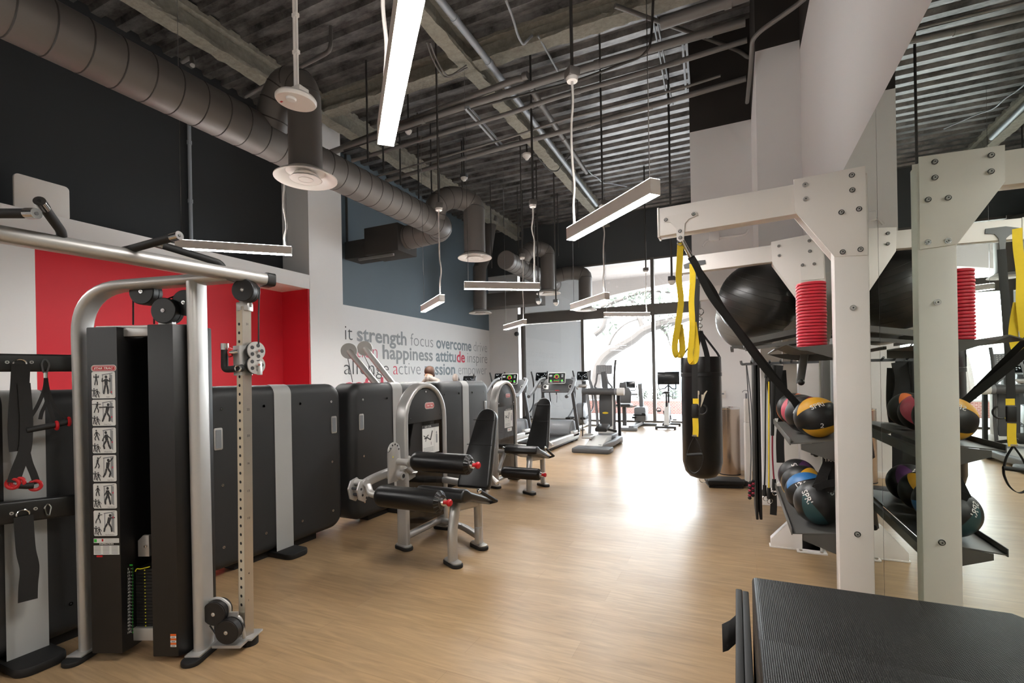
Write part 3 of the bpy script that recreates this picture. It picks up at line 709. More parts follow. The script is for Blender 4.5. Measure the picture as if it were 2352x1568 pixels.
# circle through left point with its crown at cx
pl = at_y(1393, 681, YA); pm = at_y(1493, 653, YA)
zc_ = at_y(1600, 642, YA).z
hw = cx-pl.x; sag = zc_-pl.z; R_ = (hw*hw+sag*sag)/(2*sag); cz = zc_-R_
arch = []
a_max = math.asin(min(1, 5.3/R_)) if R_ > 5.3 else PI/2
for i in range(25):
    t = -a_max+2*a_max*i/24; arch.append((cx+R_*math.sin(t), cz+R_*math.cos(t)))
b = MB(m='arcade')
F = basis((0, YA+0.4, 0), (1, 0, 0), (0, 0, 1))
pts = [(-12, 0), (-12, 5.5), (6, 5.5), (6, 0), (arch[-1][0], 0)]+arch[::-1]+[(arch[0][0], 0)]
lo = [V((p[0], YA, p[1])) for p in pts]
for i in range(24):   # panels above the arch
    x0, z0 = arch[i]; x1, z1 = arch[i+1]
    b.raw([(x0, YA, z0), (x1, YA, z1), (x1, YA, 5.5), (x0, YA, 5.5), (x0, YA+0.4, z0), (x1, YA+0.4, z1), (x1, YA+0.4, 5.5), (x0, YA+0.4, 5.5)],
          [(0, 1, 2, 3), (4, 7, 6, 5), (0, 4, 5, 1)], None, False)
b.bx((-12, YA, 0), (arch[0][0], YA+0.4, 5.5)); b.bx((arch[-1][0], YA, 0), (6, YA+0.4, 5.5)); struct(b, 'arcade_wall')
# planter
r = thing('planter', (-2.0, 20.2, -0.02), 'low red brick planter wall outside the arched window', 'planter')
b = MB(m='brick'); b.bx((-8, 20.3, -0.02), (6, 20.55, 0.5)); b.build('brick_wall', r)
b = MB(m='patio'); b.bx((-8.02, 20.27, 0.5), (6.02, 20.58, 0.56), bev=0.01); b.build('coping', r)
rnd = random.Random(3)
def leafball(bb, c, rad, n, s, m='leaf'):
    for i in range(n):
        d = V((rnd.gauss(0, 1), rnd.gauss(0, 1), rnd.gauss(0, 1))).normalized()*rad*rnd.uniform(0.4, 1)
        p = V(c)+d; a = V((rnd.uniform(-1, 1), rnd.uniform(-1, 1), rnd.uniform(-1, 1))).normalized(); q = a.orthogonal().normalized(); w = s*rnd.uniform(0.6, 1.3)
        bb.raw([p-a*w, p+q*w*0.45, p+a*w, p-q*w*0.45], [(0, 1, 2, 3)], m, False)
for i, (u, lab) in enumerate(((1475, 'first leafy shrub in the brick planter, nearest the recumbent bike'), (1510, 'second leafy shrub in the brick planter behind the window post'), (1545, 'third leafy shrub in the brick planter beside the spin bike'))):
    p = at_y(u, 905, 21.1); b = MB(m='leaf'); leafball(b, (p.x, p.y, 0.72), 0.27, 110, 0.07); b.cyl((p.x, p.y, 0), (p.x, p.y, 0.8), 0.03, m='bark', n=6); tagged(b, 'shrub', lab, 'shrub')
# oak
YT = 26.0
def tp_(u, v, y=YT): return at_y(u, v, y)
r = thing('oak_tree', tp_(1362, 960)*1.0, 'large oak with a long bent trunk seen through the arched window', 'tree')
b = MB(m='bark')
def limb(pts, r0, r1):
    P = spline([tp_(*p) if len(p) == 2 else tp_(p[0], p[1], p[2]) for p in pts], 5)
    b.tube(P, r0, n=10, rr=[r0+(r1-r0)*i/(len(P)-1) for i in range(len(P))])
limb([(1362, 965), (1366, 900), (1372, 848), (1388, 818), (1420, 796), (1452, 778), (1478, 758), (1510, 746), (1560, 734), (1620, 715)], 0.42, 0.2)
limb([(1452, 778), (1475, 762), (1470, 735), (1458, 715), (1452, 690)], 0.18, 0.08)
limb([(1366, 768, 24), (1384, 752, 24), (1392, 725, 24), (1405, 700, 24)], 0.16, 0.1)
limb([(1510, 746), (1530, 765), (1540, 795)], 0.1, 0.03)
limb([(1380, 705), (1420, 690), (1470, 672), (1500, 668), (1540, 672)], 0.12, 0.05)
limb([(1388, 818), (1410, 770), (1440, 742), (1480, 730)], 0.07, 0.03)
b.build('trunk', r)
b = MB(m='leaf')
for (u, v, rad, n) in ((1390, 700, 0.9, 60), (1430, 690, 1.0, 80), (1470, 672, 1.0, 80), (1500, 668, 0.9, 60), (1535, 680, 0.8, 40), (1460, 690, 0.7, 50), (1395, 752, 0.6, 40), (1530, 730, 0.8, 60), (1545, 760, 0.7, 40), (1560, 715, 0.9, 50), (1512, 722, 0.6, 40)):
    leafball(b, tp_(u, v), rad, n, 0.16)
b.build('foliage', r)
# lamp post
p = at_y(1529, 880, 30); r = thing('lamp_post', (p.x, p.y, -0.02), 'slim lamp post outside behind the spin bike screen', 'lamp')
b = MB(m='pipe_light'); b.cyl((p.x, p.y, -0.02), (p.x, p.y, 3.0), 0.09, 0.05, n=10); b.build('pole', r)
b = MB(m='grey_plastic'); b.lathe([(0.08, 0), (0.25, 0.05), (0.3, 0.12), (0.1, 0.22), (0.001, 0.24)], Matrix.Translation((p.x, p.y, 3.0)), 14); b.build('lamp_head', r)
p = at_y(1552, 858, 36); r = thing('kiosk', (p.x, 36, -0.02), 'small grey blue building outside, left of the punching bag', 'building')
b = MB(m='slate_wall'); b.bx((p.x-0.7, 36, -0.02), (p.x+1.6, 38, 1.9)); b.build('walls', r); b = MB(m='grey_plastic'); b.bx((p.x-0.85, 35.8, 1.9), (p.x+1.8, 38.2, 2.05)); b.build('roof', r)
# ================================================================ WHITE TRAINING RACK (right)
rack = thing('training_rack', (0.55, 3.9, 0), 'white steel training rack with overhead arms and ball shelves by the mirror', 'rack')
def rpost(y0, name='post', x0=0.478, x1=0.632):
    b = MB(m='white_metal'); b.bx((x0, y0, 0.0), (x1, y0+0.09, 2.53), bev=0.008); b.build(name, rack)
def bolt(bb, p, n, r=0.014, m='chrome'):
    p = V(p); n = V(n).normalized(); bb.cyl(p, p+n*0.007, r*1.5, n=14, m=m); bb.cyl(p+n*0.006, p+n*0.013, r, n=10, m='silver'); bb.cyl(p+n*0.0125, p+n*0.0135, r*0.45, n=6, m='dark_ink')
def arm(y, zt, zb, xe, plate, bolts, ztr):
    b = MB(m='white_metal')
    zr = zt+0.02
    F = basis((0, y+0.09, 0), (1, 0, 0), (0, 0, 1))
    b.prism([(xe, zb), (0.62, zb+0.03), (0.62, zr), (xe, zt)], F, 0.09, bev=0.006); b.build('overhead_arm', rack)
    b = MB(m='white_metal')
    F = basis((0, y, 0), (1, 0, 0), (0, 0, 1))
    b.prism(plate, F, 0.008, bev=0.002); b.prism(plate, basis((0, y+0.098, 0), (1, 0, 0), (0, 0, 1)), 0.008, bev=0.002); gp = b.build('gusset_plate', rack)
    for (u, v) in bolts:
        p = at_y(u, v, y-0.008); bb = MB(m='silver'); bolt(bb, p, (0, -1, 0), 0.009); bb.build('bolt', gp)
Y1, Y2 = 3.04, 4.75
Y3 = 6.25
rpost(Y1); rpost(Y2); rpost(Y3)
g = [at_y(u, v, Y1) for u, v in ((1822.7, 413), (1987, 381.5), (1992, 586), (1916, 590), (1825, 486))]
arm(Y1, 2.515, 2.345, -0.405, [(p.x, p.z) for p in g][::-1], [(1849, 425), (1956, 403), (1850.5, 457.5), (1957, 437), (1972.5, 480.5), (1932, 488), (1935, 579), (1976, 573)], 2.55)
g = [at_y(u, v, Y2) for u, v in ((1771, 556), (1890, 532), (1899, 690), (1838, 692), (1774, 606))]
arm(Y2, 2.60, 2.45, -0.44, [(p.x, p.z) for p in g][::-1], [(1789, 565), (1859, 553), (1790, 587), (1860, 577), (1843.5, 609), (1870, 606)], 2.66)
arm(Y3, 2.56, 2.40, -0.42, [(0.30, 2.42), (0.30, 2.60), (0.62, 2.60), (0.62, 2.12), (0.48, 2.12)][::-1], [], 2.6)
# end caps
for y, z0, z1, x in ((Y1, 2.345, 2.515, -0.405), (Y2, 2.45, 2.60, -0.44), (Y3, 2.40, 2.56, -0.42)):
    b = MB(m='white_plastic'); b.bx((x-0.012, y-0.003, z0-0.006), (x, y+0.093, z1+0.003), bev=0.003); b.build('end_cap', rack)
# bracket of the near arm (white) and far arm (grey)
p0 = at_y(1562, 540, Y1-0.004)
b = MB(m='white_metal'); F = basis((0, Y1-0.002, 0), (1, 0, 0), (0, 0, 1))
pl_ = [(1526, 452), (1600, 434), (1603, 446), (1581, 508), (1570, 515), (1571, 552), (1562, 556), (1555, 552), (1554, 536), (1527, 512)]
pl_ = [(1525, 512), (1528, 500), (1599, 487), (1602, 497), (1582, 505), (1573, 516), (1571, 553), (1562, 558), (1555, 553), (1553, 527), (1540, 513)]
pp = [at_y(u, v-2, Y1-0.002) for u, v in pl_]
b.prism([(q.x, q.z) for q in pp][::-1], F, 0.006); b.build('hook_bracket', rack)
for u, v in ((1529.5, 505), (1593, 492), (1562, 531), (1562.5, 546)):
    bb = MB(); bolt(bb, at_y(u, v, Y1-0.008), (0, -1, 0), 0.007); bb.build('bolt', rack)
b = MB(m='dark_grey'); F = basis((0, Y2-0.002, 0), (1, 0, 0), (0, 0, 1))
pp = [at_y(u, v, Y2-0.002) for u, v in ((1570, 608), (1590, 600), (1620, 597), (1621, 606), (1607, 610), (1601, 620), (1600, 643), (1592, 643), (1590, 622), (1583, 616), (1572, 617))]
b.prism([(q.x, q.z) for q in pp][::-1], F, 0.006); b.build('hook_bracket', rack)
b = MB(m='white_metal'); pp = [at_y(u, v, Y2-0.01) for u, v in ((1838, 608), (1874, 600), (1890, 585), (1893, 640), (1840, 645))]
b.prism([(q.x, q.z) for q in pp][::-1], basis((0, Y2-0.01, 0), (1, 0, 0), (0, 0, 1)), 0.007)
for u, v in ((1843, 609), (1870, 606)): bolt(b, at_y(u, v, Y2-0.018), (0, -1, 0), 0.008)
b.build('splice_plate', rack)
# bolts on near post
for u, v in ((1959, 707), (1969, 1226)):
    bb = MB(); bolt(bb, at_y(u, v, Y1-0.001), (0, -1, 0), 0.01); bb.build('bolt', rack)
# foot of the far post
b = MB(m='white_metal')
F = basis((0, Y2+0.08, 0), (1, 0, 0), (0, 0, 1))
b.prism([(0.25, 0.012), (0.25, 0.075), (0.42, 0.27), (0.62, 0.27), (0.62, 0.012)], F, 0.08, bev=0.006)
b.bx((0.44, Y2-0.06, 0.0), (0.66, Y2+0.15, 0.014), bev=0.003)
b.bx((0.24, Y2-0.005, 0.0), (0.44, Y2+0.085, 0.014), bev=0.003)
for x in (0.47, 0.62): b.cyl((x, Y2-0.04, 0.012), (x, Y2-0.04, 0.024), 0.014, n=8, m='chrome')
for x in (0.5, 0.58): bolt(b, (x, Y2-0.001, 0.16), (0, -1, 0), 0.014)
b.build('foot', rack)
b = MB(m='white_metal'); F = basis((0, Y3+0.08, 0), (1, 0, 0), (0, 0, 1)); b.prism([(0.24, 0.0), (0.24, 0.07), (0.42, 0.27), (0.62, 0.27), (0.62, 0.0)], F, 0.08, bev=0.006); b.build('foot', rack)
b = MB(m='white_metal'); F = basis((0, Y1+0.08, 0), (1, 0, 0), (0, 0, 1)); b.prism([(0.33, 0.0), (0.33, 0.07), (0.45, 0.25), (0.62, 0.25), (0.62, 0.0)], F, 0.07, bev=0.006); b.build('foot', rack)
# dark uprights between the posts
for y in (4.05, 4.5):
    b = MB(m='tray_metal'); b.bx((0.62, y, 0.45), (0.67, y+0.11, 1.75), bev=0.004)
    b.build('upright', rack)
for z_ in (1.15, 0.66): b = MB(m='tray_metal'); b.bx((0.602, Y1+0.09, z_-0.09), (0.63, Y2, z_-0.04)); b.build('cross_rail', rack)
# shelves
def shelf(zf, x0, y0, y1, nm='shelf'):
    b = MB(m='tray_metal')
    # slightly tilted tray with turned up front lip
    b.raw([(x0, y0, zf), (0.60, y0, zf+0.03), (0.60, y1, zf+0.03), (x0, y1, zf), (x0, y0, zf-0.006), (0.60, y0, zf+0.024), (0.60, y1, zf+0.024), (x0, y1, zf-0.006)],
          [(0, 1, 2, 3), (7, 6, 5, 4), (0, 4, 5, 1), (3, 2, 6, 7), (1, 5, 6, 2), (0, 3, 7, 4)], None, False)
    b.bx((x0-0.006, y0, zf-0.012), (x0, y1, zf+0.028), bev=0.002)
    for y in (y0, y1-0.008):
        b.prism([(x0+0.05, zf-0.004), (0.60, zf+0.026), (0.60, zf-0.10), (0.50, zf-0.10), (x0+0.05, zf-0.035)], basis((0, y+0.008, 0), (1, 0, 0), (0, 0, 1)), 0.008)
    b.build(nm, rack)
    for y in (y0+0.005, y1-0.05):
        bb = MB(m='tray_metal'); bb.rod((0.575, y, zf+0.02), (0.545, y, zf-0.25), 0.045, 0.035, up=(0, 1, 0), bev=0.012); bb.build('shelf_bracket', rack)
        bb = MB(m='black_plastic'); bb.sph((0.555, y-0.03, zf-0.24), 0.02); bb.build('knob', rack)
ZM, ZL = 1.108, 0.60
shelf(ZM, 0.275, 3.15, 4.5); shelf(ZL, 0.275, 3.15, 4.42)
# upper curved tray (near)
b = MB(m='tray_metal'); ux0 = 0.20; zt_ = 1.635
prof = [(ux0, zt_+0.01), (ux0+0.06, zt_+0.035), (ux0+0.13, zt_+0.0), (ux0+0.2, zt_-0.008), (0.6, zt_+0.005)]
vs = []; fs = []
for (x, z) in prof: vs += [(x, 3.13, z), (x, 3.75, z), (x, 3.13, z-0.006), (x, 3.75, z-0.006)]
for i in range(4):
    a = i*4; c_ = a+4; fs += [(a, c_, c_+1, a+1), (a+2, a+3, c_+3, c_+2), (a, a+2, c_+2, c_), (a+1, c_+1, c_+3, a+3)]
fs += [(0, 1, 3, 2), (16, 18, 19, 17)]
b.raw(vs, fs, None, False)
b.prism([(0.30, zt_+0.012), (0.60, zt_+0.03), (0.60, zt_-0.06), (0.50, zt_-0.06)], basis((0, 3.134, 0), (1, 0, 0), (0, 0, 1)), 0.008)
b.prism([(ux0, zt_-0.0), (ux0+0.08, zt_-0.03), (0.42, zt_-0.055), (0.6, zt_-0.05), (0.6, zt_)], basis((0, 3.75, 0), (1, 0, 0), (0, 0, 1)), 0.006)
b.build('curved_tray', rack)
for (y, x) in ((3.16, 0.575), (3.6, 0.40)):
    bb = MB(m='tray_metal'); bb.rod((x, y, zt_-0.01), (x-0.03, y, zt_-0.2), 0.045, 0.035, up=(0, 1, 0), bev=0.012); bb.build('shelf_bracket', rack)
    bb = MB(m='black_plastic'); bb.sph((x-0.025, y-0.03, zt_-0.19), 0.02); bb.build('knob', rack)
# ball tray (far, upper)
b = MB(m='tray_metal')
p, q, w = at_y(1690, 790, 4.86), at_y(1686, 803, 4.86), at_y(1822, 756, 4.86)
b.rod((0.08, 4.95, 1.80), (0.62, 4.95, 1.90), 0.03, 0.05); b.rod((0.08, 5.5, 1.80), (0.62, 5.5, 1.90), 0.03, 0.05); b.rod((0.09, 4.93, 1.79), (0.09, 5.52, 1.79), 0.04, 0.06); b.rod((0.60, 4.8, 1.88), (0.60, 5.52, 1.88), 0.04, 0.06)
b.rod((0.08, 4.95, 1.73), (0.6, 4.95, 1.80), 0.02, 0.03); b.rod((0.60, 4.86, 1.0), (0.60, 4.86, 1.9), 0.05, 0.05); b.build('ball_cradle', rack)
b = MB(m='tray_metal'); b.rod((-0.035, 5.56, 1.78), (-0.035, 6.2, 1.78), 0.03, 0.03); b.rod((0.20, 5.56, 1.725), (0.20, 6.2, 1.725), 0.03, 0.03); b.rod((-0.035, 5.56, 1.79), (0.6, 5.56, 1.79), 0.03, 0.03); b.rod((0.6, 5.5, 1.8), (0.6, 5.6, 1.85), 0.03, 0.03); b.build('ball_cradle', rack)
# accessory hooks bar (far side)
b = MB(m='dark_grey'); zz = at_y(1750, 834, 4.68).z
a0, a1 = at_y(1712, 836, 4.68), at_y(1822, 832, 4.68); b.rod(a0, (0.62, 4.68, a1.z), 0.012, 0.022); b.tube(fillet([a0+V((0.0, 0, 0)), a0+V((-0.03, 0, -0.002)), a0+V((-0.035, 0, 0.03))], 0.01), 0.01, n=8)
for x in (0.12, 0.2, 0.26, 0.34, 0.42): b.cyl((x, 4.685, a1.z+0.0), (x, 4.62, a1.z+0.02), 0.008, n=8)
b.build('hook_bar', rack)
# ---------------------------------------------------------------- yoga balls
def yoga(c, r, m, lab):
    o = thing('exercise_ball', c, lab, 'ball')
    b = MB(m=m); b.sph(c, r, n=48, k=32); ax = V((0.35, -0.25, 0.9)).normalized()
    for t in (-0.55, -0.4, -0.25, -0.1, 0.05, 0.2, 0.35, 0.5, 0.62):
        rr_ = r*math.sqrt(1-t*t); x = ax.orthogonal().normalized(); b.torus(V(c)+ax*(r*t), rr_*1.0005, 0.0022, x, ax.cross(x), n=64, k=6)
    b.build('ball_skin', o)
    b = MB(m='white_plastic'); b.cyl(V(c)+V((0.3, 0.6, 0.74)).normalized()*r*0.995, V(c)+V((0.3, 0.6, 0.74)).normalized()*r*1.004, 0.012); b.build('valve', o)
yoga((0.205, 5.22, 2.215), 0.358, 'yoga_black', 'big black exercise ball on the rack beneath the far overhead arm')
yoga((0.15, 5.94, 2.12), 0.352, 'yoga_grey', 'grey exercise ball mostly hidden behind the big black one')
# ---------------------------------------------------------------- red discs
zz = zt_+0.0
for k, n in ((0, 21),):
    base = V((0.405, 3.32, 1.642))
    proto = None
    for i in range(n):
        lab = ('lowest red stacking disc, resting on the curved tray of the rack' if i == 0 else 'topmost red stacking disc on the rack tray' if i == n-1 else 'red stacking disc on the rack tray, number %d counted from the bottom of its stack' % (i+1))
        M = Matrix.Translation(base+V((random.uniform(-.001, .001), random.uniform(-.001, .001), i*0.0183)))
        if proto is None:
            proto = thing('stacking_disc', M, lab, 'disc', 'red discs stacked on the rack tray')
            b = MB(M, 'red_disc'); pr = rrect(0.148, 0.2, 0.07, 6)
            b.prism(pr, Matrix.Translation((0, 0, 0.0005)), 0.0165, bev=0.005, seg=2); b.build('disc_body', proto)
        else: dup(proto, M, lab)
# ---------------------------------------------------------------- medicine balls
def med_ball(c, r, band, axis, lab, text=None, tdir=None, tup=None, tsize=0.04, phase=0.0, lobes=3, m='ball_black', wid=0.45):
    o = thing('medicine_ball', c, lab, 'ball', 'medicine balls on the rack shelves')
    ax = V(axis).normalized(); cd = (O-V(c)).normalized(); x = (cd-ax*cd.dot(ax)).normalized(); y = ax.cross(x)
    M = Matrix(((x.x, y.x, ax.x, c[0]), (x.y, y.y, ax.y, c[1]), (x.z, y.z, ax.z, c[2]), (0, 0, 0, 1)))
    b = MB(m=m); b.sph(c, r, n=48, k=28); b.build('ball_skin', o)
    # coloured lune panels, standing a hair proud of the rubber
    for L in range(lobes):
        b = MB(m=band); ph0 = phase+2*PI*L/lobes; N = 20; K = 8; vs = []
        for i in range(N+1):
            th = math.radians(22)+math.radians(136)*i/N; w = wid*math.sin(PI*i/N)**0.6+0.0005
            for j in range(K+1):
                ph = ph0+w*(2*j/K-1); q = V((math.sin(th)*math.cos(ph), math.sin(th)*math.sin(ph), math.cos(th)))*(r*1.004); vs.append(M @ q)
        fs = [(i*(K+1)+j, i*(K+1)+j+1, (i+1)*(K+1)+j+1, (i+1)*(K+1)+j) for i in range(N) for j in range(K)]
        b.raw(vs, fs, band); b.build('colour_panel', o)
    for (tx, td, tu, ts, tm) in (text or []):
        d = V(td).normalized(); xx = (V(tu)-d*V(tu).dot(d)).normalized(); yy = d.cross(xx)
        b = MB(m=tm)
        def fn(p, d=d, xx=xx, yy=yy): return V(c)+(d+xx*(p.x/r)+yy*(p.y/r)).normalized()*(r*1.009)
        text_into(b, tx, None, height=ts, m=tm, bold=0.01, fn=fn, center=True); b.build('lettering', o)
    return o
rb = 0.118
def bz(zs, x, r): return zs+0.03*(x-0.275)/0.325+r*1.016
x = 0.42
tocam = lambda c: (O-V(c)).normalized()
c = (0.425, 3.345, bz(ZM, x, rb)); t = tocam(c)
med_ball(c, rb, 'ball_yellow', (0.90, 0.35, 0.28), 'black and yellow medicine ball at the near end of the middle shelf', [('SPRI', t+V((0.05, 0, 0.75)), (0.9, 0.2, 0.3), 0.03, 'white_plastic'), ('2', t+V((0.25, 0, -0.42)), (1, 0.3, 0.1), 0.028, 'white_plastic')], phase=math.radians(-58), lobes=3)
c = (0.40, 3.60, bz(ZM, .4, rb)); med_ball(c, rb, 'ball_maroon', (0.2, 0.3, 0.9), 'dark maroon medicine ball second from the near end of the middle shelf', [('F', tocam(c)+V((-0.5, 0, 0.1)), (0.4, 0.1, 0.9), 0.04, 'white_plastic')], phase=0.2)
c = (0.40, 3.88, bz(ZM, .4, rb)); med_ball(c, rb, 'ball_red', (0.1, 0.5, 0.85), 'faded red medicine ball third from the near end of the middle shelf', phase=0.9)
c = (0.39, 4.16, bz(ZM, .4, rb)); med_ball(c, rb, 'ball_orange', (0.2, 0.4, 0.85), 'black and orange medicine ball at the far end of the middle shelf', [('SPRI', tocam(c)+V((-0.4, 0, 0.1)), (0.5, 0, 0.8), 0.03, 'white_plastic')], phase=0.2)
rl = 0.127
c = (0.425, 3.34, bz(ZL, .42, rl)); t = tocam(c)
med_ball(c, rl, 'ball_teal', (0.55, 0.25, -0.75), 'black and dark teal medicine ball at the near end of the bottom shelf', [('SPRI', t+V((-0.55, 0, 0.28)), (0.62, 0.3, -0.75), 0.034, 'white_plastic'), ('10', t+V((0.62, 0.2, 0.5)), (0.5, 0.1, -0.8), 0.026, 'silver_band')], phase=math.radians(32), lobes=3, wid=0.34)
c = (0.40, 3.60, bz(ZL, .4, rl)); t = tocam(c)
med_ball(c, rl, 'ball_blue', (0.9, 0.38, 0.18), 'black and blue medicine ball second from the near end of the bottom shelf', [('12', t+V((-0.45, 0, 0.45)), (0.9, 0.2, 0.35), 0.03, 'white_plastic'), ('5.4kg', t+V((-0.12, 0, 0.62)), (0.9, 0.2, 0.3), 0.016, 'white_plastic')], phase=math.radians(48), lobes=3, wid=0.62)
c = (0.40, 3.87, bz(ZL, .4, rl)); med_ball(c, rl, 'ball_yellow', (0.5, 0.5, 0.7), 'black and yellow medicine ball third from the near end of the bottom shelf', phase=2.2)
c = (0.40, 4.15, bz(ZL, .4, rl)); med_ball(c, rl, 'ball_purple', (0.25, 0.4, 0.88), 'black and purple medicine ball at the far end of the bottom shelf', [('SPRI', tocam(c)+V((0.0, 0, 0.6)), (0.35, 0.2, -0.75), 0.036, 'white_plastic')], phase=0.35)
# ---------------------------------------------------------------- punching bag
Yb = Y3+0.045; bc = V((at_y(1609, 800, Yb).x, Yb, 0))
ZB, ZTP = 0.262, 1.72
bag = thing('punching_bag', (bc.x, bc.y, ZB), 'black vinyl punching bag hanging from the farthest rack arm', 'punching bag')
rB = 0.228
b = MB(m='black_vinyl'); Hh = ZTP-ZB
b.lathe([(0.001, ZB), (0.08, ZB+0.002), (0.15, ZB+0.025), (0.20, ZB+0.085), (rB, ZB+0.2), (rB*1.005, ZB+0.75), (rB, ZTP-0.30), (rB*0.985, ZTP-0.22), (rB*1.01, ZTP-0.17), (rB, ZTP-0.04), (rB*0.96, ZTP), (rB*0.93, ZTP), (rB*0.9, ZTP-0.04), (0.001, ZTP-0.05)], Matrix.Translation((bc.x, bc.y, 0)), 40); b.build('bag_body', bag)
b = MB(m='black_plastic'); b.lathe([(rB*1.004, ZTP-0.232), (rB*1.018, ZTP-0.23), (rB*1.018, ZTP-0.19), (rB*1.0, ZTP-0.185)], Matrix.Translation((bc.x, bc.y, 0)), 40); b.build('top_seam', bag)
top = V((bc.x, bc.y, 2.04))
for i in range(4):
    a = PI/4+i*PI/2-0.4; e = V((bc.x+rB*1.0*math.cos(a), bc.y+rB*1.0*math.sin(a), ZTP-0.18)); md = V((bc.x+rB*0.86*math.cos(a), bc.y+rB*0.86*math.sin(a), ZTP+0.05))
    b = MB(m='webbing'); tang = (-math.sin(a), math.cos(a), 0); b.tube([e, e+V((0, 0, 0.17)), md+V((0, 0, 0.0)), top], prof=[(0.03, 0.003), (-0.03, 0.003), (-0.03, -0.003), (0.03, -0.003)], up=tang); b.build('bag_strap', bag)
b = MB(m='chrome')
z = 2.03
for i in range(5):
    b.torus((bc.x, bc.y, z+0.028), 0.024, 0.0055, (0, 0, 1), (1, 0, 0) if i % 2 else (0, 1, 0), n=14, k=6); z += 0.042
b.torus((bc.x, bc.y, z+0.03), 0.042, 0.007, (0, 0, 1), (1, 0, 0), n=18, k=6); b.cyl((bc.x, bc.y, z+0.06), (bc.x, bc.y, 2.395), 0.014, n=8); b.build('chain', bag)
b = MB(m='chrome'); b.torus((bc.x, bc.y, ZB-0.02), 0.04, 0.004, (1, 0, 0), (0, 0, 1), n=16, k=6); b.build('bottom_ring', bag)
b = MB(m='cream'); 
def onbag(u, v):
    p = at_d(u, v, 4.2); d = ray(u, v); # intersect cylinder
    ox, oy = O.x-bc.x, O.y-bc.y; A_ = d.x**2+d.y**2; B_ = 2*(ox*d.x+oy*d.y); C_ = ox*ox+oy*oy-(rB*1.012)**2
    D_ = max(0, B_*B_-4*A_*C_); return O+d*((-B_-math.sqrt(D_))/(2*A_))
T_ = [(1602, 897), (1625, 897), (1623, 902), (1616, 906), (1616, 922), (1609, 934), (1608, 922), (1608, 903), (1602, 903)]
# T emblem: crossbar and stem as thin curved strips
b.raw([onbag(u, v) for u, v in ((1602, 897), (1625, 897), (1620, 906), (1602, 906))], [(0, 1, 2, 3)], None, False)
b.raw([onbag(u, v) for u, v in ((1611, 906), (1620, 906), (1615, 922), (1609, 936), (1611, 920))], [(0, 1, 2, 3, 4)], None, False)
b.raw([onbag(u, v) for u, v in ((1602, 906), (1605, 906), (1605, 932), (1602, 934))], [(0, 1, 2, 3)], None, False)
b.build('emblem', bag)
# ---------------------------------------------------------------- straps
def strap(bb, pts, w=0.038, th=0.004, up=(0, 1, 0), m=None, n=5):
    bb.tube(spline(pts, n) if n else [V(p) for p in pts], prof=[(w/2, th/2), (-w/2, th/2), (-w/2, -th/2), (w/2, -th/2)], up=up, m=m, smooth=False)
# trainer 1: yellow loops + black strap to the shelf
t1 = thing('suspension_strap', at_y(1570, 548, Y1), 'black suspension strap pulled from the near rack arm down behind the yellow medicine ball', 'strap')
b = MB(m='chrome'); p = at_y(1570, 560, Y1+0.03); q = at_y(1587, 590, Y1+0.05)
b.cyl(at_y(1565, 548, Y1+0.02), q, 0.012, 0.014); b.torus(at_y(1563, 556, Y1+0.02), 0.018, 0.003, (1, 0, 0), (0, 0, 1), n=16, k=6); b.build('carabiner', t1)
b = MB(m='webbing'); E1 = V((0.40, 3.5, 1.28)); S1 = V(q)
m1 = at_y(1640, 690, 3.14); m2 = at_y(1690, 755, 3.22); m3 = at_y(1760, 850, 3.36); m4 = at_y(1838, 935, 3.47)
strap(b, [S1, at_y(1600, 612, 3.09), at_y(1616, 648, 3.11), m1, m2, m3, m4], 0.04, up=(0.75, 0.2, 0.6)); b.build('webbing', t1)
b = MB(m='webbing'); strap(b, [at_y(1600, 612, 3.10), at_y(1636, 662, 3.16), at_y(1664, 712, 3.24), at_y(1720, 785, 3.34), at_y(1800, 890, 3.44), at_y(1830, 935, 3.5)], 0.03, up=(0.75, 0.5, 0.5)); b.build('webbing', t1)
b = MB(m='grey_ink'); b.box(at_y(1607, 655, 3.098), (0.006, 0.003, 0.002)); b.build('stitching', t1)
for k_, (lab, P, w) in enumerate((('long yellow strap loop hanging from the near arm bracket', [(1563, 558, Y1+0.03), (1561, 600, Y1+0.03), (1559, 640, Y1+0.03), (1564, 690, Y1+0.04), (1558, 740, Y1+0.03), (1550, 790, Y1+0.03), (1552, 812, Y1+0.03), (1560, 818, Y1+0.05), (1567, 805, Y1+0.06), (1566, 780, Y1+0.06), (1561, 745, Y1+0.04)], 0.036),
                           ('yellow strap loop hanging right of the long one', [(1590, 606, Y2-0.20), (1591, 640, Y2-0.21), (1588, 690, Y2-0.21), (1590, 740, Y2-0.21), (1588, 780, Y2-0.21), (1585, 815, Y2-0.21), (1588, 831, Y2-0.21), (1597, 826, Y2-0.19), (1600, 800, Y2-0.18), (1597, 770, Y2-0.18), (1593, 740, Y2-0.20)], 0.05))):
    o = MB(m='yellow_web'); strap(o, [at_y(*p) for p in P], w, 0.004, up=(0.92, 0.39, 0)); tagged(o, 'strap_loop', lab, 'strap')
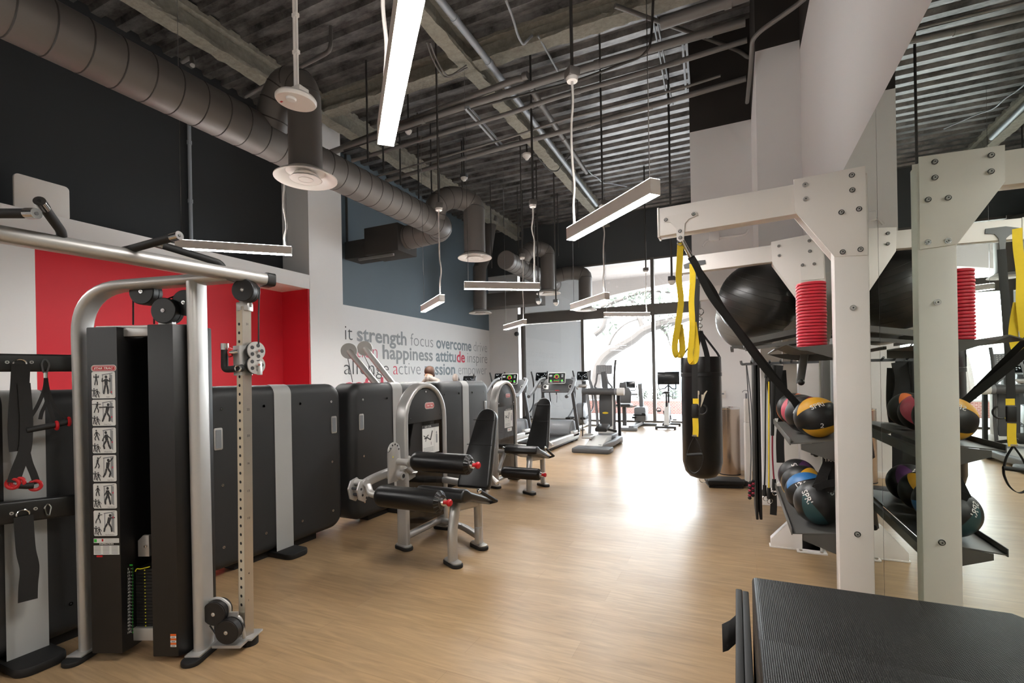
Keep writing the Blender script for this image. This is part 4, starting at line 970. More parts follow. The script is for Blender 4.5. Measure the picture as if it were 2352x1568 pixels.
# trainer 2 hanging in front of the bag
yh = 4.70
t2 = thing('suspension_trainer', at_y(1597, 842, yh), 'black and yellow suspension trainer handle hanging in front of the punching bag', 'strap')
b = MB(m='webbing'); strap(b, [at_y(1601, 640, yh), at_y(1600, 690, yh), at_y(1598, 760, yh), at_y(1596, 840, yh), at_y(1596, 915, yh)], 0.05, up=(1, 0, 0)); b.build('webbing', t2)
b = MB(m='yellow_web'); strap(b, [at_y(1598, 915, yh-0.004), at_y(1598, 927, yh-0.004)], 0.05, up=(1, 0, 0), n=0); b.build('yellow_webbing', t2); b = MB(m='yellow_web'); strap(b, [at_y(1597, 960, yh-0.004), at_y(1598, 985, yh-0.004), at_y(1597, 1002, yh-0.004)], 0.05, up=(1, 0, 0)); b.build('yellow_webbing', t2)
b = MB(m='black_plastic'); b.box(at_y(1597, 943, yh), (0.058, 0.03, 0.12), bev=0.01); b.torus(at_y(1612, 940, yh), 0.045, 0.007, (1, 0, 0), (0, 0, 1), a0=-2, a1=1.2); b.build('buckle', t2)
b = MB(m='chrome'); b.box(at_y(1595, 1000, yh), (0.04, 0.012, 0.014)); b.build('ring', t2)
b = MB(m='webbing'); strap(b, [at_y(1595, 1002, yh), at_y(1584, 1022, yh), at_y(1577, 1046, yh-0.02)], 0.03, up=(0, 1, 0)); strap(b, [at_y(1596, 1002, yh), at_y(1606, 1022, yh), at_y(1613, 1044, yh-0.02)], 0.03, up=(0, 1, 0)); b.build('handle_webbing', t2)
b = MB(m='rubber'); b.cyl(at_y(1577, 1045, yh-0.02), at_y(1614, 1043, yh-0.02), 0.016); b.build('grip', t2)
b = MB(m='webbing'); strap(b, [at_y(1577, 1047, yh-0.03), at_y(1576, 1062, yh-0.05), at_y(1584, 1080, yh-0.05), at_y(1596, 1086, yh-0.05), at_y(1608, 1076, yh-0.05), at_y(1614, 1058, yh-0.04), at_y(1614, 1046, yh-0.03)], 0.035, up=(0, 1, 0)); b.build('foot_cradle', t2)
# trainer 3 over the bottom shelf
t3 = thing('suspension_trainer', (0.47, 3.28, 1.06), 'black suspension trainer with yellow tab hanging from the middle shelf over the teal ball', 'strap')
yy = 3.22
b = MB(m='yellow_web'); b.raw([at_y(u, v, yy) for u, v in ((1896, 1040), (1909, 1040), (1909, 1048), (1894, 1048))], [(0, 1, 2, 3)], None, False); b.build('tab', t3)
b = MB(m='webbing'); strap(b, [at_y(1902, 1030, yy+0.01), at_y(1902, 1060, yy+0.01), at_y(1890, 1090, yy), at_y(1876, 1122, yy)], 0.05, up=(0.8, 0, -0.5)); strap(b, [at_y(1910, 1050, yy+0.02), at_y(1912, 1090, yy+0.02), at_y(1905, 1130, yy+0.03)], 0.04, up=(1, 0, 0)); strap(b, [at_y(1872, 1120, yy-0.01), at_y(1896, 1112, yy), at_y(1918, 1108, yy)], 0.04, up=(0, 0, 1)); b.build('webbing', t3)
b = MB(m='white_plastic'); text_into(b, 'TRX', basis(at_y(1893, 1059, yy-0.012), (1, 0, 0), (0, 0, 1)), height=0.018, m='white_plastic', bold=0.02); b.build('lettering', t3)
# hanging black mats edge-on
for lab, u0, u1, x0, y0 in (('thin black exercise mat hung edge-on from the rack hooks, front one', 1733, 1739, 0, 4.72), ('thin black exercise mat hung edge-on from the rack hooks, rear one', 1741.5, 1748, 0, 4.74)):
    a0 = at_y(u0, 1000, y0).x; a1 = at_y(u1, 1000, y0).x; zt = at_y(u0, 812 if u0 < 1740 else 815, y0).z; zb = at_y(u0, 1193, y0).z
    b = MB(m='rubber'); b.bx((a0, y0, zb), (a1, y0+0.55, zt), bev=0.006); tagged(b, 'exercise_mat', lab, 'mat')
# resistance tubes
for (lab, col, P) in (('black resistance tube hanging left of the yellow one', 'rubber', [(1759, 868), (1758, 960), (1757.5, 1060), (1756, 1114)]), ('yellow resistance tube hanging from the rack hooks', 'yellow_web', [(1766, 876), (1766, 960), (1766, 1060), (1766, 1120)]), ('dark red resistance tube hanging right of the yellow one', 'ball_maroon', [(1774, 1000), (1774, 1040), (1776, 1080), (1778, 1100)])):
    yy = {'rubber': 4.63, 'yellow_web': 4.56, 'ball_maroon': 4.49}[col]; r = thing('resistance_tube', at_y(P[-1][0], P[-1][1], yy), lab, 'exercise band')
    b = MB(m=col); b.tube(spline([at_y(u, v, yy) for u, v in P], 4), 0.006, n=8); b.build('tubing', r)
    b = MB(m='rubber'); e = at_y(P[-1][0], P[-1][1], yy); b.cyl(e, e+V((0, 0, -0.09)), 0.014, 0.017); b.build('grip', r)
    b = MB(m='chrome'); b.torus(e+V((0.006, 0, -0.11)), 0.02, 0.003, (1, 0, 0.3), (0, 0, 1), n=16, k=6); b.build('ring', r)
    b = MB(m='rubber'); t_ = at_y(P[0][0], P[0][1], yy); b.cyl(t_, V((t_.x+0.02, yy, zz if False else at_y(P[0][0], 838, yy).z)), 0.012, 0.02); b.build('top_grip', r)
b = MB(m='webbing'); yy = 4.66
strap(b, [at_y(1782, 838, yy), at_y(1778, 880, yy), at_y(1786, 930, yy), at_y(1788, 960, yy)], 0.11, 0.03, up=(1, 0, 0)); strap(b, [at_y(1796, 850, yy+0.03), at_y(1800, 930, yy+0.03), at_y(1792, 1000, yy+0.03), at_y(1793, 1062, yy+0.03)], 0.06, 0.02, up=(1, 0, 0))
tagged(b, 'harness', 'bunch of black webbing harness hanging behind the middle shelf balls', 'strap')
b = MB(m='webbing'); strap(b, [at_y(1776, 1130, 4.6), at_y(1777, 1160, 4.6), at_y(1776, 1182, 4.6)], 0.05, 0.008, up=(1, 0, 0)); tagged(b, 'strap_end', 'loose black strap end dangling below the bottom shelf', 'strap')
# jump rope
r = thing('jump_rope', at_y(1723, 1140, 4.7), 'jump rope with dark red beaded handles hanging left of the black mats', 'jump rope')
b = MB(m='dark_grey'); b.tube(spline([at_y(u, v, 4.7) for u, v in ((1714, 838), (1720, 930), (1725, 1030), (1723, 1108))], 4), 0.004, n=6); b.tube(spline([at_y(u, v, 4.7) for u, v in ((1715, 838), (1726, 930), (1729, 1030), (1730, 1105))], 4), 0.004, n=6); b.build('rope', r)
for u, v0, v1 in ((1723, 1106, 1146), (1730, 1102, 1140)):
    b = MB(m='ball_maroon'); a, e = at_y(u, v0, 4.7), at_y(u-1, v1, 4.7)
    for i in range(7): b.sph(a+(e-a)*((i+0.5)/7), 0.016, (1, 1, 0.9), n=10, k=6, m='ball_maroon' if i % 2 else 'rubber')
    b.build('handle', r)
# ---------------------------------------------------------------- trash can, scale
p = at_z(1676, 1092, 0)
r = thing('trash_can', (p.x, p.y+0.15, 0), 'tall round brushed steel bin beside the punching bag', 'bin')
b = MB(m='steel_brushed'); M = Matrix.Translation((p.x, p.y+0.15, 0)); b.lathe([(0.150, 0.012), (0.152, 0.02), (0.152, 0.99), (0.148, 0.995)], M, 40); b.build('can_body', r)
b = MB(m='chrome'); b.lathe([(0.152, 0.985), (0.155, 0.99), (0.154, 1.01), (0.13, 1.016), (0.085, 1.012), (0.08, 0.98), (0.001, 0.97)], M, 40); b.build('lid', r)
b = MB(m='rubber'); b.lathe([(0.153, 0.0), (0.155, 0.012), (0.150, 0.016)], M, 40); b.build('base_ring', r)
p = at_z(1626, 1120, 0); r = thing('floor_scale', (p.x+0.22, p.y+0.15, 0), 'physician scale with black platform and white column behind the black mats', 'scale')
Ms = TR(p.x, p.y, 0, math.radians(12))
b = MB(Ms, 'rubber'); b.bx((0, 0, 0.03), (0.46, 0.33, 0.10), bev=0.025); b.bx((0.02, 0.02, 0.0), (0.44, 0.31, 0.03)); b.bx((0.46, 0.08, 0.02), (0.52, 0.25, 0.08), bev=0.01); b.build('platform', r)
b = MB(Ms, 'white_plastic'); b.bx((0.50, 0.12, 0.03), (0.575, 0.21, 0.86), bev=0.012); b.bx((0.505, 0.125, 0.86), (0.57, 0.205, 1.18), bev=0.01); b.build('column', r)
b = MB(Ms, 'grey_plastic'); b.cyl((0.53, 0.16, 1.18), (0.53, 0.16, 1.25), 0.012); b.torus((0.52, 0.16, 1.25), 0.04, 0.004, (1, 0, 0), (0, 0, 1), a0=0.3, a1=2.8); b.build('height_rod', r)
# ---------------------------------------------------------------- padded box and folded mat in front
zt = 0.86
A = at_z(1727, 1321, zt); Bx = 0.70
r = thing('plyo_box', (0.37, 1.4, 0), 'large black padded plyometric box in the bottom right corner', 'plyo box')
b = MB(m='weave_vinyl'); bm_ = 0.018
b.prism([(A.x, 0.92), (Bx, 0.92), (Bx, A.y-0.06), (Bx-0.045, A.y), (A.x, A.y)], Matrix.Translation((0, 0, 0.0)), zt, bev=0.018, seg=3); 
b.build('box_body', r)
sy = at_z(1743, 1466, zt+0.006).y
b = MB(m='weave_vinyl'); b.prism([(A.x+0.004, 0.918), (Bx-0.004, 0.918), (Bx-0.004, sy-0.035), (A.x+0.004, sy)], Matrix.Translation((0, 0, zt-0.004)), 0.012, bev=0.004); b.build('lid_flap', r)
b = MB(m='grey_vinyl'); b.tube([(A.x+0.004, sy+0.002, zt+0.002), (Bx-0.004, sy-0.033, zt+0.002)], 0.0025, n=6); b.build('seam', r)
mA = at_d(1701, 1352, 1.83)
r = thing('folded_mat', (A.x-0.04, 1.3, 0), 'black folded mat with a carry strap standing against the padded box', 'mat')
b = MB(m='rubber'); b.bx((A.x-0.05, 0.95, 0), (A.x-0.028, mA.y, mA.z), bev=0.004); b.bx((A.x-0.0275, 0.97, 0), (A.x-0.006, mA.y-0.01, mA.z-0.0), bev=0.004); b.build('mat_panels', r)
b = MB(m='webbing'); x_ = A.x-0.055
def sp(u, v): return at_plane(u, v, (0, 1.62, 0), (0, 1, 0))
b.raw([at_d(u, v, d) for u, v, d in ((1703, 1408, 1.70), (1690, 1412, 1.70), (1676, 1424, 1.69), (1658, 1433, 1.69), (1660, 1497, 1.66), (1672, 1493, 1.66), (1690, 1476, 1.67), (1705, 1470, 1.67))], [(0, 1, 6, 7), (1, 2, 5, 6), (2, 3, 4, 5)], None, True)
o = b.build('carry_strap', r); md = o.modifiers.new('thick', 'SOLIDIFY'); md.thickness = 0.004
# ================================================================ CABLE MACHINE (left foreground)
MC = TR(-3.33, 1.47, 0, math.radians(23)); MCi = MC.inverted(); NC = (MC.to_3x3() @ V((0, 1, 0)))
def lp(u, v, y): return MCi @ at_plane(u, v, MC @ V((0, y, 0)), NC)
cm = thing('cable_machine', MC, 'silver and black cable pulley machine with chin up bar at the left front', 'gym machine')
xL = lp(193, 1000, 0).x; xM = lp(461, 1000, 0).x
zT = lp(340, 648, 0).z
pr = rrect(0.062, 0.15, 0.028, 5)      # x: in plane, y: depth
def T3(p): return V(p)
b = MB(MC, 'silver')
pL0 = lp(207, 1490, 0.0); pL1 = lp(190, 800, 0.0); pL1 = pL1+(pL1-pL0)*((zT-0.03-pL1.z)/(pL1.z-pL0.z))
path = fillet([(pL0.x, 0.0, 0.03), (pL1.x, 0.0, zT-0.03), (xM+0.16, 0.0, zT+0.015), (xM+0.19, 0, zT+0.018)], [0.26, 0.26, 0.02], 10)
prf = rrect(0.115, 0.054, 0.025, 5)
b.tube(path, prof=prf, up=(0, 1, 0)); b.build('main_frame', cm)
b = MB(MC, 'silver'); pM0 = lp(469, 1490, 0.0); pM1 = lp(452, 690, 0.0); b.tube([(pM0.x, 0, 0.03), (pM1.x, 0.0, zT-0.01)], prof=rrect(0.125, 0.058, 0.027, 5), up=(0, 1, 0)); b.build('upright', cm)
# feet
for x in (pL0.x, pM0.x):
    b = MB(MC, 'silver'); b.box((x, 0.03, 0.035), (0.085, 0.26, 0.012), bev=0.004); b.build('foot_plate', cm)
    b = MB(MC, 'rubber'); b.prism(rrect(0.10, 0.36, 0.048, 5), Matrix.Translation((x, 0.03, 0.0)), 0.028, bev=0.006); b.build('foot_pad', cm)
# shrouds
zt = lp(250, 750, -0.09).z
def shroud_plan(x0, x1, x2, y0, y1): return [(x0, y0), (x1, y0), (x2, y1), (x2, 0.16), (x0, 0.16)]
YF = -0.085
xa, xb, xc = lp(203, 1000, YF).x, lp(272, 1000, YF).x, lp(298, 1000, -0.02).x
b = MB(MC, 'black_plastic'); F0 = Matrix.Translation((0, 0, 0.045))
b.prism(shroud_plan(xa, xb, xc, YF, -0.02), F0, zt-0.045, bev=0.006); lsh = b.build('left_shroud', cm)
xd, xe, xf = lp(338, 1000, YF).x, lp(401, 1000, YF).x, lp(441, 1000, -0.02).x
b = MB(MC, 'black_plastic'); b.prism([(xd, YF+0.02), (xd+0.012, YF), (xe, YF), (xf, -0.02), (xf, 0.16), (xd, 0.16)], Matrix.Translation((0, 0, 0.028)), zt-0.02, bev=0.006); b.build('right_shroud', cm)
b = MB(MC, 'rubber'); b.bx((xc, 0.12, 0.1), (xd, 0.15, zt-0.02)); b.build('back_cover', cm)
b = MB(MC, 'silver'); b.bx((xa, -0.03, zt-0.004), (xf, 0.1, zt+0.012), bev=0.003); b.build('cross_brace', cm); b = MB(MC, 'silver'); b.bx((xc-0.01, -0.045, zt-0.05), (xd+0.01, 0.0, zt-0.005), bev=0.003); b.build('cross_brace', cm); b = MB(MC, 'silver'); b.bx((xc-0.01, -0.02, 0.08), (xd+0.01, 0.06, 0.15), bev=0.004); b.build('cross_brace', cm)
# weight stack in the slot
b = MB(MC, 'rubber')
zs0, zs1 = lp(320, 1455, 0.0).z, lp(320, 1305, 0.0).z
ng = 20
for i in range(ng):
    z = zs0+(zs1-zs0)*i/ng; b.bx((xc+0.002, 0.0, z), (xd-0.002, 0.10, z+(zs1-zs0)/ng*0.9), bev=0.002)
    b.bx((lp(338, 1400, 0).x-0.012, -0.002, z+0.006), (lp(338, 1400, 0).x-0.006, 0.0, z+(zs1-zs0)/ng*0.62), m='yellow_ink')
b.build('weight_stack', cm)
b = MB(MC, 'silver'); p = lp(325, 1255, 0.0); b.prism([(p.x-0.03, p.z-0.06), (p.x+0.035, p.z-0.06), (p.x+0.035, p.z+0.06), (p.x, p.z+0.06), (p.x-0.03, p.z+0.03)], basis((0, 0.03, 0), (1, 0, 0), (0, 0, 1)), 0.02, bev=0.003)
b.cyl((p.x+0.02, 0.008, p.z), (p.x+0.02, 0.0, p.z), 0.008, m='chrome'); b.build('stack_carriage', cm)
b = MB(MC, 'yellow_ink'); q = lp(318, 1303, -0.01); b.tube(spline([lp(u, v, -0.01) for u, v in ((311, 1312), (314, 1306), (322, 1306), (332, 1304), (344, 1301))], 4), 0.003, n=6); b.build('selector_lanyard', cm)
# numbers and ticks on the left shroud bevel
b = MB(MC, 'white_plastic'); bn = V((xc-xb, 0.065, 0)).normalized(); nn = V((bn.y, -bn.x, 0))
def onbev(u, v):
    P = MC @ V((xb, YF, 0)); n = MC.to_3x3() @ nn; return MCi @ at_plane(u, v, P, n)
for i in range(20):
    v = 1307+(1453-1307)*i/19; p = onbev(292.5, v)+nn*0.002
    text_into(b, str(5*(i+1)), basis(p+V((0, 0, -0.006)), bn, (0, 0, 1)), height=0.0115, m='white_plastic', bold=0.01)
    for u0, u1, mm in ((299.5, 302, 'white_plastic'), (303.5, 305.2, 'green_ink')):
        a = onbev(u0, v-1.5)+nn*0.002; c = onbev(u1, v-1.5)+nn*0.002; hh = 0.0025 if mm == 'white_plastic' else 0.011
        b.raw([a+V((0, 0, -hh/2)), c+V((0, 0, -hh/2)), c+V((0, 0, hh/2)), a+V((0, 0, hh/2))], [(0, 1, 2, 3)], mm, False)
a = onbev(297, 1299)+nn*0.002; c = onbev(304, 1299)+nn*0.002; b.raw([a, c, c+V((0, 0, 0.008)), a+V((0, 0, 0.008))], [(0, 1, 2, 3)], 'green_ink', False)
b.build('weight_scale', lsh)
# placards on the left shroud face
def fp(u, v): return lp(u, v, YF)
def flat(bb, pts, dy, m):
    bb.raw([V((p[0], YF-dy, p[1])) for p in pts], [tuple(range(len(pts)))], m, False)
def blobman(bb, x, z, h, m, dy, pose=0):
    """small standing silhouette: head, torso, arms, legs"""
    def limb(pts, w):
        for i in range(len(pts)-1):
            a = V((pts[i][0], 0, pts[i][1])); c = V((pts[i+1][0], 0, pts[i+1][1])); d = (c-a).normalized(); s_ = V((-d.z, 0, d.x))*w/2
            P = [V((x, 0, z))+q for q in (a-s_, c-s_*0.8, c+s_*0.8, a+s_)]; flat(bb, [(q.x, q.z) for q in P], dy, m)
    hx = (0.0, 0.10, -0.06, 0.06, 0.0, 0.12)[pose]*h
    flat(bb, [(x+hx+0.075*h*math.cos(t), z+0.92*h+0.085*h*math.sin(t)) for t in [2*PI*i/10 for i in range(10)]], dy, m)
    sh = (hx*0.8, 0.80*h); hp = (0, 0.46*h)
    limb([sh, hp], 0.2*h); limb([(hp[0]-0.05*h, hp[1]), (-0.10*h-0.05*h*(pose % 3), 0.22*h), (-0.14*h-0.1*h*(pose % 2), 0)], 0.11*h); limb([(hp[0]+0.05*h, hp[1]), (0.1*h+0.08*h*(pose % 2), 0.24*h), (0.10*h+0.05*h*(pose % 3), 0)], 0.11*h)
    arms = [((-0.22, 0.66), (-0.2, 0.86)), ((-0.28, 0.78), (-0.42, 0.78)), ((-0.2, 0.6), (-0.26, 0.44)), ((0.2, 0.9), (0.34, 1.08)), ((-0.14, 0.62), (-0.2, 0.5)), ((0.22, 0.78), (0.4, 0.8))][pose]
    for sg in ((1, 1) if pose in (3, 5) else (1, -1)):
        limb([sh, (arms[0][0]*h*sg, arms[0][1]*h), (arms[1][0]*h*sg, arms[1][1]*h)], 0.075*h)
vv = [(854, 914), (918, 977), (982, 1040), (1045, 1105), (1110, 1167), (1172, 1230)]
for i, (v0, v1) in enumerate(vv):
    off = (v0-854)*0.0149
    tl_, br = fp(210.5+off, v0), fp(265.5+off, v1); x0, x1, z1, z0 = tl_.x, br.x, tl_.z, br.z; w = x1-x0; h = z1-z0
    b = MB(MC, 'white_plastic'); pts = [(x0+w/2+p[0], z0+h/2+p[1]) for p in rrect(w, h, 0.008)]; flat(b, pts, 0.0012, 'silver_band')
    # rig outline
    gx = x0+0.46*w
    flat(b, [(gx+0.30*w, z0+0.2*h), (gx+0.42*w, z0+0.12*h), (gx+0.42*w, z0+0.88*h), (gx+0.30*w, z0+0.92*h)], 0.0016, 'grey_ink')
    flat(b, [(gx-0.02*w, z0+0.86*h), (gx+0.44*w, z0+0.93*h), (gx+0.44*w, z0+0.96*h), (gx-0.02*w, z0+0.9*h)], 0.0017, 'grey_plastic')
    flat(b, [(gx+0.0*w, z0+0.2*h), (gx+0.03*w, z0+0.2*h), (gx+0.03*w, z0+0.88*h), (gx+0.0*w, z0+0.88*h)], 0.0017, 'grey_plastic')
    blobman(b, gx+0.16*w, z0+0.16*h, 0.70*h, 'dark_ink', 0.0022, i)
    blobman(b, x0+0.2*w, z0+0.5*h, 0.42*h, 'dark_ink', 0.0022, i)
    blobman(b, x0+0.1*w, z0+0.06*h, 0.33*h, 'dark_ink', 0.0022, 0); blobman(b, x0+0.25*w, z0+0.03*h, 0.33*h, 'dark_ink', 0.0022, 2)
    flat(b, [(gx+0.36*w, z0+(0.2+0.1*i)*h), (gx+0.41*w, z0+(0.2+0.1*i)*h), (gx+0.41*w, z0+(0.26+0.1*i)*h), (gx+0.36*w, z0+(0.26+0.1*i)*h)], 0.0026, 'red_ink')
    text_into(b, ['Squat', 'Chest Press', 'Wood Chop', 'High Row', 'Push Down', 'Hip Extension'][i], basis((x0+0.62*w if i in (0, 3, 4) else x0+0.5*w, YF-0.0026, z0+0.035*h), (1, 0, 0), (0, 0, 1)), height=0.006, m='dark_ink')
    b.build('exercise_placard', lsh)
def badge(bb, cx, cz, w, h, F, text='STAR TRAC'):
    """rounded red name badge in the xz plane of F (x, z) -> world/local point"""
    def pl(pts, dy, m): bb.raw([F(p[0], p[1], dy) for p in pts], [tuple(range(len(pts)))], m, False)
    pl([(cx+p[0], cz+p[1]) for p in rrect(w, h, h*0.45)], 0.001, 'silver_band'); pl([(cx+p[0], cz+p[1]) for p in rrect(w*0.955, h*0.84, h*0.38)], 0.0016, 'red_plastic')
    pl([(cx+p[0], cz+p[1]) for p in rrect(w*0.90, h*0.66, h*0.3)], 0.002, 'silver_band'); pl([(cx+p[0], cz+p[1]) for p in rrect(w*0.875, h*0.56, h*0.25)], 0.0024, 'red_plastic')
    text_into(bb, text, None, width=w*0.74, height=h*0.30, m='white_plastic', bold=0.03, skew=0.3, center=True, fn=lambda p: F(cx+p.x, cz+p.y, 0.003))
a, c = fp(209.5, 838.5), fp(267.5, 852.5)
b = MB(MC); badge(b, (a.x+c.x)/2, (a.z+c.z)/2, c.x-a.x, a.z-c.z, lambda x, z, d: V((x, YF-d, z))); b.build('name_badge', lsh)
b = MB(MC)
a, c = fp(215.5, 1236), fp(274, 1246); flat(b, [(a.x, c.z), (c.x, c.z), (c.x, a.z), (a.x, a.z)], 0.0012, 'silver_band'); flat(b, [(a.x+0.003, c.z+0.004), (a.x+0.018, c.z+0.004), (a.x+0.018, a.z-0.004), (a.x+0.003, a.z-0.004)], 0.0016, 'green_ink'); flat(b, [(a.x+0.045, c.z+0.008), (a.x+0.055, c.z+0.008), (a.x+0.055, a.z-0.003), (a.x+0.045, a.z-0.003)], 0.0016, 'red_plastic')
for k in range(3): flat(b, [(a.x+0.062, a.z-0.006-k*0.006), (c.x-0.006, a.z-0.006-k*0.006), (c.x-0.006, a.z-0.0045-k*0.006), (a.x+0.062, a.z-0.0045-k*0.006)], 0.0016, 'grey_ink')
text_into(b, 'INSPIRATION', basis(V((fp(229, 1250).x, YF-0.0014, fp(229, 1250.5).z)), (1, 0, 0), (0, 0, 1)), width=0.078, height=0.0085, m='silver_band', bold=0.02)
a, c = fp(215.5, 1252.5), fp(275, 1273); flat(b, [(a.x, c.z), (c.x, c.z), (c.x, a.z), (a.x, a.z)], 0.0012, 'silver_band')
for col in range(3):
    for k in range(6):
        xx = a.x+0.004+(c.x-a.x)*col/3; z_ = a.z-0.007-k*0.0075; flat(b, [(xx, z_), (xx+0.036, z_), (xx+0.036, z_+0.003), (xx, z_+0.003)], 0.0016, 'grey_ink')
a, c = fp(222, 1275), fp(236, 1279); flat(b, [(a.x, c.z), (c.x, c.z), (c.x, a.z), (a.x, a.z)], 0.0012, 'red_plastic'); b.build('information_labels', lsh)
b = MB(MC); a, c = lp(391.5, 1455, YF), lp(405.5, 1485, YF); hh = (a.z-c.z)/6
for k in range(6): flat(b, [(a.x, c.z+hh*k), (c.x, c.z+hh*k), (c.x, c.z+hh*(k+0.95)), (a.x, c.z+hh*(k+0.95))], 0.0012, 'orange_ink' if k % 2 else 'silver_band')
for k in (0, 2, 4): flat(b, [(a.x+0.006, c.z+hh*(k+0.35)), (c.x-0.006, c.z+hh*(k+0.35)), (c.x-0.006, c.z+hh*(k+0.6)), (a.x+0.006, c.z+hh*(k+0.6))], 0.0016, 'dark_ink')
b.build('warning_label', cm, 'orange and white striped warning label')
# pulleys
def pulley(u, v, y, r, nm='pulley', M=MC, loc=None, axis=(0, 1, 0), par=None):
    p = loc if loc is not None else lp(u, v, y); bb = MB(M, 'black_plastic'); ax = V(axis)
    bb.cyl(p-ax*0.022, p-ax*0.018, r*0.94, r, n=32); bb.cyl(p-ax*0.018, p+ax*0.018, r, n=32); bb.cyl(p-ax*0.026, p-ax*0.022, 0.011, n=12, m='chrome'); bb.cyl(p-ax*0.030, p-ax*0.026, 0.006, n=8, m='silver'); bb.cyl(p+ax*0.026, p+ax*0.05, r*0.97, n=32)
    return bb.build(nm, par or cm)
for (u, v, y) in ((331, 671, 0.02), (381, 714, 0.0), (428, 696, 0.04), (562, 667, 0.03)): pulley(u, v, y, 0.072 if u != 562 else 0.064)
for (u, v, y) in ((496, 1406, -0.01), (525, 1448, -0.03)): pulley(u, v, y, 0.066)
b = MB(MC, 'silver'); p = lp(381, 714, 0.02)
b.bx((p.x-0.03, -0.0, p.z-0.09), (p.x+0.05, 0.03, p.z+0.0)); b.build('pulley_bracket', cm); b = MB(MC, 'silver'); q = lp(331, 671, 0.02); b.bx((q.x-0.03, 0.0, q.z), (q.x+0.03, 0.05, zT-0.02)); b.build('pulley_bracket', cm)
b = MB(MC, 'silver')
p, q = lp(497, 1406, 0), lp(526, 1447, 0); b.tube(spline([p+V((-0.08, 0.01, 0.04)), p+V((0, 0.01, 0.075)), p+V((0.065, 0.01, 0.04)), p+V((0.075, 0.01, -0.02)), q+V((0.06, 0.01, 0.06)), q+V((0.08, 0.01, -0.05))], 5), 0.009, n=8)
b.bx((p.x-0.05, 0.0, p.z-0.05), (q.x+0.05, 0.012, p.z+0.0)); b.bx((q.x-0.08, -0.03, q.z-0.085), (q.x+0.08, 0.05, q.z-0.07)); b.build('pulley_bracket', cm)
# cables
def cable(pts, y=None):
    bb = MB(MC, 'rubber'); bb.tube([lp(*p) for p in pts], 0.0042, n=8); bb.build('cable', cm)
cable([(306, 675, 0.02), (306, 746, 0.02)]); cable([(354, 715, 0.01), (354, 744, 0.01)]); cable([(381, 688, 0.02), (420, 672, 0.04)]); cable([(596, 660, 0.02), (594, 720, 0.02), (594, 790, 0.02)]); cable([(482, 1436, -0.02), (500, 1462, -0.03)])
# round end cap of the hub at the top: chin bar
b0 = at_y(606, 642, 1.97); bdir = (at_plane(0, 538, b0, V((-0.20, -0.98, 0)).cross(V((0, 0, 1))))-b0).normalized()
MCw = Matrix.Identity(4)
b = MB(MCw, 'silver'); b.tube([b0-bdir*-0.0, b0+bdir*2.1], prof=rrect(0.066, 0.10, 0.03, 5), up=(0, 0, 1)); b.build('chin_up_bar', cm)
b = MB(MCw, 'black_plastic'); b.tube([b0-bdir*0.045, b0], prof=rrect(0.075, 0.108, 0.02, 4), up=(0, 0, 1)); b.build('bar_end_cap', cm)
def bard(u, v):   # point on the chin bar's vertical plane
    n = bdir.cross(V((0, 0, 1))); return at_plane(u, v, b0, n)
for pts in ([(262, 581, 0.0), (300, 572, -0.02), (397, 545, -0.30)], [(496, 622, -0.01), (514, 618, -0.01), (505, 604, 0.0), (480, 596, 0.01), (372, 563, 0.06)], [(110, 557, 0.0), (128, 552, -0.02), (143, 545, -0.02), (140, 530, -0.05), (101, 476, -0.20)], [(-60, 490, 0.0), (64, 490, -0.25)]):
    W = []
    for (u, v, dd) in pts:
        q = bard(u, v); W.append(O+(q-O)*(1+dd/(q-O).length))
    W = fillet(W, 0.05, 6) if len(W) > 2 else W
    bb = MB(MCw, 'rubber'); bb.tube(W, 0.0185, n=16); hd = bb.build('chin_up_handle', cm)
    d = (W[-1]-W[-2]).normalized(); bb = MB(MCw, 'chrome'); bb.cyl(W[-1]-d*0.004, W[-1]+d*0.042, 0.0205, n=20); bb.cyl(W[-1]+d*0.042, W[-1]+d*0.044, 0.007, n=10, m='black_plastic'); bb.build('end_ring', hd)
# perforated column with sliding carriage
yc = 0.10
xh = lp(561, 1100, yc).x; tilt = (lp(566, 1455, yc).x-lp(560, 760, yc).x)/(lp(560, 760, yc).z-lp(566, 1455, yc).z)
zc1, zc0 = lp(560, 705, yc).z, 0.05
def colx(z): return lp(560, 760, yc).x+(lp(560, 760, yc).z-z)*tilt
rzc = Matrix.Rotation(math.radians(-28), 4, 'Z')
b = MB(MC, 'alu')
def cq(z, s1, s2):
    q = rzc @ V((s1*0.030, s2*0.026, 0)); return V((colx(z)+q.x, yc+q.y, z))
b.tube([(colx(zc0), yc, zc0), (colx(zc1), yc, zc1)], prof=[(0.026, 0.030), (-0.026, 0.030), (-0.026, -0.030), (0.026, -0.030)], up=rzc @ V((0, 1, 0)), smooth=False); b.build('adjustment_column', cm)
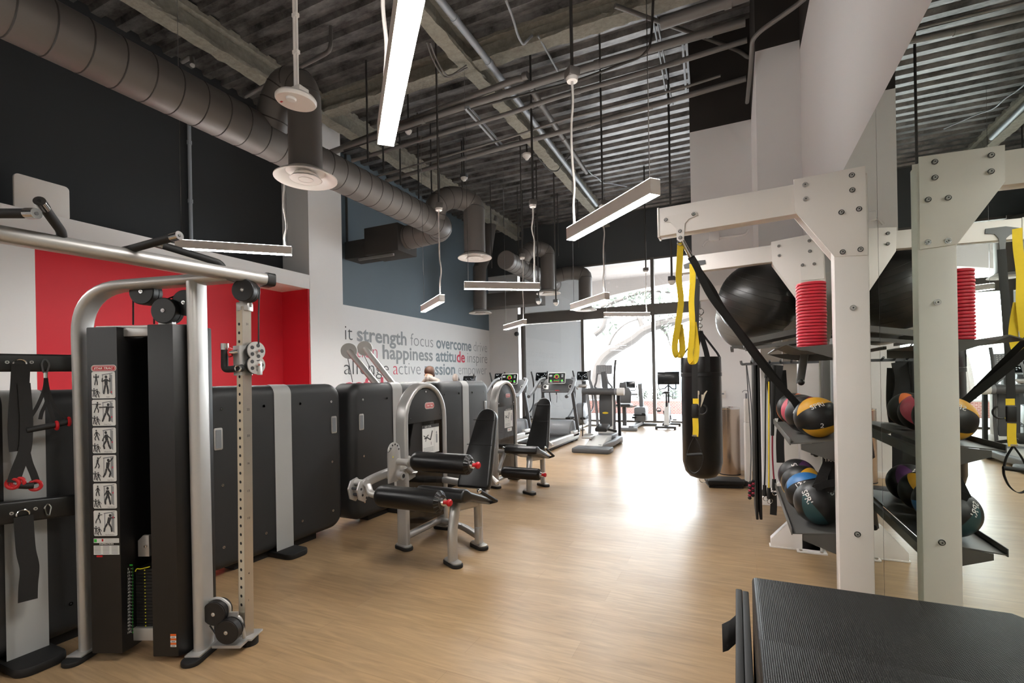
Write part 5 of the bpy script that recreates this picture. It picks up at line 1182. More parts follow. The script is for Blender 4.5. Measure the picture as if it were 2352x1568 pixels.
# holes: dark discs countersunk on the camera-facing side, and number stickers
b = MB(MC, 'rubber')
f1 = rzc @ V((0, -1, 0)); f2 = rzc @ V((1, 0, 0))
b2 = MB(MC, 'cream')
b2.raw([cq(zc0+0.05, -0.95, -1.012), cq(zc0+0.05, 0.95, -1.012), cq(zc1-0.02, 0.95, -1.012), cq(zc1-0.02, -0.95, -1.012)], [(0, 1, 2, 3)], 'cream', False); b2.build('column_face', cm)
nh = 33
for i in range(nh):
    v = 745+i*(1384-745)/(nh-1); z = lp(562, v, yc).z
    c_ = cq(z, 0.0, -1.04); b.cyl(c_, c_+f1*0.0015, 0.0085, n=14)
b.build('pin_holes', cm)
b = MB(MC, 'dark_ink')
for i, (v, t_) in enumerate(((747, '31'), (942, '22'), (1002, '20'), (1065, '16'), (1128, '13'), (1190, '10'), (1316, '4'), (1377, '1'))):
    z = lp(571, v, yc).z; F = basis(cq(z, 1.03, -0.2), -(rzc @ V((0, -1, 0))), (0, 0, 1)); text_into(b, t_, F, height=0.012, m='dark_ink', bold=0.01)
b.build('height_numbers', cm)
b = MB(MC, 'silver'); z0 = 0.045
b.box((colx(0.05), yc, 0.05), (0.13, 0.12, 0.012), bev=0.003); b.box((colx(0.1)-0.02, yc-0.035, 0.085), (0.035, 0.01, 0.09), bev=0.004); b.cyl((colx(0.1)-0.02, yc-0.04, 0.075), (colx(0.1)-0.02, yc-0.047, 0.075), 0.01, m='chrome'); b.build('column_base', cm)
b = MB(MC, 'rubber'); b.cyl((colx(0.02)+0.02, yc, 0.0), (colx(0.02)+0.02, yc, 0.044), 0.045, n=20); b.build('column_foot', cm)
b = MB(MC, 'silver'); p = lp(562, 705, yc); b.box(p, (0.07, 0.06, 0.05), bev=0.006); b.tube(spline([p+V((0.0, 0, 0.02)), p+V((-0.02, 0, 0.05)), p+V((-0.025, 0.0, 0.13))], 4), 0.016); b.tube(spline([p+V((0.03, 0, 0.0)), p+V((0.035, 0, 0.05)), p+V((0.06, 0.0, 0.12))], 4), 0.012); b.build('column_top_bracket', cm)
pc = lp(558, 828, yc)
b = MB(MC, 'silver'); b.tube([pc+V((0.0, 0, -0.085)), pc+V((-0.002, 0, 0.085))], prof=rrect(0.075, 0.078, 0.012), up=rzc @ V((0, 1, 0))); car = b.build('carriage', cm)
b = MB(MC, 'rubber'); b.tube(fillet([lp(516, 793, yc-0.03), lp(516, 830, yc-0.03), lp(516, 848, yc-0.03), lp(530, 848, yc-0.04), lp(556, 844, yc-0.06)], 0.05, 6), 0.019, n=14); b.build('carriage_handle', cm)
b = MB(MC, 'chrome'); b.cyl(lp(516, 803, yc-0.03), lp(516, 788.5, yc-0.03), 0.021, n=18); b.build('handle_cap', cm)
b = MB(MC, 'red_plastic'); q = lp(529, 809, yc-0.05); b.prism([(q.x-0.005, q.z-0.028), (q.x+0.012, q.z-0.02), (q.x+0.008, q.z), (q.x+0.012, q.z+0.02), (q.x-0.005, q.z+0.028), (q.x-0.012, q.z)], basis((0, q.y+0.012, 0), (1, 0, 0), (0, 0, 1)), 0.024, bev=0.004); b.build('pull_pin_knob', cm)
b = MB(MC, 'chrome'); b.cyl(q, lp(548, 807, yc-0.05), 0.013, n=12); b.build('pull_pin', cm)
# twin guide pulley with perforated grey cheek plates
axp = (rzc @ V((1, 0, 0))); 
for (u, v) in ((589, 806), (589, 838)):
    q = lp(u-6, v, yc-0.005); bb = MB(MC, 'rubber'); bb.cyl(q, q+axp*0.02, 0.052, n=28); bb.cyl(q+axp*0.02, q+axp*0.027, 0.053, n=28, m='silver')
    for i in range(5):
        a = 2*PI*i/5+0.3; w_ = V((0, 0, 1))*math.cos(a)*0.032+(rzc @ V((0, 1, 0)))*math.sin(a)*0.032; bb.cyl(q+axp*0.0265+w_, q+axp*0.028+w_, 0.011, n=12, m='dark_ink')
    bb.cyl(q+axp*0.027, q+axp*0.05, 0.008, n=10, m='chrome'); bb.build('guide_pulley', cm)
b = MB(MC, 'chrome'); q = lp(555, 846, yc-0.07); b.cyl(q, q+V((0.0, -0.03, -0.0)), 0.018, n=18, m='rubber'); b.torus(q+V((0, -0.035, 0)), 0.016, 0.004, (1, 0, 0), (0, 0, 1), n=16, k=6); b.build('cable_end', cm)
b = MB(MC, 'silver'); q = lp(596, 845, yc); b.box(q, (0.02, 0.03, 0.08), bev=0.003); b.build('pulley_arm', cm)
b = MB(MC, 'rubber'); p = lp(480, 1366, 0.0); b.raw([lp(470, 1368, -0.0), lp(487, 1356, 0.06), lp(487, 1368, 0.06), lp(470, 1381, 0.0)], [(0, 1, 2, 3)], None, False); b.build('name_plate', cm)
# left accessory rails running back towards the viewer (their own direction)
RD = V((0.20, 0.98, 0)).normalized()
def railp(u, v): return at_plane(u, v, at_z(183, 1490, 0)*1.0, RD.cross(V((0, 0, 1))))
for (t0, b0_, t1, b1) in ((807, 857, 811, 857), (1154, 1201, 1129, 1186)):
    q0 = railp(-40, (t0+b0_)/2+ (0.5 if t0 < 900 else 6)); q1 = railp(181, (t1+b1)/2)
    hh = abs(railp(100, t1).z-railp(100, b1).z)
    bb = MB(MCw, 'black_plastic'); bb.rod(q0, q1, 0.05, hh*0.86, bev=0.012); bb.build('accessory_rail', cm)
    bb = MB(MCw, 'black_plastic'); bb.box(q1+V((0.0, 0.012, 0)), (0.09, 0.02, hh*1.75), bev=0.004); bb.build('rail_flange', cm)
q = railp(-2, 1000); b = MB(MCw, 'black_plastic'); b.bx((q.x-0.02, q.y-0.10, 0.0), (q.x+0.04, q.y-0.035, 1.62), bev=0.01); b.build('rear_upright', cm)
# rail hardware
HW = RD.cross(V((0, 0, 1))).normalized()
def rp(u, v, off=0.03): return railp(u, v)+HW*off
for u, v in ((14, 832), (70, 832), (24, 1177), (79, 1166)): b = MB(MCw, 'chrome'); c_ = rp(u, v, 0.024); b.cyl(c_, c_+HW*0.008, 0.0085, n=12, m='silver'); b.cyl(c_+HW*0.007, c_+HW*0.009, 0.004, n=8, m='dark_ink'); b.build('rail_bolt', cm)
for u, v in ((43, 833), (50, 1176)):
    b = MB(MCw, 'chrome'); b.torus(rp(u, v+3, 0.034), 0.025, 0.004, RD, (0, 0, 1), n=20, k=6, a0=0 if v < 900 else -0.2, a1=2*PI if v < 900 else PI+0.2); b.build('d_ring', cm)
# ---------------- accessories hanging from the rails
def strapL(pts, w, m='webbing', th=0.005, off=0.045, up=RD):
    bb = MB(MCw, m); bb.tube(spline([rp(u, v, off) for u, v in pts], 5), prof=[(w/2, th/2), (-w/2, th/2), (-w/2, -th/2), (w/2, -th/2)], up=up, smooth=False); return bb
r = thing('ankle_strap', rp(43, 835), 'long black webbing strap with two red ring stirrup handles on the upper rail', 'strap')
strapL([(44, 836), (42, 880), (38, 930), (36, 985), (39, 1034)], 0.072).build('webbing', r)
strapL([(50, 880), (55, 940), (56, 985), (52, 1032), (36, 1075), (26, 1105)], 0.05, off=0.055).build('webbing', r)
strapL([(55, 1030), (62, 1060), (72, 1085), (80, 1108)], 0.03, off=0.05).build('webbing', r)
for u, v in ((25, 1108), (37, 1105), (76, 1112)):
    b = MB(MCw, 'red_plastic'); b.torus(rp(u, v, 0.05), 0.024, 0.009, (RD+HW*0.4), (0, 0, 1), n=20, k=8); b.build('ring', r)
b = MB(MCw, 'rubber'); b.tube([rp(40, 1112, 0.05), rp(58, 1113, 0.05), rp(72, 1112, 0.05)], 0.017, n=12); b.build('grip', r)
r = thing('stirrup_handle', rp(100, 835), 'black stirrup handle with red ends hanging by a carabiner from the upper rail', 'handle')
b = MB(MCw, 'dark_grey'); b.tube(fillet([rp(98, 826, 0.03), rp(92, 835, 0.035), rp(96, 856, 0.04), rp(104, 856, 0.04), rp(110, 836, 0.035), rp(104, 826, 0.03), rp(98, 826, 0.03)], 0.012), 0.0045, n=8); b.build('carabiner', r)
b = MB(MCw, 'chrome'); b.cyl(rp(101, 856, 0.04), rp(101, 868, 0.04), 0.009, n=10); b.build('swivel', r)
for pts in ([(101, 868), (97, 895), (80, 935), (58, 968)], [(101, 868), (107, 900), (122, 935), (150, 962)], [(101, 868), (104, 915), (92, 945), (88, 962)], [(102, 870), (100, 905), (112, 945), (122, 972)]):
    strapL(pts, 0.016, off=0.045).build('cord', r)
b = MB(MCw, 'rubber'); b.tube([rp(56, 987, 0.05), rp(120, 975, 0.05), rp(156, 966, 0.05)], 0.016, n=12); b.build('grip', r)
for u, v in ((125, 976), (153, 967)):
    b = MB(MCw, 'red_plastic'); b.torus(rp(u, v, 0.05), 0.02, 0.008, (HW), (0, 0, 1), n=18, k=8); b.build('ring', r)
o = strapL([(50, 1182), (52, 1215), (56, 1262), (64, 1300), (61, 1340), (60, 1374)], 0.075); tagged(o, 'thigh_strap', 'black webbing strap hanging free from the lower rail ring', 'strap')
b = MB(MCw, 'chrome'); b.tube(fillet([rp(104, 1156, 0.03), rp(99, 1163, 0.033), rp(104, 1181, 0.036), rp(110, 1181, 0.036), rp(115, 1162, 0.033), rp(110, 1156, 0.03), rp(104, 1156, 0.03)], 0.012), 0.0042, n=8); tagged(b, 'carabiner', 'small empty chrome carabiner on the lower black rail', 'carabiner')
# ================================================================ WEIGHT STACK SHROUD PANELS
def panel(xc_, ya, yb, lab, stripe=0.5, feet=True):
    r = thing('shroud_panel', (xc_, (ya+yb)/2, 0), lab, 'shroud panel', 'grey weight stack shroud panels')
    zb, zt = 0.055, 1.485; L = yb-ya; H_ = zt-zb; th = 0.26
    F = basis((xc_-th, (ya+yb)/2, (zb+zt)/2), (0, 1, 0), (0, 0, 1))
    b = MB(m='shroud')
    # rounded face with large roundover on the front edges
    n = 7; rings = []
    R0 = 0.15; ro = 0.085
    vs = []; outer = []
    for k in range(n+1):
        t = PI/2*k/n; ins = ro*(1-math.cos(t)); x = xc_-ro+ro*math.sin(t)
        ringp = rrect(L-2*ins, H_-2*ins, max(0.03, R0-ins), 7); outer.append([V((x, (ya+yb)/2+p[0], (zb+zt)/2+p[1])) for p in ringp])
    back = [V((xc_-th, q.y, q.z)) for q in outer[0]]
    allr = [back]+outer; q = len(back)
    for rg in allr: vs += rg
    fs = [tuple(range(q))[::-1], tuple((len(allr)-1)*q+j for j in range(q))]
    for i in range(len(allr)-1):
        for j in range(q): fs.append((i*q+j, i*q+(j+1) % q, (i+1)*q+(j+1) % q, (i+1)*q+j))
    b.raw(vs, fs); body = b.build('panel_body', r)
    # stripe
    ys = ya+L*stripe; w = 0.088
    b = MB(m='stripe'); e = 0.004
    prof = [(xc_-th, zt+e)]
    for k in range(9):
        t = PI/2*k/8; prof.append((xc_-ro+(ro+e)*math.sin(t), zt-ro+(ro+e)*math.cos(t)))
    prof.append((xc_+e, zb-0.02))
    vs = []; fs = []
    for (x, z) in prof: vs += [(x, ys-w, z), (x, ys+w, z)]
    for i in range(len(prof)-1): fs.append((2*i, 2*i+1, 2*i+3, 2*i+2))
    b.raw(vs, fs); b.build('stripe_band', r)
    for yy in (ya+0.13, yb-0.13):
        b = MB(m='silver'); zz = 1.08
        b.prism(rrect(0.07, 0.17, 0.012), basis((xc_-0.004, yy, zz), (0, 1, 0), (0, 0, 1)), 0.012, bev=0.003); b.prism(rrect(0.045, 0.14, 0.006), basis((xc_+0.005, yy, zz), (0, 1, 0), (0, 0, 1)), 0.0045, m='grey_plastic'); b.build('hand_grip', r)
    for yy in (ya+0.16, ys-w-0.1, ys+w+0.1, yb-0.16):
        for zz in (1.31, 0.72 if yy in (ya+0.16, yb-0.16) else 1.31, 0.24):
            b = MB(m='chrome'); b.cyl((xc_-0.002, yy, zz), (xc_+0.006, yy, zz), 0.013, 0.011, n=12); b.cyl((xc_+0.0055, yy, zz), (xc_+0.007, yy, zz), 0.005, n=6, m='dark_ink'); b.build('screw', body)
    if feet:
        b = MB(m='rubber'); F = Matrix.Translation((xc_+0.02, ys, 0)); b.prism(rrect(0.34, 0.22, 0.07, 5), F, 0.05, bev=0.012); b.build('floor_foot', r)
    b = MB(m='rubber'); b.bx((xc_-0.2, ya+0.3, 0), (xc_-0.08, yb-0.3, 0.06)); b.build('plinth', r)
XPN = -3.62
panel(XPN, 2.30, 3.74, 'grey shroud panel with pale stripe just right of the cable machine')
panel(XPN+0.08, 0.62, 2.04, 'dark shroud panel with pale stripe behind the accessory rails at the left edge', 0.47)
panel(XPN+0.06, 3.80, 5.27, 'grey shroud panel partly hidden behind the leg curl tower')
panel(XPN+0.06, 5.36, 6.82, 'grey shroud panel farthest along the row, beside the treadmills')
# ================================================================ LEG MACHINES
def leg_machine(dx, dy, lab, second=False):
    M0 = TR(dx, dy)
    r = thing('leg_machine', TR(dx-2.4, dy+3.6), lab, 'gym machine')
    B = lambda m: MB(M0, m)
    xt = -2.72; ya, yb = 3.50, 4.17; ym = (ya+yb)/2; hw_ = (yb-ya)/2-0.02; zs = 1.13
    if second: xt = -2.33-0.36; 
    pts = [V((xt, ya+0.02, 0.04)), V((xt, ya+0.02, zs))]+[V((xt, ym-hw_*math.cos(t), zs+0.325*math.sin(t))) for t in [PI*i/14 for i in range(1, 14)]]+[V((xt, yb-0.02, zs)), V((xt, yb-0.02, 0.04))]
    b = B('silver'); b.tube(pts, prof=rrect(0.12, 0.05, 0.022, 4), up=(1, 0, 0)); b.build('tower_frame', r)
    # dome cover
    b = B('shroud'); dome = [(ym-hw_+0.03, zs-0.02), (ym+hw_-0.03, zs-0.02)]+[(ym+(hw_-0.03)*math.cos(t), zs+0.295*math.sin(t)) for t in [PI*i/14 for i in range(1, 14)]]
    b.prism(dome, basis((xt-0.02, 0, 0), (0, 1, 0), (0, 0, 1)), 0.06, bev=0.008); dc = b.build('dome_cover', r)
    b = B('red_plastic'); badge(b, ym+0.06, zs+0.13, 0.155, 0.062, lambda y, z, d: V((xt+0.041+d*2, y, z))); b.build('name_badge', dc)
    for (y, z) in ((ym, zs+0.265), (ym-hw_+0.07, zs+0.03), (ym+hw_-0.07, zs+0.03)): b = B('chrome'); b.cyl((xt+0.04, y, z), (xt+0.046, y, z), 0.009, n=10); b.build('dome_bolt', dc)
    b = B('smoked'); b.bx((xt+0.03, ya+0.05, 0.16), (xt+0.036, yb-0.05, zs-0.02)); b.build('stack_shield', r)
    b = B('rubber')
    for i in range(14): b.bx((xt-0.05, ym-0.02, 0.18+i*0.032), (xt+0.02, ym+0.18, 0.208+i*0.032), bev=0.003); b.bx((xt+0.02, ym+0.1, 0.185+i*0.032), (xt+0.0215, ym+0.112, 0.203+i*0.032), m='yellow_ink')
    b.cyl((xt-0.015, ym+0.03, 0.16), (xt-0.015, ym+0.03, zs), 0.012, m='chrome'); b.cyl((xt-0.015, ym+0.13, 0.16), (xt-0.015, ym+0.13, zs), 0.012, m='chrome'); b.build('weight_stack', r)
    # placard
    b = B('silver_band'); px = xt+0.038
    y0, y1, z0, z1 = (ym-0.06, ym+0.22, 0.80, 1.075)
    def pl(pts, d, m): b.raw([V((px+d, p[0], p[1])) for p in pts], [tuple(range(len(pts)))], m, False)
    pl([(y0, z0), (y1, z0), (y1, z1), (y0, z1)], 0.0, 'silver_band'); pl([(y0, z1-0.03), (y1, z1-0.03), (y1, z1), (y0, z1)], 0.001, 'dark_ink')
    text_into(b, 'LEG EXTENSION' if second else 'LEG CURL', basis((px+0.002, y0+0.04, z1-0.024), (0, 1, 0), (0, 0, 1)), height=0.017, m='silver_band', bold=0.01)
    pl([(y0+0.195, z0+0.02), (y0+0.198, z0+0.02), (y0+0.198, z1-0.035), (y0+0.195, z1-0.035)], 0.001, 'grey_ink')
    for (a, c_, w_) in (((0.03, 0.15), (0.09, 0.155), 0.012), ((0.09, 0.15), (0.13, 0.13), 0.012), ((0.13, 0.13), (0.165, 0.215), 0.016), ((0.05, 0.12), (0.06, 0.16), 0.01), ((0.02, 0.18), (0.05, 0.16), 0.01), ((0.14, 0.11), (0.14, 0.08), 0.006), ((0.06, 0.16), (0.1, 0.18), 0.01)):
        a = V((a[0]+y0, a[1]+z0, 0)); c_ = V((c_[0]+y0, c_[1]+z0, 0)); d = (c_-a).normalized(); s_ = V((-d.y, d.x, 0))*w_/2; pl([(q.x, q.y) for q in (a-s_, c_-s_, c_+s_, a+s_)], 0.0015, 'dark_ink')
    blob = [(y0+0.235+0.012*math.cos(t), z0+0.19+0.014*math.sin(t)) for t in [2*PI*i/8 for i in range(8)]]; pl(blob, 0.0015, 'grey_ink'); pl([(y0+0.222, z0+0.09), (y0+0.25, z0+0.09), (y0+0.25, z0+0.175), (y0+0.222, z0+0.175)], 0.0015, 'grey_ink')
    for k in range(4): pl([(y0+0.015, z0+0.02+0.012*k), (y0+0.18, z0+0.02+0.012*k), (y0+0.18, z0+0.024+0.012*k), (y0+0.015, z0+0.024+0.012*k)], 0.0015, 'grey_ink')
    b.build('instruction_placard', r)
    b = B('silver_band'); pl2 = [(ym+0.03+p[0], 0.765+p[1]) for p in rrect(0.15, 0.05, 0.012)]; b.raw([V((px, p[0]+0.08, p[1])) for p in pl2], [tuple(range(len(pl2)))], None, False); b.raw([V((px+0.001, ym+0.09+0.05*p[0]*10*0.1, 0.765+p[1]*0.4)) for p in rrect(0.4, 0.05, 0.01)], [tuple(range(20))], 'red_plastic', False); b.build('brand_sticker', r)
    # feet
    FR, RE = V((-2.11, 3.36, 0)), V((-2.11, 3.80 if not second else 3.86, 0))
    def foot(p, L=0.22, rz=0.0, nm='foot_pad'):
        bb = B('rubber'); bb.prism(rrect(0.10, L, 0.048, 5), Matrix.Translation(p) @ Matrix.Rotation(rz, 4, 'Z'), 0.028, bev=0.005); bb.build(nm, r)
        bb = B('silver'); bb.prism(rrect(0.085, L-0.02, 0.04, 5), Matrix.Translation((p[0], p[1], 0.028)) @ Matrix.Rotation(rz, 4, 'Z'), 0.014, bev=0.004); bb.build('foot_plate', r)
    foot((xt, ya+0.02, 0), 0.2, PI/2-0.3); foot((xt, yb-0.02, 0), 0.2, PI/2); foot(FR, 0.22, PI/2-0.5); foot(RE, 0.22, PI/2-0.5)
    sx = -2.2; zseat = 0.53
    b = B('silver'); b.tube(spline([FR+V((0, 0, 0.04)), FR+V((0.0, 0.0, 0.25)), FR+V((-0.01, 0.05, 0.40)), FR+V((-0.03, 0.12, 0.47))], 5), prof=rrect(0.06, 0.10, 0.028, 4), up=(1, 0, 0)); b.build('front_leg', r)
    b = B('silver'); b.tube([RE+V((0, 0, 0.04)), RE+V((0, -0.01, 0.42))], prof=rrect(0.06, 0.09, 0.028, 4), up=(1, 0, 0)); b.box(RE+V((0.012, -0.03, 0.12)), (0.05, 0.06, 0.15), bev=0.01); b.build('rear_leg', r)
    b = B('silver'); b.tube(fillet([(xt+0.02, yb-0.06, 0.1), (xt+0.35, (yb+RE.y)/2, 0.1), (RE.x, RE.y, 0.1)], 0.1), prof=rrect(0.05, 0.07, 0.02, 4), up=(0, 0, 1)); b.tube([(xt, ya+0.05, 0.1), (xt, yb-0.05, 0.1)], prof=rrect(0.05, 0.07, 0.02, 4), up=(0, 0, 1)); b.build('base_bar', r)
    b = B('silver'); b.tube(fillet([FR+V((-0.03, 0.05, 0.45)), RE+V((0, 0.0, 0.41)), RE+V((-0.0, 0.14, 0.46)), (sx+0.03, 4.02, 0.72), (sx-0.01, 4.14, 0.98)], 0.12), prof=rrect(0.05, 0.08, 0.02, 4), up=(1, 0, 0)); b.tube([(xt+0.03, yb-0.03, 0.50), (sx, yb-0.15, 0.50)], prof=rrect(0.06, 0.08, 0.02, 4), up=(0, 0, 1)); b.build('seat_frame', r)
    # seat with front roll
    b = B('black_vinyl')
    side = [(3.30, 0.555), (3.315, 0.60), (3.35, 0.622), (3.40, 0.618), (3.46, 0.58), (3.80, 0.455), (3.835, 0.43), (3.80, 0.395), (3.46, 0.505), (3.36, 0.51), (3.31, 0.525)]
    b.prism(side, basis((sx-0.24, 0, 0), (0, 1, 0), (0, 0, 1)), 0.46, bev=0.02, seg=3); b.build('seat', r)
    # backrest (tapered, leaning)
    bt = V((sx+0.005, 3.90, 0.49)); tp = V((sx-0.01, 4.24, 1.19)); ez = (tp-bt).normalized(); ex = V((1, 0, 0)); L = (tp-bt).length
    out = [(-0.155, 0), (-0.165, 0.05), (-0.105, L-0.11)]+[(0.105*math.cos(t), L-0.105+0.105*math.sin(t)) for t in [PI-PI*i/10 for i in range(11)]]+[(0.165, 0.05), (0.155, 0)]
    b = B('black_vinyl'); b.prism(out[::-1], basis(bt, ex, ez), 0.075, bev=0.02, seg=3); bk = b.build('backrest', r)
    yy = ex.cross(ez)
    for f in (0.52, 0.84):
        b = B('rubber')
        w_ = 0.165+(0.105-0.165)*f; p = bt+ez*(L*f); b.tube([p+ex*w_+yy*0.076, p-ex*w_+yy*0.076], 0.003, n=6); b.build('backrest_seam', bk)
    b = B('silver'); b.prism([(q[0]*0.86, q[1]*0.97+0.01) for q in out[::-1]], basis(bt-yy*0.012, ex, ez), 0.012); b.build('backrest_plate', r)
    # seat side handle
    b = B('rubber'); b.tube([(sx+0.285, 3.74, 0.455), (sx+0.27, 3.50, 0.585)], 0.016, n=12); b.tube(fillet([(sx+0.285, 3.74, 0.455), (sx+0.29, 3.78, 0.44), (sx+0.2, 3.80, 0.41)], 0.03), 0.014, n=10); b.build('side_handle', r)
    b = B('chrome'); b.sph((sx+0.27, 3.495, 0.588), 0.021); b.build('handle_tip', r)
    b = B('chrome'); b.sph((sx-0.28, 3.37, 0.58), 0.02); b.cyl((sx-0.28, 3.37, 0.58), (sx-0.28, 3.7, 0.5), 0.014, m='rubber'); b.build('handle_tip', r)
    b = B('white_plastic'); b.tube([(sx+0.10, 4.0, 0.62), (sx+0.20, 3.97, 0.55)], 0.014, n=10, rr=[0.012, 0.022]); b.cyl((sx+0.09, 4.0, 0.63), (sx+0.12, 3.995, 0.605), 0.018, m='red_plastic'); b.build('adjust_lever', r)
    # rollers
    def roller(x0, x1, y, z, rad):
        bb = B('black_vinyl'); M = basis((x0, y, z), (0, 1, 0), (0, 0, 1))
        Lr = x1-x0; bb.lathe([(0.02, 0.0), (rad*0.8, 0.0), (rad*0.97, 0.02), (rad, 0.05), (rad, Lr-0.05), (rad*0.97, Lr-0.02), (rad*0.62, Lr+0.006), (0.02, Lr+0.004)], M, 30)
        for i in range(18):
            a = 2*PI*i/18; d = V((0, math.cos(a), math.sin(a))); bb.tube([V((x1-0.018, y, z))+d*rad*0.95, V((x1+0.004, y, z))+d*rad*0.66], 0.0035, n=5)
        rl_ = bb.build('roller_pad', r)
        bb = B('chrome'); bb.cyl((x1, y, z), (x1+0.03, y, z), 0.032, 0.028, n=20); bb.build('end_washer', rl_)
        bb = B('red_plastic'); bb.lathe([(0.014, 0), (0.016, 0.02), (0.026, 0.032), (0.027, 0.045), (0.02, 0.055), (0.001, 0.057)], basis((x1+0.028, y, z), (0, 1, 0), (0, 0, 1)), 18); bb.build('end_knob', rl_)
    if not second:
        roller(-2.53, -1.96, 2.98, 0.615, 0.084); roller(-2.39, -1.87, 3.25, 0.845, 0.080)
        b = B('silver'); b.tube(spline([(xt+0.05, 3.52, 0.74), (xt+0.0, 3.35, 0.72), (xt-0.03, 3.15, 0.69), (xt-0.02, 3.0, 0.66)], 5), prof=rrect(0.075, 0.05, 0.02, 4), up=(0, 0, 1)); b.build('lever_arm', r)
        # quadrant plates
        b = B('silver'); px_ = xt+0.11; q = [(3.18, 0.66), (3.18, 0.92)]+[(3.255+0.075*math.cos(t), 0.915+0.075*math.sin(t)) for t in [PI-PI*i/10 for i in range(11)]]+[(3.34, 0.80), (3.30, 0.66)]
        b.prism(q, basis((px_, 0, 0), (0, 1, 0), (0, 0, 1)), 0.014, bev=0.003)
        for i in range(5): t = 0.2+i*0.6; b.cyl((px_+0.013, 3.255+0.058*math.cos(t), 0.915+0.058*math.sin(t)), (px_+0.016, 3.255+0.058*math.cos(t), 0.915+0.058*math.sin(t)), 0.008, n=10, m='dark_ink')
        b.cyl((xt+0.0, 3.32, 0.70), (px_+0.05, 3.32, 0.70), 0.035, n=20); b.cyl((px_+0.05, 3.32, 0.70), (px_+0.054, 3.32, 0.70), 0.018, n=14, m='chrome'); b.cyl((px_+0.013, 3.235, 0.87), (px_+0.0155, 3.235, 0.87), 0.006, m='yellow_ink', n=8); b.build('quadrant_plate', r)
        b = B('silver'); q = [(2.92, 0.58), (2.90, 0.66), (2.93, 0.72), (3.0, 0.735), (3.05, 0.69), (3.04, 0.6), (2.98, 0.55)]
        b.prism(q, basis((xt-0.06, 0, 0), (0, 1, 0), (0, 0, 1)), 0.016, bev=0.003); b.prism(q, basis((xt+0.03, 0, 0), (0, 1, 0), (0, 0, 1)), 0.016, bev=0.003); b.cyl((xt-0.07, 2.98, 0.70), (xt+0.06, 2.98, 0.70), 0.026); 
        for (y, z) in ((2.94, 0.66), (2.955, 0.61), (3.0, 0.58)): b.cyl((xt-0.062, y, z), (xt+0.048, y, z), 0.01, n=10, m='dark_ink')
        b.build('end_cam', r)
        b = B('silver'); b.tube(fillet([(xt+0.06, 3.0, 0.68), (xt+0.10, 2.98, 0.62), (-2.53, 2.98, 0.615), (-2.50, 2.98, 0.615)], 0.03), 0.028, n=14); b.build('roller_arm', r)
        b = B('silver'); b.tube(fillet([(px_+0.01, 3.30, 0.82), (px_+0.14, 3.30, 0.82), (px_+0.2, 3.25, 0.845), (-2.37, 3.25, 0.845)], 0.05), 0.03, n=14); b.cyl((px_+0.12, 3.29, 0.82), (px_+0.15, 3.285, 0.82), 0.034); b.build('thigh_arm', r)
        b = B('silver'); b.tube(spline([(xt+0.02, 3.52, 0.66), (xt+0.05, 3.6, 0.70), (xt+0.06, 3.5, 0.78)], 4), prof=rrect(0.13, 0.05, 0.02, 4), up=(0, 0, 1)); b.build('pivot_housing', r)
    else:
        roller(-2.42, -1.90, 3.22, 0.29, 0.075)
        b = B('silver'); b.tube(fillet([(-2.5, 3.45, 0.5), (-2.5, 3.3, 0.35), (-2.48, 3.22, 0.29), (-2.40, 3.22, 0.29)], 0.06), 0.025, n=12); b.tube([(xt+0.03, 3.55, 0.5), (-2.46, 3.5, 0.5)], 0.035, n=14); b.build('lever_arm', r)
    return r
leg_machine(0, 0, 'silver leg curl machine with two thick black rollers in the middle of the room')
leg_machine(-0.36, 2.46, 'leg extension machine with one low black roller behind the leg curl machine', True)
# ================================================================ machine behind the shroud panels
r = thing('multi_gym', (-4.6, 4.6, 0), 'silver multi gym with two slanted cable arms rising behind the shroud panels', 'gym machine')
for u0, v0, u1, v1, yy in ((802, 806, 868, 886, 5.2), (838, 800, 905, 884, 5.7)):
    a = at_y(u0, v0, yy); c = at_y(u1, v1, yy); d = (c-a)
    b = MB(m='silver'); b.tube([a, c, c+d*0.45], 0.045, n=18); b.build('cable_arm', r)
    b = MB(m='silver'); e = d.normalized().cross(V((0.5, -0.85, 0.1))).normalized(); nrm = V((0.55, -0.83, 0)).normalized()
    b.cyl(a-nrm*-0.03, a-nrm*0.03, 0.11, n=26); b.cyl(a-nrm*0.04, a-nrm*0.03, 0.085, n=18, m='rubber'); b.build('arm_pulley', r)
    b = MB(m='dark_rod'); b.tube([at_y(u0-4, v0+12, yy-0.02), at_y(u0+(8 if u0 < 820 else 26), v0+72, yy)], 0.005, n=6); b.build('cable', r)
    b = MB(m='black_plastic'); p = at_y(u0+8 if u0 < 820 else u0+26, v0+74, yy); b.cyl(p, p+V((0, 0, -0.09)), 0.022); b.build('cable_stop', r)
b = MB(m='silver'); b.bx((-4.7, 4.3, 0.12), (-4.55, 4.5, 0.16)); b.rod((-4.45, 4.35, 0.1), (-4.3, 6.5, 0.1), 0.08, 0.08); b.rod((-4.4, 4.5, 0.1), (-4.55, 4.7, 0.62), 0.06, 0.06); b.rod((-4.35, 5.9, 0.1), (-4.35, 6.0, 1.2), 0.12, 0.12); b.rod((-4.35, 5.3, 0.1), (-4.35, 5.4, 1.15), 0.12, 0.12)
b.bx((-5.3, 4.55, 0.0), (-4.2, 4.65, 0.12)); b.build('base_frame', r)
b = MB(m='black_plastic'); p = at_y(788, 1034, 4.55); b.cyl((p.x-0.06, p.y, p.z), (p.x+0.05, p.y, p.z), 0.085, n=24); b.build('roller', r)
r2 = thing('bench_pad', at_y(1000, 868, 6.6), 'beige padded machine rest peeking over the gap between two shroud panels', 'pad')
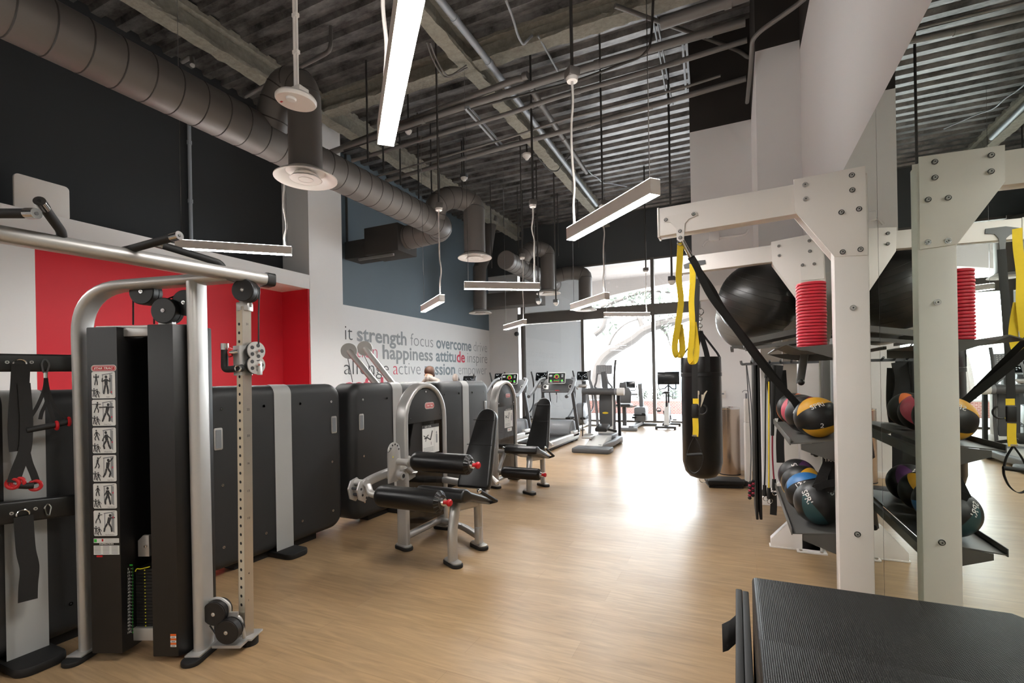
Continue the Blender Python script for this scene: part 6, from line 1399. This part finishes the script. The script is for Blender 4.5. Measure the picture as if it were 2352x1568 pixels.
b = MB(m='beige_pad'); a, c = at_y(980, 872, 6.9), at_y(1000, 886, 6.9); b.tube([at_y(972, 884, 6.9), at_y(985, 868, 6.9), at_y(1003, 876, 6.9), at_y(1010, 890, 6.9)], 0.06, n=12); b.sph(at_y(984, 872, 6.88), 0.07, (0.6, 1, 1.2)); b.build('pad_cushion', r2)
b = MB(m='silver'); b.cyl(at_y(1004, 885, 6.95), V((at_y(1004, 885, 6.95).x, 6.95, 0.0)), 0.04); b.build('pad_post', r2)
r2 = thing('bench_pad', at_y(1046, 868, 8.0), 'small beige rounded pad showing above the farthest shroud panel', 'pad')
b = MB(m='beige_pad'); b.sph(at_y(1046, 868, 8.0), 0.08, (0.6, 1, 1.1)); b.build('pad_cushion', r2)
b = MB(m='silver'); p = at_y(1046, 868, 8.0); b.cyl((p.x, p.y, 0), p, 0.035); b.build('pad_post', r2)
# ================================================================ CARDIO MACHINES
def treadmill(X, Y, lab, rz=0.0):
    M0 = TR(X, Y, 0, rz); r = thing('treadmill', M0, lab, 'treadmill')
    B = lambda m: MB(M0, m)
    b = B('silver')
    for sx in (-1, 1): b.tube([(sx*0.37, 0.0, 0.13), (sx*0.37, 2.0, 0.13)], prof=rrect(0.14, 0.10, 0.03, 4), up=(0, 0, 1)); b.bx((sx*0.37-0.05, 1.55, 0.1), (sx*0.37+0.05, 2.1, 0.26), bev=0.03)
    b.build('deck_rail', r)
    b = B('rubber'); b.bx((-0.32, 0.02, 0.12), (0.32, 1.7, 0.165), bev=0.01); b.build('running_belt', r)
    b = B('black_plastic'); b.bx((-0.40, 0.02, 0.03), (0.40, 2.05, 0.08), bev=0.01)
    for sx in (-1, 1):
        for y in (0.15, 1.6, 1.95): b.cyl((sx*0.36, y, 0.0), (sx*0.36, y, 0.05), 0.035, n=12)
    b.build('underframe', r)
    b = B('grey_plastic'); M = M0; pr = [(1.52, 0.14)]+[(1.80+0.30*math.cos(t), 0.24+0.26*math.sin(t)) for t in [PI*0.95-PI*0.95*i/10 for i in range(11)]]+[(2.12, 0.12)]
    b.prism(pr, basis((-0.34, 0, 0), (0, 1, 0), (0, 0, 1)), 0.68, bev=0.03); hood = b.build('motor_hood', r)
    b = B('white_plastic'); b.box((0, 1.525, 0.26), (0.3, 0.012, 0.025), bev=0.004); b.build('hood_label', hood)
    b = B('dark_grey'); b.box((0, 1.5, 0.18), (0.62, 0.12, 0.05), bev=0.015); b.build('hood_step', r)
    for sx in (-1, 1):
        b = B('dark_grey'); b.tube(fillet([(sx*0.40, 1.98, 0.2), (sx*0.38, 1.78, 0.85), (sx*0.37, 1.66, 1.22)], 0.2), prof=rrect(0.10, 0.07, 0.03, 4), up=(0, 1, 0)); b.build('upright', r)
        b = B('grey_plastic'); b.tube(spline([(sx*0.34, 1.78, 1.50), (sx*0.43, 1.70, 1.47), (sx*0.46, 1.52, 1.36), (sx*0.46, 1.28, 1.20), (sx*0.46, 1.05, 1.10), (sx*0.455, 0.98, 1.09)], 5), 0.036, n=14); b.cyl((sx*0.455, 0.99, 1.09), (sx*0.455, 0.965, 1.085), 0.038, n=14, m='dark_grey'); b.build('handrail', r)
    # console: wide dished body
    b = B('dark_grey'); out = [(-0.42, 0), (0.42, 0), (0.44, 0.12), (0.40, 0.27), (0.30, 0.33), (-0.30, 0.33), (-0.40, 0.27), (-0.44, 0.12)]
    ez = V((0, 0.28, 0.96)).normalized(); F = basis((0, 1.66, 1.17), (1, 0, 0), ez); b.prism(out, F, -0.08, bev=0.02); con = b.build('console_body', r)
    b = B('dark_grey'); b.bx((-0.38, 1.58, 1.155), (0.38, 1.68, 1.20), bev=0.015); b.build('console_shelf', r)
    for sx in (-1, 1):
        b = B('silver_band'); p = F @ V((sx*0.32, 0.13, 0.002)); b.cyl(p, p+(F.to_3x3() @ V((0, 0, 0.006))), 0.05, n=20); b.cyl(p+(F.to_3x3() @ V((0, 0, 0.004))), p+(F.to_3x3() @ V((0, 0, 0.008))), 0.04, n=20, m='rubber'); b.build('cup_holder', con)
    b = B('white_plastic'); p = F @ V((-0.27, 0.12, 0.004)); b.box(p, (0.07, 0.006, 0.10), R=F.to_3x3() @ Matrix.Rotation(-PI/2, 3, 'X')); b.build('warning_label', con)
    b = B('red_plastic'); p = F @ V((0.0, 0.03, 0.012)); b.box(p, (0.1, 0.03, 0.03), bev=0.006); b.build('stop_button', con)
    # tablet screen
    F2 = basis((0, 1.63, 1.50), (1, 0, 0), V((0, 0.22, 0.97)))
    b = B('silver_band'); b.prism(rrect(0.44, 0.27, 0.03), F2, -0.02, bev=0.004)
    b.build('screen_bezel', r)
    b = B('screen_black'); b.prism(rrect(0.415, 0.245, 0.022), F2 @ Matrix.Translation((0, 0, 0.0015)), 0.002)
    def ringarc(cx, cy, R, w, a0, a1, m):
        for i in range(10):
            t0 = a0+(a1-a0)*i/10; t1 = a0+(a1-a0)*(i+0.8)/10
            b.raw([F2 @ V((cx+q*math.cos(t), cy+q*math.sin(t), 0.0045)) for q, t in ((R, t0), (R+w, t0), (R+w, t1), (R, t1))], [(0, 1, 2, 3)], m, False)
    ringarc(0, 0.03, 0.055, 0.012, -0.4, PI+0.4, 'screen_green'); ringarc(0, 0.03, 0.03, 0.012, 0, 2*PI, 'screen_red')
    for cx, cy in ((-0.14, -0.06), (0.14, -0.06)): ringarc(cx, cy, 0.003, 0.02, 0, 2*PI, 'screen_green')
    for i in range(6):
        for (cx, cy, w, h, m) in ((-0.15, 0.075-0.016*(i % 3), 0.07, 0.006, 'screen_white'), (0.13+0.025*(i % 2), 0.08-0.025*(i//2), 0.014, 0.012, 'screen_white'), (-0.06+0.024*i, -0.055, 0.014, 0.01, 'screen_green'), (-0.06+0.024*i, -0.085, 0.02, 0.005, 'screen_red'), (-0.15+0.02*(i % 3), -0.095, 0.012, 0.012, 'screen_white'), (0.13+0.02*(i % 3), -0.095, 0.012, 0.012, 'screen_white')):
            b.raw([F2 @ V((cx+x, cy+y, 0.0045)) for x, y in ((-w/2, -h/2), (w/2, -h/2), (w/2, h/2), (-w/2, h/2))], [(0, 1, 2, 3)], m, False)
    b.build('screen', r)
    b = B('rubber'); b.tube(spline([(0.0, 1.6, 1.16), (0.01, 1.6, 1.05), (0.0, 1.6, 0.92)], 4), 0.005, n=6); b.cyl((0, 1.6, 1.16), (0, 1.6, 1.11), 0.014); b.build('safety_lanyard', r)
    return r
treadmill(-3.88, 9.3, 'grey treadmill with lit screen in front of the blind, right one of the pair')
treadmill(-5.12, 9.3, 'grey treadmill with lit screen partly behind the leg extension tower, left one of the pair')
def elliptical(X, Y, lab, h=0.0):
    M0 = TR(X, Y); r = thing('elliptical_trainer', M0, lab, 'elliptical trainer'); B = lambda m: MB(M0, m)
    b = B('silver'); b.bx((-0.3, -0.6, 0.0), (0.3, -0.45, 0.06), bev=0.02); b.bx((-0.05, -0.6, 0.02), (0.05, 0.9, 0.1), bev=0.02); b.bx((-0.3, 0.75, 0.0), (0.3, 0.9, 0.06), bev=0.02); b.build('base_frame', r)
    b = B('grey_plastic'); pr = [(0.2+0.36*math.cos(t), 0.42+0.33*math.sin(t)) for t in [2*PI*i/20 for i in range(20)]]; b.prism(pr, basis((-0.13, 0, 0), (0, 1, 0), (0, 0, 1)), 0.26, bev=0.04); b.build('drive_housing', r)
    b = B('dark_grey'); b.tube([(0, 0.45, 0.5), (0, 0.55, 1.0), (0, 0.5, 1.4)], prof=rrect(0.12, 0.12, 0.04, 4), up=(0, 1, 0)); b.build('column', r)
    for sx in (-1, 1):
        b = B('dark_grey'); b.tube(spline([(sx*0.28, -0.25, 0.35), (sx*0.30, 0.35, 0.6), (sx*0.27, 0.4, 1.0), (sx*0.24, 0.3, 1.4), (sx*0.27, 0.22, 1.72+h)], 5), 0.024, n=10); b.build('swing_arm', r)
        b = B('rubber'); b.box((sx*0.22, -0.3, 0.33), (0.16, 0.38, 0.06), bev=0.02); b.build('pedal', r)
    b = B('silver'); b.tube(spline([(-0.12, 0.36, 1.24), (-0.15, 0.2, 1.2), (-0.1, 0.15, 1.15)], 4), 0.02); b.tube(spline([(0.12, 0.36, 1.24), (0.15, 0.2, 1.2), (0.1, 0.15, 1.15)], 4), 0.02); b.bx((-0.15, 0.33, 1.2), (0.15, 0.5, 1.3), bev=0.03); b.build('fixed_handle', r)
    F = basis((0, 0.42, 1.56+h), (1, 0, 0), V((0, 0.3, 0.95))); b = B('grey_plastic'); b.prism(rrect(0.42, 0.28, 0.03), F, -0.03, bev=0.005); b.build('screen_bezel', r)
    b = B('screen_dark'); b.prism(rrect(0.39, 0.25, 0.02), F @ Matrix.Translation((0, 0, 0.001)), 0.002)
    rnd = random.Random(int(X*100))
    for i in range(14):
        cx, cy = rnd.uniform(-0.16, 0.16), rnd.uniform(-0.09, 0.09); b.raw([F @ V((cx+x, cy+y, 0.004)) for x, y in ((-.012, -.006), (.012, -.006), (.012, .006), (-.012, .006))], [(0, 1, 2, 3)], 'screen_white', False)
    b.build('screen', r)
elliptical(-7.05, 13.9, 'elliptical trainer against the white wall, leftmost of the window row')
elliptical(-5.58, 13.9, 'elliptical trainer before the blind between the two treadmill consoles')
elliptical(-4.22, 13.9, 'elliptical trainer at the right edge of the blind behind the cross trainer')
elliptical(-6.9, 11.6, 'elliptical trainer whose flat console just tops the farthest shroud panel', -0.08)
# ---------------------------------------------------------------- cross trainer
r = thing('cross_trainer', (-2.65, 10.2, 0), 'tall dark cross trainer with yellow oval badge standing before the bright window', 'cross trainer')
a, c = at_z(1312, 1043, 0), at_z(1400, 1047, 0)
b = MB(m='dark_grey'); b.bx((-3.02, 9.30, 0.0), (-2.26, 9.72, 0.10), bev=0.03); b.build('rear_platform', r)
b = MB(m='silver_band'); b.prism([(9.7, 0.02), (9.7, 0.10), (10.2, 0.24), (10.6, 0.22), (10.6, 0.02)], basis((-2.86, 0, 0), (0, 1, 0), (0, 0, 1)), 0.36, bev=0.02); b.build('ramp', r)
b = MB(m='grey_plastic'); b.bx((-2.9, 10.5, 0.02), (-2.5, 11.5, 0.22), bev=0.04); b.bx((-3.1, 10.85, 0.0), (-2.35, 11.05, 0.16), bev=0.03); b.tube([(-2.56, 9.75, 0.06), (-2.40, 10.3, 0.10), (-2.40, 10.9, 0.12)], prof=rrect(0.12, 0.10, 0.03), up=(0, 0, 1)); b.build('base_frame', r)
p0, p1 = at_y(1377, 980, 11.0), at_y(1404, 905, 11.0)
b = MB(m='dark_grey'); b.prism([(p0.x, 0.36), (p1.x, 0.36), (p1.x+0.01, 0.9), (p1.x-0.01, 1.2), (p0.x+0.01, 1.2), (p0.x-0.01, 0.9)], basis((0, 11.25, 0), (1, 0, 0), (0, 0, 1)), 0.25, bev=0.03); b.bx((p0.x-0.05, 11.0, 0.1), (p1.x+0.05, 11.3, 0.4), bev=0.05, m='silver_band'); col_ = b.build('column_cover', r)
b = MB(m='silver_band'); b.bx((p1.x+0.0, 11.02, 0.3), (p1.x+0.035, 11.22, 1.15), bev=0.01); b.build('column_trim', r)
b = MB(m='yellow_web'); q = at_y(1390.5, 948, 10.99); b.raw([(q.x+0.07*math.cos(t), 10.988, q.z+0.022*math.sin(t)) for t in [2*PI*i/20 for i in range(20)]], [tuple(range(20))], None, False); b.build('oval_badge', col_)
b = MB(m='dark_grey'); a = at_y(1338, 899, 10.75); c = at_y(1418, 899, 10.75); b.tube([a, c], 0.075, n=18); b.build('crossbar', r)
b = MB(m='silver_band'); b.cyl(c, c+V((0.15, 0, 0.0)), 0.085, n=18); b.cyl(c+V((-0.06, 0, 0)), c, 0.08, n=18, m='grey_plastic'); b.build('end_drum', r)
b = MB(m='rubber'); a = at_y(1421, 905, 11.0); b.tube([a, at_y(1424, 1008, 11.0)], prof=rrect(0.10, 0.06, 0.02), up=(0, 1, 0)); b.build('rear_post', r)
b = MB(m='dark_rod'); b.cyl(at_y(1338, 905, 10.75), at_y(1338, 1002, 10.75), 0.012); b.build('link_rod', r)
b = MB(m='grey_plastic'); b.tube(spline([at_y(u, v, 10.9) for u, v in ((1351, 851), (1353, 868), (1360, 890), (1366, 905), (1371, 950), (1373, 985))], 4), 0.032, n=12); b.build('swing_arm', r)
b = MB(m='grey_plastic'); b.tube(spline([at_y(u, v, 10.6) for u, v in ((1348, 905), (1352, 930), (1355, 960), (1354, 1000))], 4), 0.035, n=12); b.build('swing_arm', r)
b = MB(m='dark_grey'); b.tube(spline([at_y(u, v, 10.8) for u, v in ((1414, 826), (1412, 845), (1411, 875), (1411, 905), (1412, 950), (1411, 992))], 4), 0.026, n=12); b.build('swing_arm', r)
for pts in ([(1372, 858), (1369, 878), (1366, 888), (1374, 893), (1388, 893)], [(1392, 858), (1396, 876), (1402, 884), (1406, 890), (1398, 893)]):
    b = MB(m='grey_plastic'); b.tube(spline([at_y(u, v, 10.95) for u, v in pts], 4), 0.022, n=10); b.build('fixed_handle', r)
b = MB(m='dark_grey'); b.tube([at_y(1391, 905, 11.1), at_y(1390, 880, 11.15), at_y(1387, 855, 11.2)], prof=rrect(0.16, 0.12, 0.03), up=(0, 1, 0)); b.build('console_neck', r)
q = at_y(1387, 848, 11.15); F = basis(q, (1, 0, 0), V((0, 0.25, 0.97))); b = MB(m='grey_plastic'); b.prism(rrect(0.37, 0.21, 0.02), F, -0.05, bev=0.006)
for i in range(8):
    for k in range(5): b.raw([F @ V((-0.15+0.042*i+x, -0.07+0.035*k+y, 0.001)) for x, y in ((-.008, -.005), (.008, -.005), (.008, .005), (-.008, .005))], [(0, 1, 2, 3)], 'silver_band', False)
b.build('console', r)
b = MB(m='black_plastic'); q = at_y(1384, 982, 10.3); b.box(q, (0.26, 0.36, 0.09), R=Matrix.Rotation(0.2, 3, 'X'), bev=0.03); b.rod(q+V((0.05, 0.0, -0.02)), q+V((0.28, 0.1, -0.08)), 0.05, 0.05); b.build('pedal', r)
b = MB(m='silver'); q = at_y(1352, 1003, 10.1); b.box(q, (0.22, 0.34, 0.05), bev=0.02); b.torus(q+V((0, 0.0, 0.05)), 0.1, 0.012, (1, 0, 0), (0, 1, 0), n=18, k=6); b.build('pedal', r)
# ---------------------------------------------------------------- recumbent bike
r = thing('recumbent_bike', (-2.65, 14.0, 0), 'recumbent exercise bike with high seat back right of the cross trainer', 'exercise bike')
b = MB(m='grey_plastic'); b.bx((-2.95, 13.55, 0.0), (-2.5, 13.67, 0.09), bev=0.02); b.bx((-2.75, 13.6, 0.04), (-2.6, 15.2, 0.14), bev=0.02); b.bx((-2.9, 15.1, 0.0), (-2.2, 15.25, 0.08), bev=0.02); b.build('base_frame', r)
b = MB(m='dark_grey'); b.prism([(-0.2, 0), (0.2, 0), (0.22, 0.3), (0.14, 0.45), (-0.14, 0.45), (-0.22, 0.3)], basis(at_y(1433, 926, 13.8), (1, 0, 0), V((0, 0.2, 1))), 0.08, bev=0.03); b.prism([(-0.11, 0), (0.11, 0), (0.09, 0.16), (-0.09, 0.16)], basis(at_y(1431, 891, 13.85), (1, 0, 0), V((0, 0.2, 1))), 0.06, bev=0.02); b.build('seat_back', r)
b = MB(m='dark_grey'); q = at_y(1434, 930, 14.0); b.box(q, (0.42, 0.42, 0.09), bev=0.04); b.rod(q, (q.x, 14.0, 0.1), 0.1, 0.1, up=(0, 1, 0)); b.build('seat', r)
b = MB(m='silver'); 
for u0, u1 in ((1440, 1463), (1424, 1410)): b.tube(spline([at_y(u0, 935, 13.9), at_y((u0+u1)/2, 934, 13.8), at_y(u1, 931, 13.75)], 4), 0.022)
b.build('side_handle', r)
b = MB(m='grey_plastic'); b.tube([(-2.62, 15.1, 0.1), (-2.62, 15.0, 0.7), (-2.62, 14.8, 1.3)], prof=rrect(0.14, 0.12, 0.04), up=(0, 1, 0)); b.bx((-2.8, 14.7, 0.15), (-2.45, 15.2, 0.6), bev=0.06); b.build('front_column', r)
q = at_y(1445, 883, 14.9); F = basis(q, (1, 0, 0), V((0, 0.2, 1))); b = MB(m='screen_dark'); b.prism(rrect(0.36, 0.2, 0.02), F, -0.04, bev=0.005); b.build('console', r)
b = MB(m='grey_plastic'); b.tube(fillet([q+V((-0.2, 0, -0.05)), q+V((-0.18, -0.02, -0.18)), q+V((0.2, -0.02, -0.18)), q+V((0.22, 0, -0.02))], 0.06), 0.014); b.bx(q+V((-0.22, -0.1, -0.32)), q+V((0.26, 0.0, -0.27)), bev=0.01); b.build('handlebar', r)
b = MB(m='rubber')
for sx in (-0.14, 0.14): b.box((-2.62+sx, 14.55, 0.35+sx*0.4), (0.1, 0.16, 0.05), bev=0.01)
b.cyl((-2.8, 14.62, 0.36), (-2.44, 14.62, 0.36), 0.02); b.build('pedal', r)
# ---------------------------------------------------------------- spin bike with TV
r = thing('spin_bike', (-1.75, 14.5, 0), 'spin bike with a large dark screen in front of the window beside the punching bag', 'exercise bike')
Ysb = 14.4; X_ = at_y(1531, 980, Ysb).x
b = MB(m='dark_grey'); b.bx((X_-0.28, 14.15, 0.03), (X_+0.28, 14.25, 0.09), bev=0.015); b.bx((X_-0.22, 15.2, 0.03), (X_+0.3, 15.3, 0.09), bev=0.015); b.bx((X_-0.04, 14.2, 0.06), (X_+0.04, 15.25, 0.12), bev=0.015)
for dx in (-0.25, 0.25): b.cyl((X_+dx, 14.2, 0), (X_+dx, 14.2, 0.04), 0.035)
for dx in (-0.2, 0.27): b.cyl((X_+dx, 15.25, 0), (X_+dx, 15.25, 0.04), 0.035)
b.build('base_frame', r)
b = MB(m='silver_band'); b.prism([(14.3, 0.1), (14.45, 0.1), (14.75, 0.55), (14.7, 0.72), (14.55, 0.74), (14.35, 0.4)], basis((X_-0.06, 0, 0), (0, 1, 0), (0, 0, 1)), 0.12, bev=0.02); b.build('frame_body', r)
b = MB(m='dark_grey'); b.cyl((X_-0.03, 15.0, 0.36), (X_+0.03, 15.0, 0.36), 0.26, n=28); b.build('flywheel', r)
b = MB(m='rubber'); b.cyl((X_, 14.5, 0.6), (X_, 14.45, 1.0), 0.022); b.build('seat_post', r)
b = MB(m='black_plastic'); b.lathe([(0.001, 0), (0.09, 0.0), (0.12, 0.03), (0.09, 0.06), (0.001, 0.065)], Matrix.Translation((X_, 14.42, 1.0)) @ Matrix.Diagonal((1, 1.4, 1, 1)), 18); b.build('saddle', r)
b = MB(m='rubber'); b.cyl((X_, 14.95, 0.55), (X_, 14.98, 1.1), 0.025); b.build('handlebar_post', r)
b = MB(m='rubber'); b.tube(fillet([(X_-0.24, 14.7, 1.26), (X_-0.24, 14.72, 1.12), (X_-0.1, 14.95, 1.13), (X_, 14.95, 1.24), (X_+0.1, 14.95, 1.13), (X_+0.24, 14.72, 1.12), (X_+0.24, 14.7, 1.26)], 0.05), 0.016, n=10); b.build('handlebar', r)
b = MB(m='dark_grey')
for sx, z in ((-0.22, 0.5), (0.2, 0.24)): b.box((X_+sx, 14.62, z), (0.1, 0.12, 0.04), bev=0.01); b.rod((X_+sx*0.4, 14.65, 0.36), (X_+sx*0.5, 14.63, z), 0.03, 0.02, up=(0, 1, 0))
b.torus((X_-0.24, 14.62, 0.52), 0.06, 0.012, (1, 0, 0), (0, 0, 1), n=14, k=6); b.build('pedal', r)
q0, q1 = at_y(1510, 883, 15.0), at_y(1560, 853, 15.0)
b = MB(m='screen_dark'); b.bx((q0.x, 15.0, q0.z), (q1.x, 15.045, q1.z), bev=0.008); b.build('screen', r)
b = MB(m='dark_grey'); b.cyl(((q0.x+q1.x)/2, 15.05, q0.z+0.15), (X_, 15.0, 1.1), 0.025); b.build('screen_arm', r)
for i, (u, v, w) in enumerate(((1484, 974, 0.10), (1500, 976, 0.05))):
    p = at_z(u, v, 0.0); b = MB(m='grey_plastic'); b.box((p.x, p.y, 0.012), (w*2, 0.06, 0.024), bev=0.006); tagged(b, 'floor_socket', ['grey floor cable cover beside the recumbent bike foot', 'small grey floor socket left of the spin bike'][i], 'socket')
# ================================================================ PERSON behind the panels
def skin_body(name, joints, edges, radii, m, root=0, levels=2):
    me = bpy.data.meshes.new(name); me.from_pydata([tuple(j) for j in joints], edges, [])
    o = bpy.data.objects.new(name, me); COL.objects.link(o)
    md = o.modifiers.new('skin', 'SKIN'); md.use_smooth_shade = True
    for i, r_ in enumerate(radii):
        rr_ = r_ if isinstance(r_, tuple) else (r_, r_)
        me.skin_vertices[0].data[i].radius = rr_; me.skin_vertices[0].data[i].use_root = (i == root)
    s_ = o.modifiers.new('sub', 'SUBSURF'); s_.levels = levels; s_.render_levels = levels
    me.materials.append(MATS[m]); return o
ph = at_y(985, 862, 7.3); hx, hy = ph.x, ph.y
per = thing('person', (hx, hy+0.1, 0), 'person with brown hair seen from behind the shroud panels, only the head showing', 'person')
J = [(0, 0.10, 0.95), (0, 0.10, 1.15), (0, 0.08, 1.36), (0, 0.03, 1.46), (0, 0.0, 1.56), (0, -0.01, 1.66),
     (0.10, 0.10, 0.90), (0.11, 0.08, 0.50), (0.11, 0.12, 0.10), (0.11, -0.06, 0.04), (-0.10, 0.10, 0.90), (-0.11, 0.08, 0.50), (-0.11, 0.12, 0.10), (-0.11, -0.06, 0.04),
     (0.18, 0.08, 1.38), (0.24, 0.02, 1.12), (0.18, -0.22, 1.10), (0.17, -0.30, 1.11), (-0.18, 0.08, 1.38), (-0.24, 0.02, 1.12), (-0.18, -0.22, 1.10), (-0.17, -0.30, 1.11)]
E_ = [(0, 1), (1, 2), (2, 3), (3, 4), (4, 5), (0, 6), (6, 7), (7, 8), (8, 9), (0, 10), (10, 11), (11, 12), (12, 13), (2, 14), (14, 15), (15, 16), (16, 17), (2, 18), (18, 19), (19, 20), (20, 21)]
R_ = [(0.15, 0.11), (0.13, 0.10), (0.15, 0.10), 0.055, (0.075, 0.09), (0.07, 0.08), 0.085, 0.058, 0.04, 0.038, 0.085, 0.058, 0.04, 0.038, 0.06, 0.042, 0.032, 0.036, 0.06, 0.042, 0.032, 0.036]
P0 = V((hx, hy, 0))
body = skin_body('body', [V(j)+P0 for j in J], E_, R_, 'skin'); body.parent = per; body.matrix_parent_inverse = Matrix.Translation((hx, hy+0.1, 0)).inverted()
b = MB(m='hair'); b.sph(P0+V((0, 0.025, 1.665)), 0.098, (0.9, 1.05, 1.0)); b.sph(P0+V((0, 0.09, 1.60)), 0.06); b.build('hair', per)
b = MB(m='shirt'); b.lathe([(0.145, 0.9), (0.155, 1.0), (0.145, 1.15), (0.165, 1.3), (0.16, 1.38), (0.09, 1.44)], Matrix.Translation(P0+V((0, 0.09, 0))) @ Matrix.Diagonal((1.12, 0.82, 1, 1)), 24); b.build('shirt', per)
b = MB(m='dark_ink')
for sx in (0.032, -0.032): b.sph(P0+V((sx, -0.088, 1.60)), 0.009)
b.build('eyes', per)
b = MB(m='skin'); b.sph(P0+V((0, -0.1, 1.57)), 0.016, (0.8, 1, 1.2)); b.build('nose', per)
# five fingers per hand
b = MB(m='skin')
for sx in (0.17, -0.17):
    for k in range(4): b.tube([P0+V((sx+(k-1.5)*0.018, -0.31, 1.115)), P0+V((sx+(k-1.5)*0.019, -0.36+abs(k-1.5)*0.008, 1.11)), P0+V((sx+(k-1.5)*0.018, -0.38+abs(k-1.5)*0.01, 1.08))], 0.008, n=8)
    b.tube([P0+V((sx-math.copysign(0.03, sx), -0.28, 1.11)), P0+V((sx-math.copysign(0.055, sx), -0.32, 1.10))], 0.009, n=8)
b.build('fingers', per)
# ================================================================ LIGHT
w = bpy.data.worlds.new('sky'); sc.world = w; w.use_nodes = True
nt = w.node_tree; bg = nt.nodes['Background']
sky = nt.nodes.new('ShaderNodeTexSky'); sky.sky_type = 'NISHITA'; sky.sun_disc = False; sky.sun_elevation = math.radians(50); sky.sun_rotation = math.radians(200); sky.air_density = 1.5; sky.dust_density = 5
mxs = nt.nodes.new('ShaderNodeMix'); mxs.data_type = 'RGBA'; mxs.inputs[0].default_value = 0.75
mxs.inputs[7].default_value = (0.88, 0.95, 1.0, 1)
sc_n = nt.nodes.new('ShaderNodeVectorMath'); sc_n.operation = 'SCALE'; sc_n.inputs['Scale'].default_value = 0.12
nt.links.new(sky.outputs[0], sc_n.inputs[0]); nt.links.new(sc_n.outputs[0], mxs.inputs[6])
nt.links.new(mxs.outputs[2], bg.inputs['Color']); bg.inputs['Strength'].default_value = 12.5
sun = bpy.data.lights.new('sun', 'SUN'); sun.energy = 6.0; sun.angle = math.radians(1); so = bpy.data.objects.new('sun', sun); COL.objects.link(so)
so.rotation_euler = (math.radians(38), 0, math.radians(15))
sc.view_settings.view_transform = 'Standard'; sc.view_settings.look = 'None'; sc.view_settings.gamma = 1.0; sc.view_settings.use_curve_mapping = False
sc.view_settings.exposure = 1.3
sc.cycles.use_denoising = True
sc.cycles.max_bounces = 10; sc.cycles.diffuse_bounces = 5; sc.cycles.glossy_bounces = 5; sc.cycles.transparent_max_bounces = 12
sc.cycles.sample_clamp_indirect = 6.0; sc.cycles.blur_glossy = 1.0
sc.cycles.caustics_reflective = True; sc.cycles.caustics_refractive = False
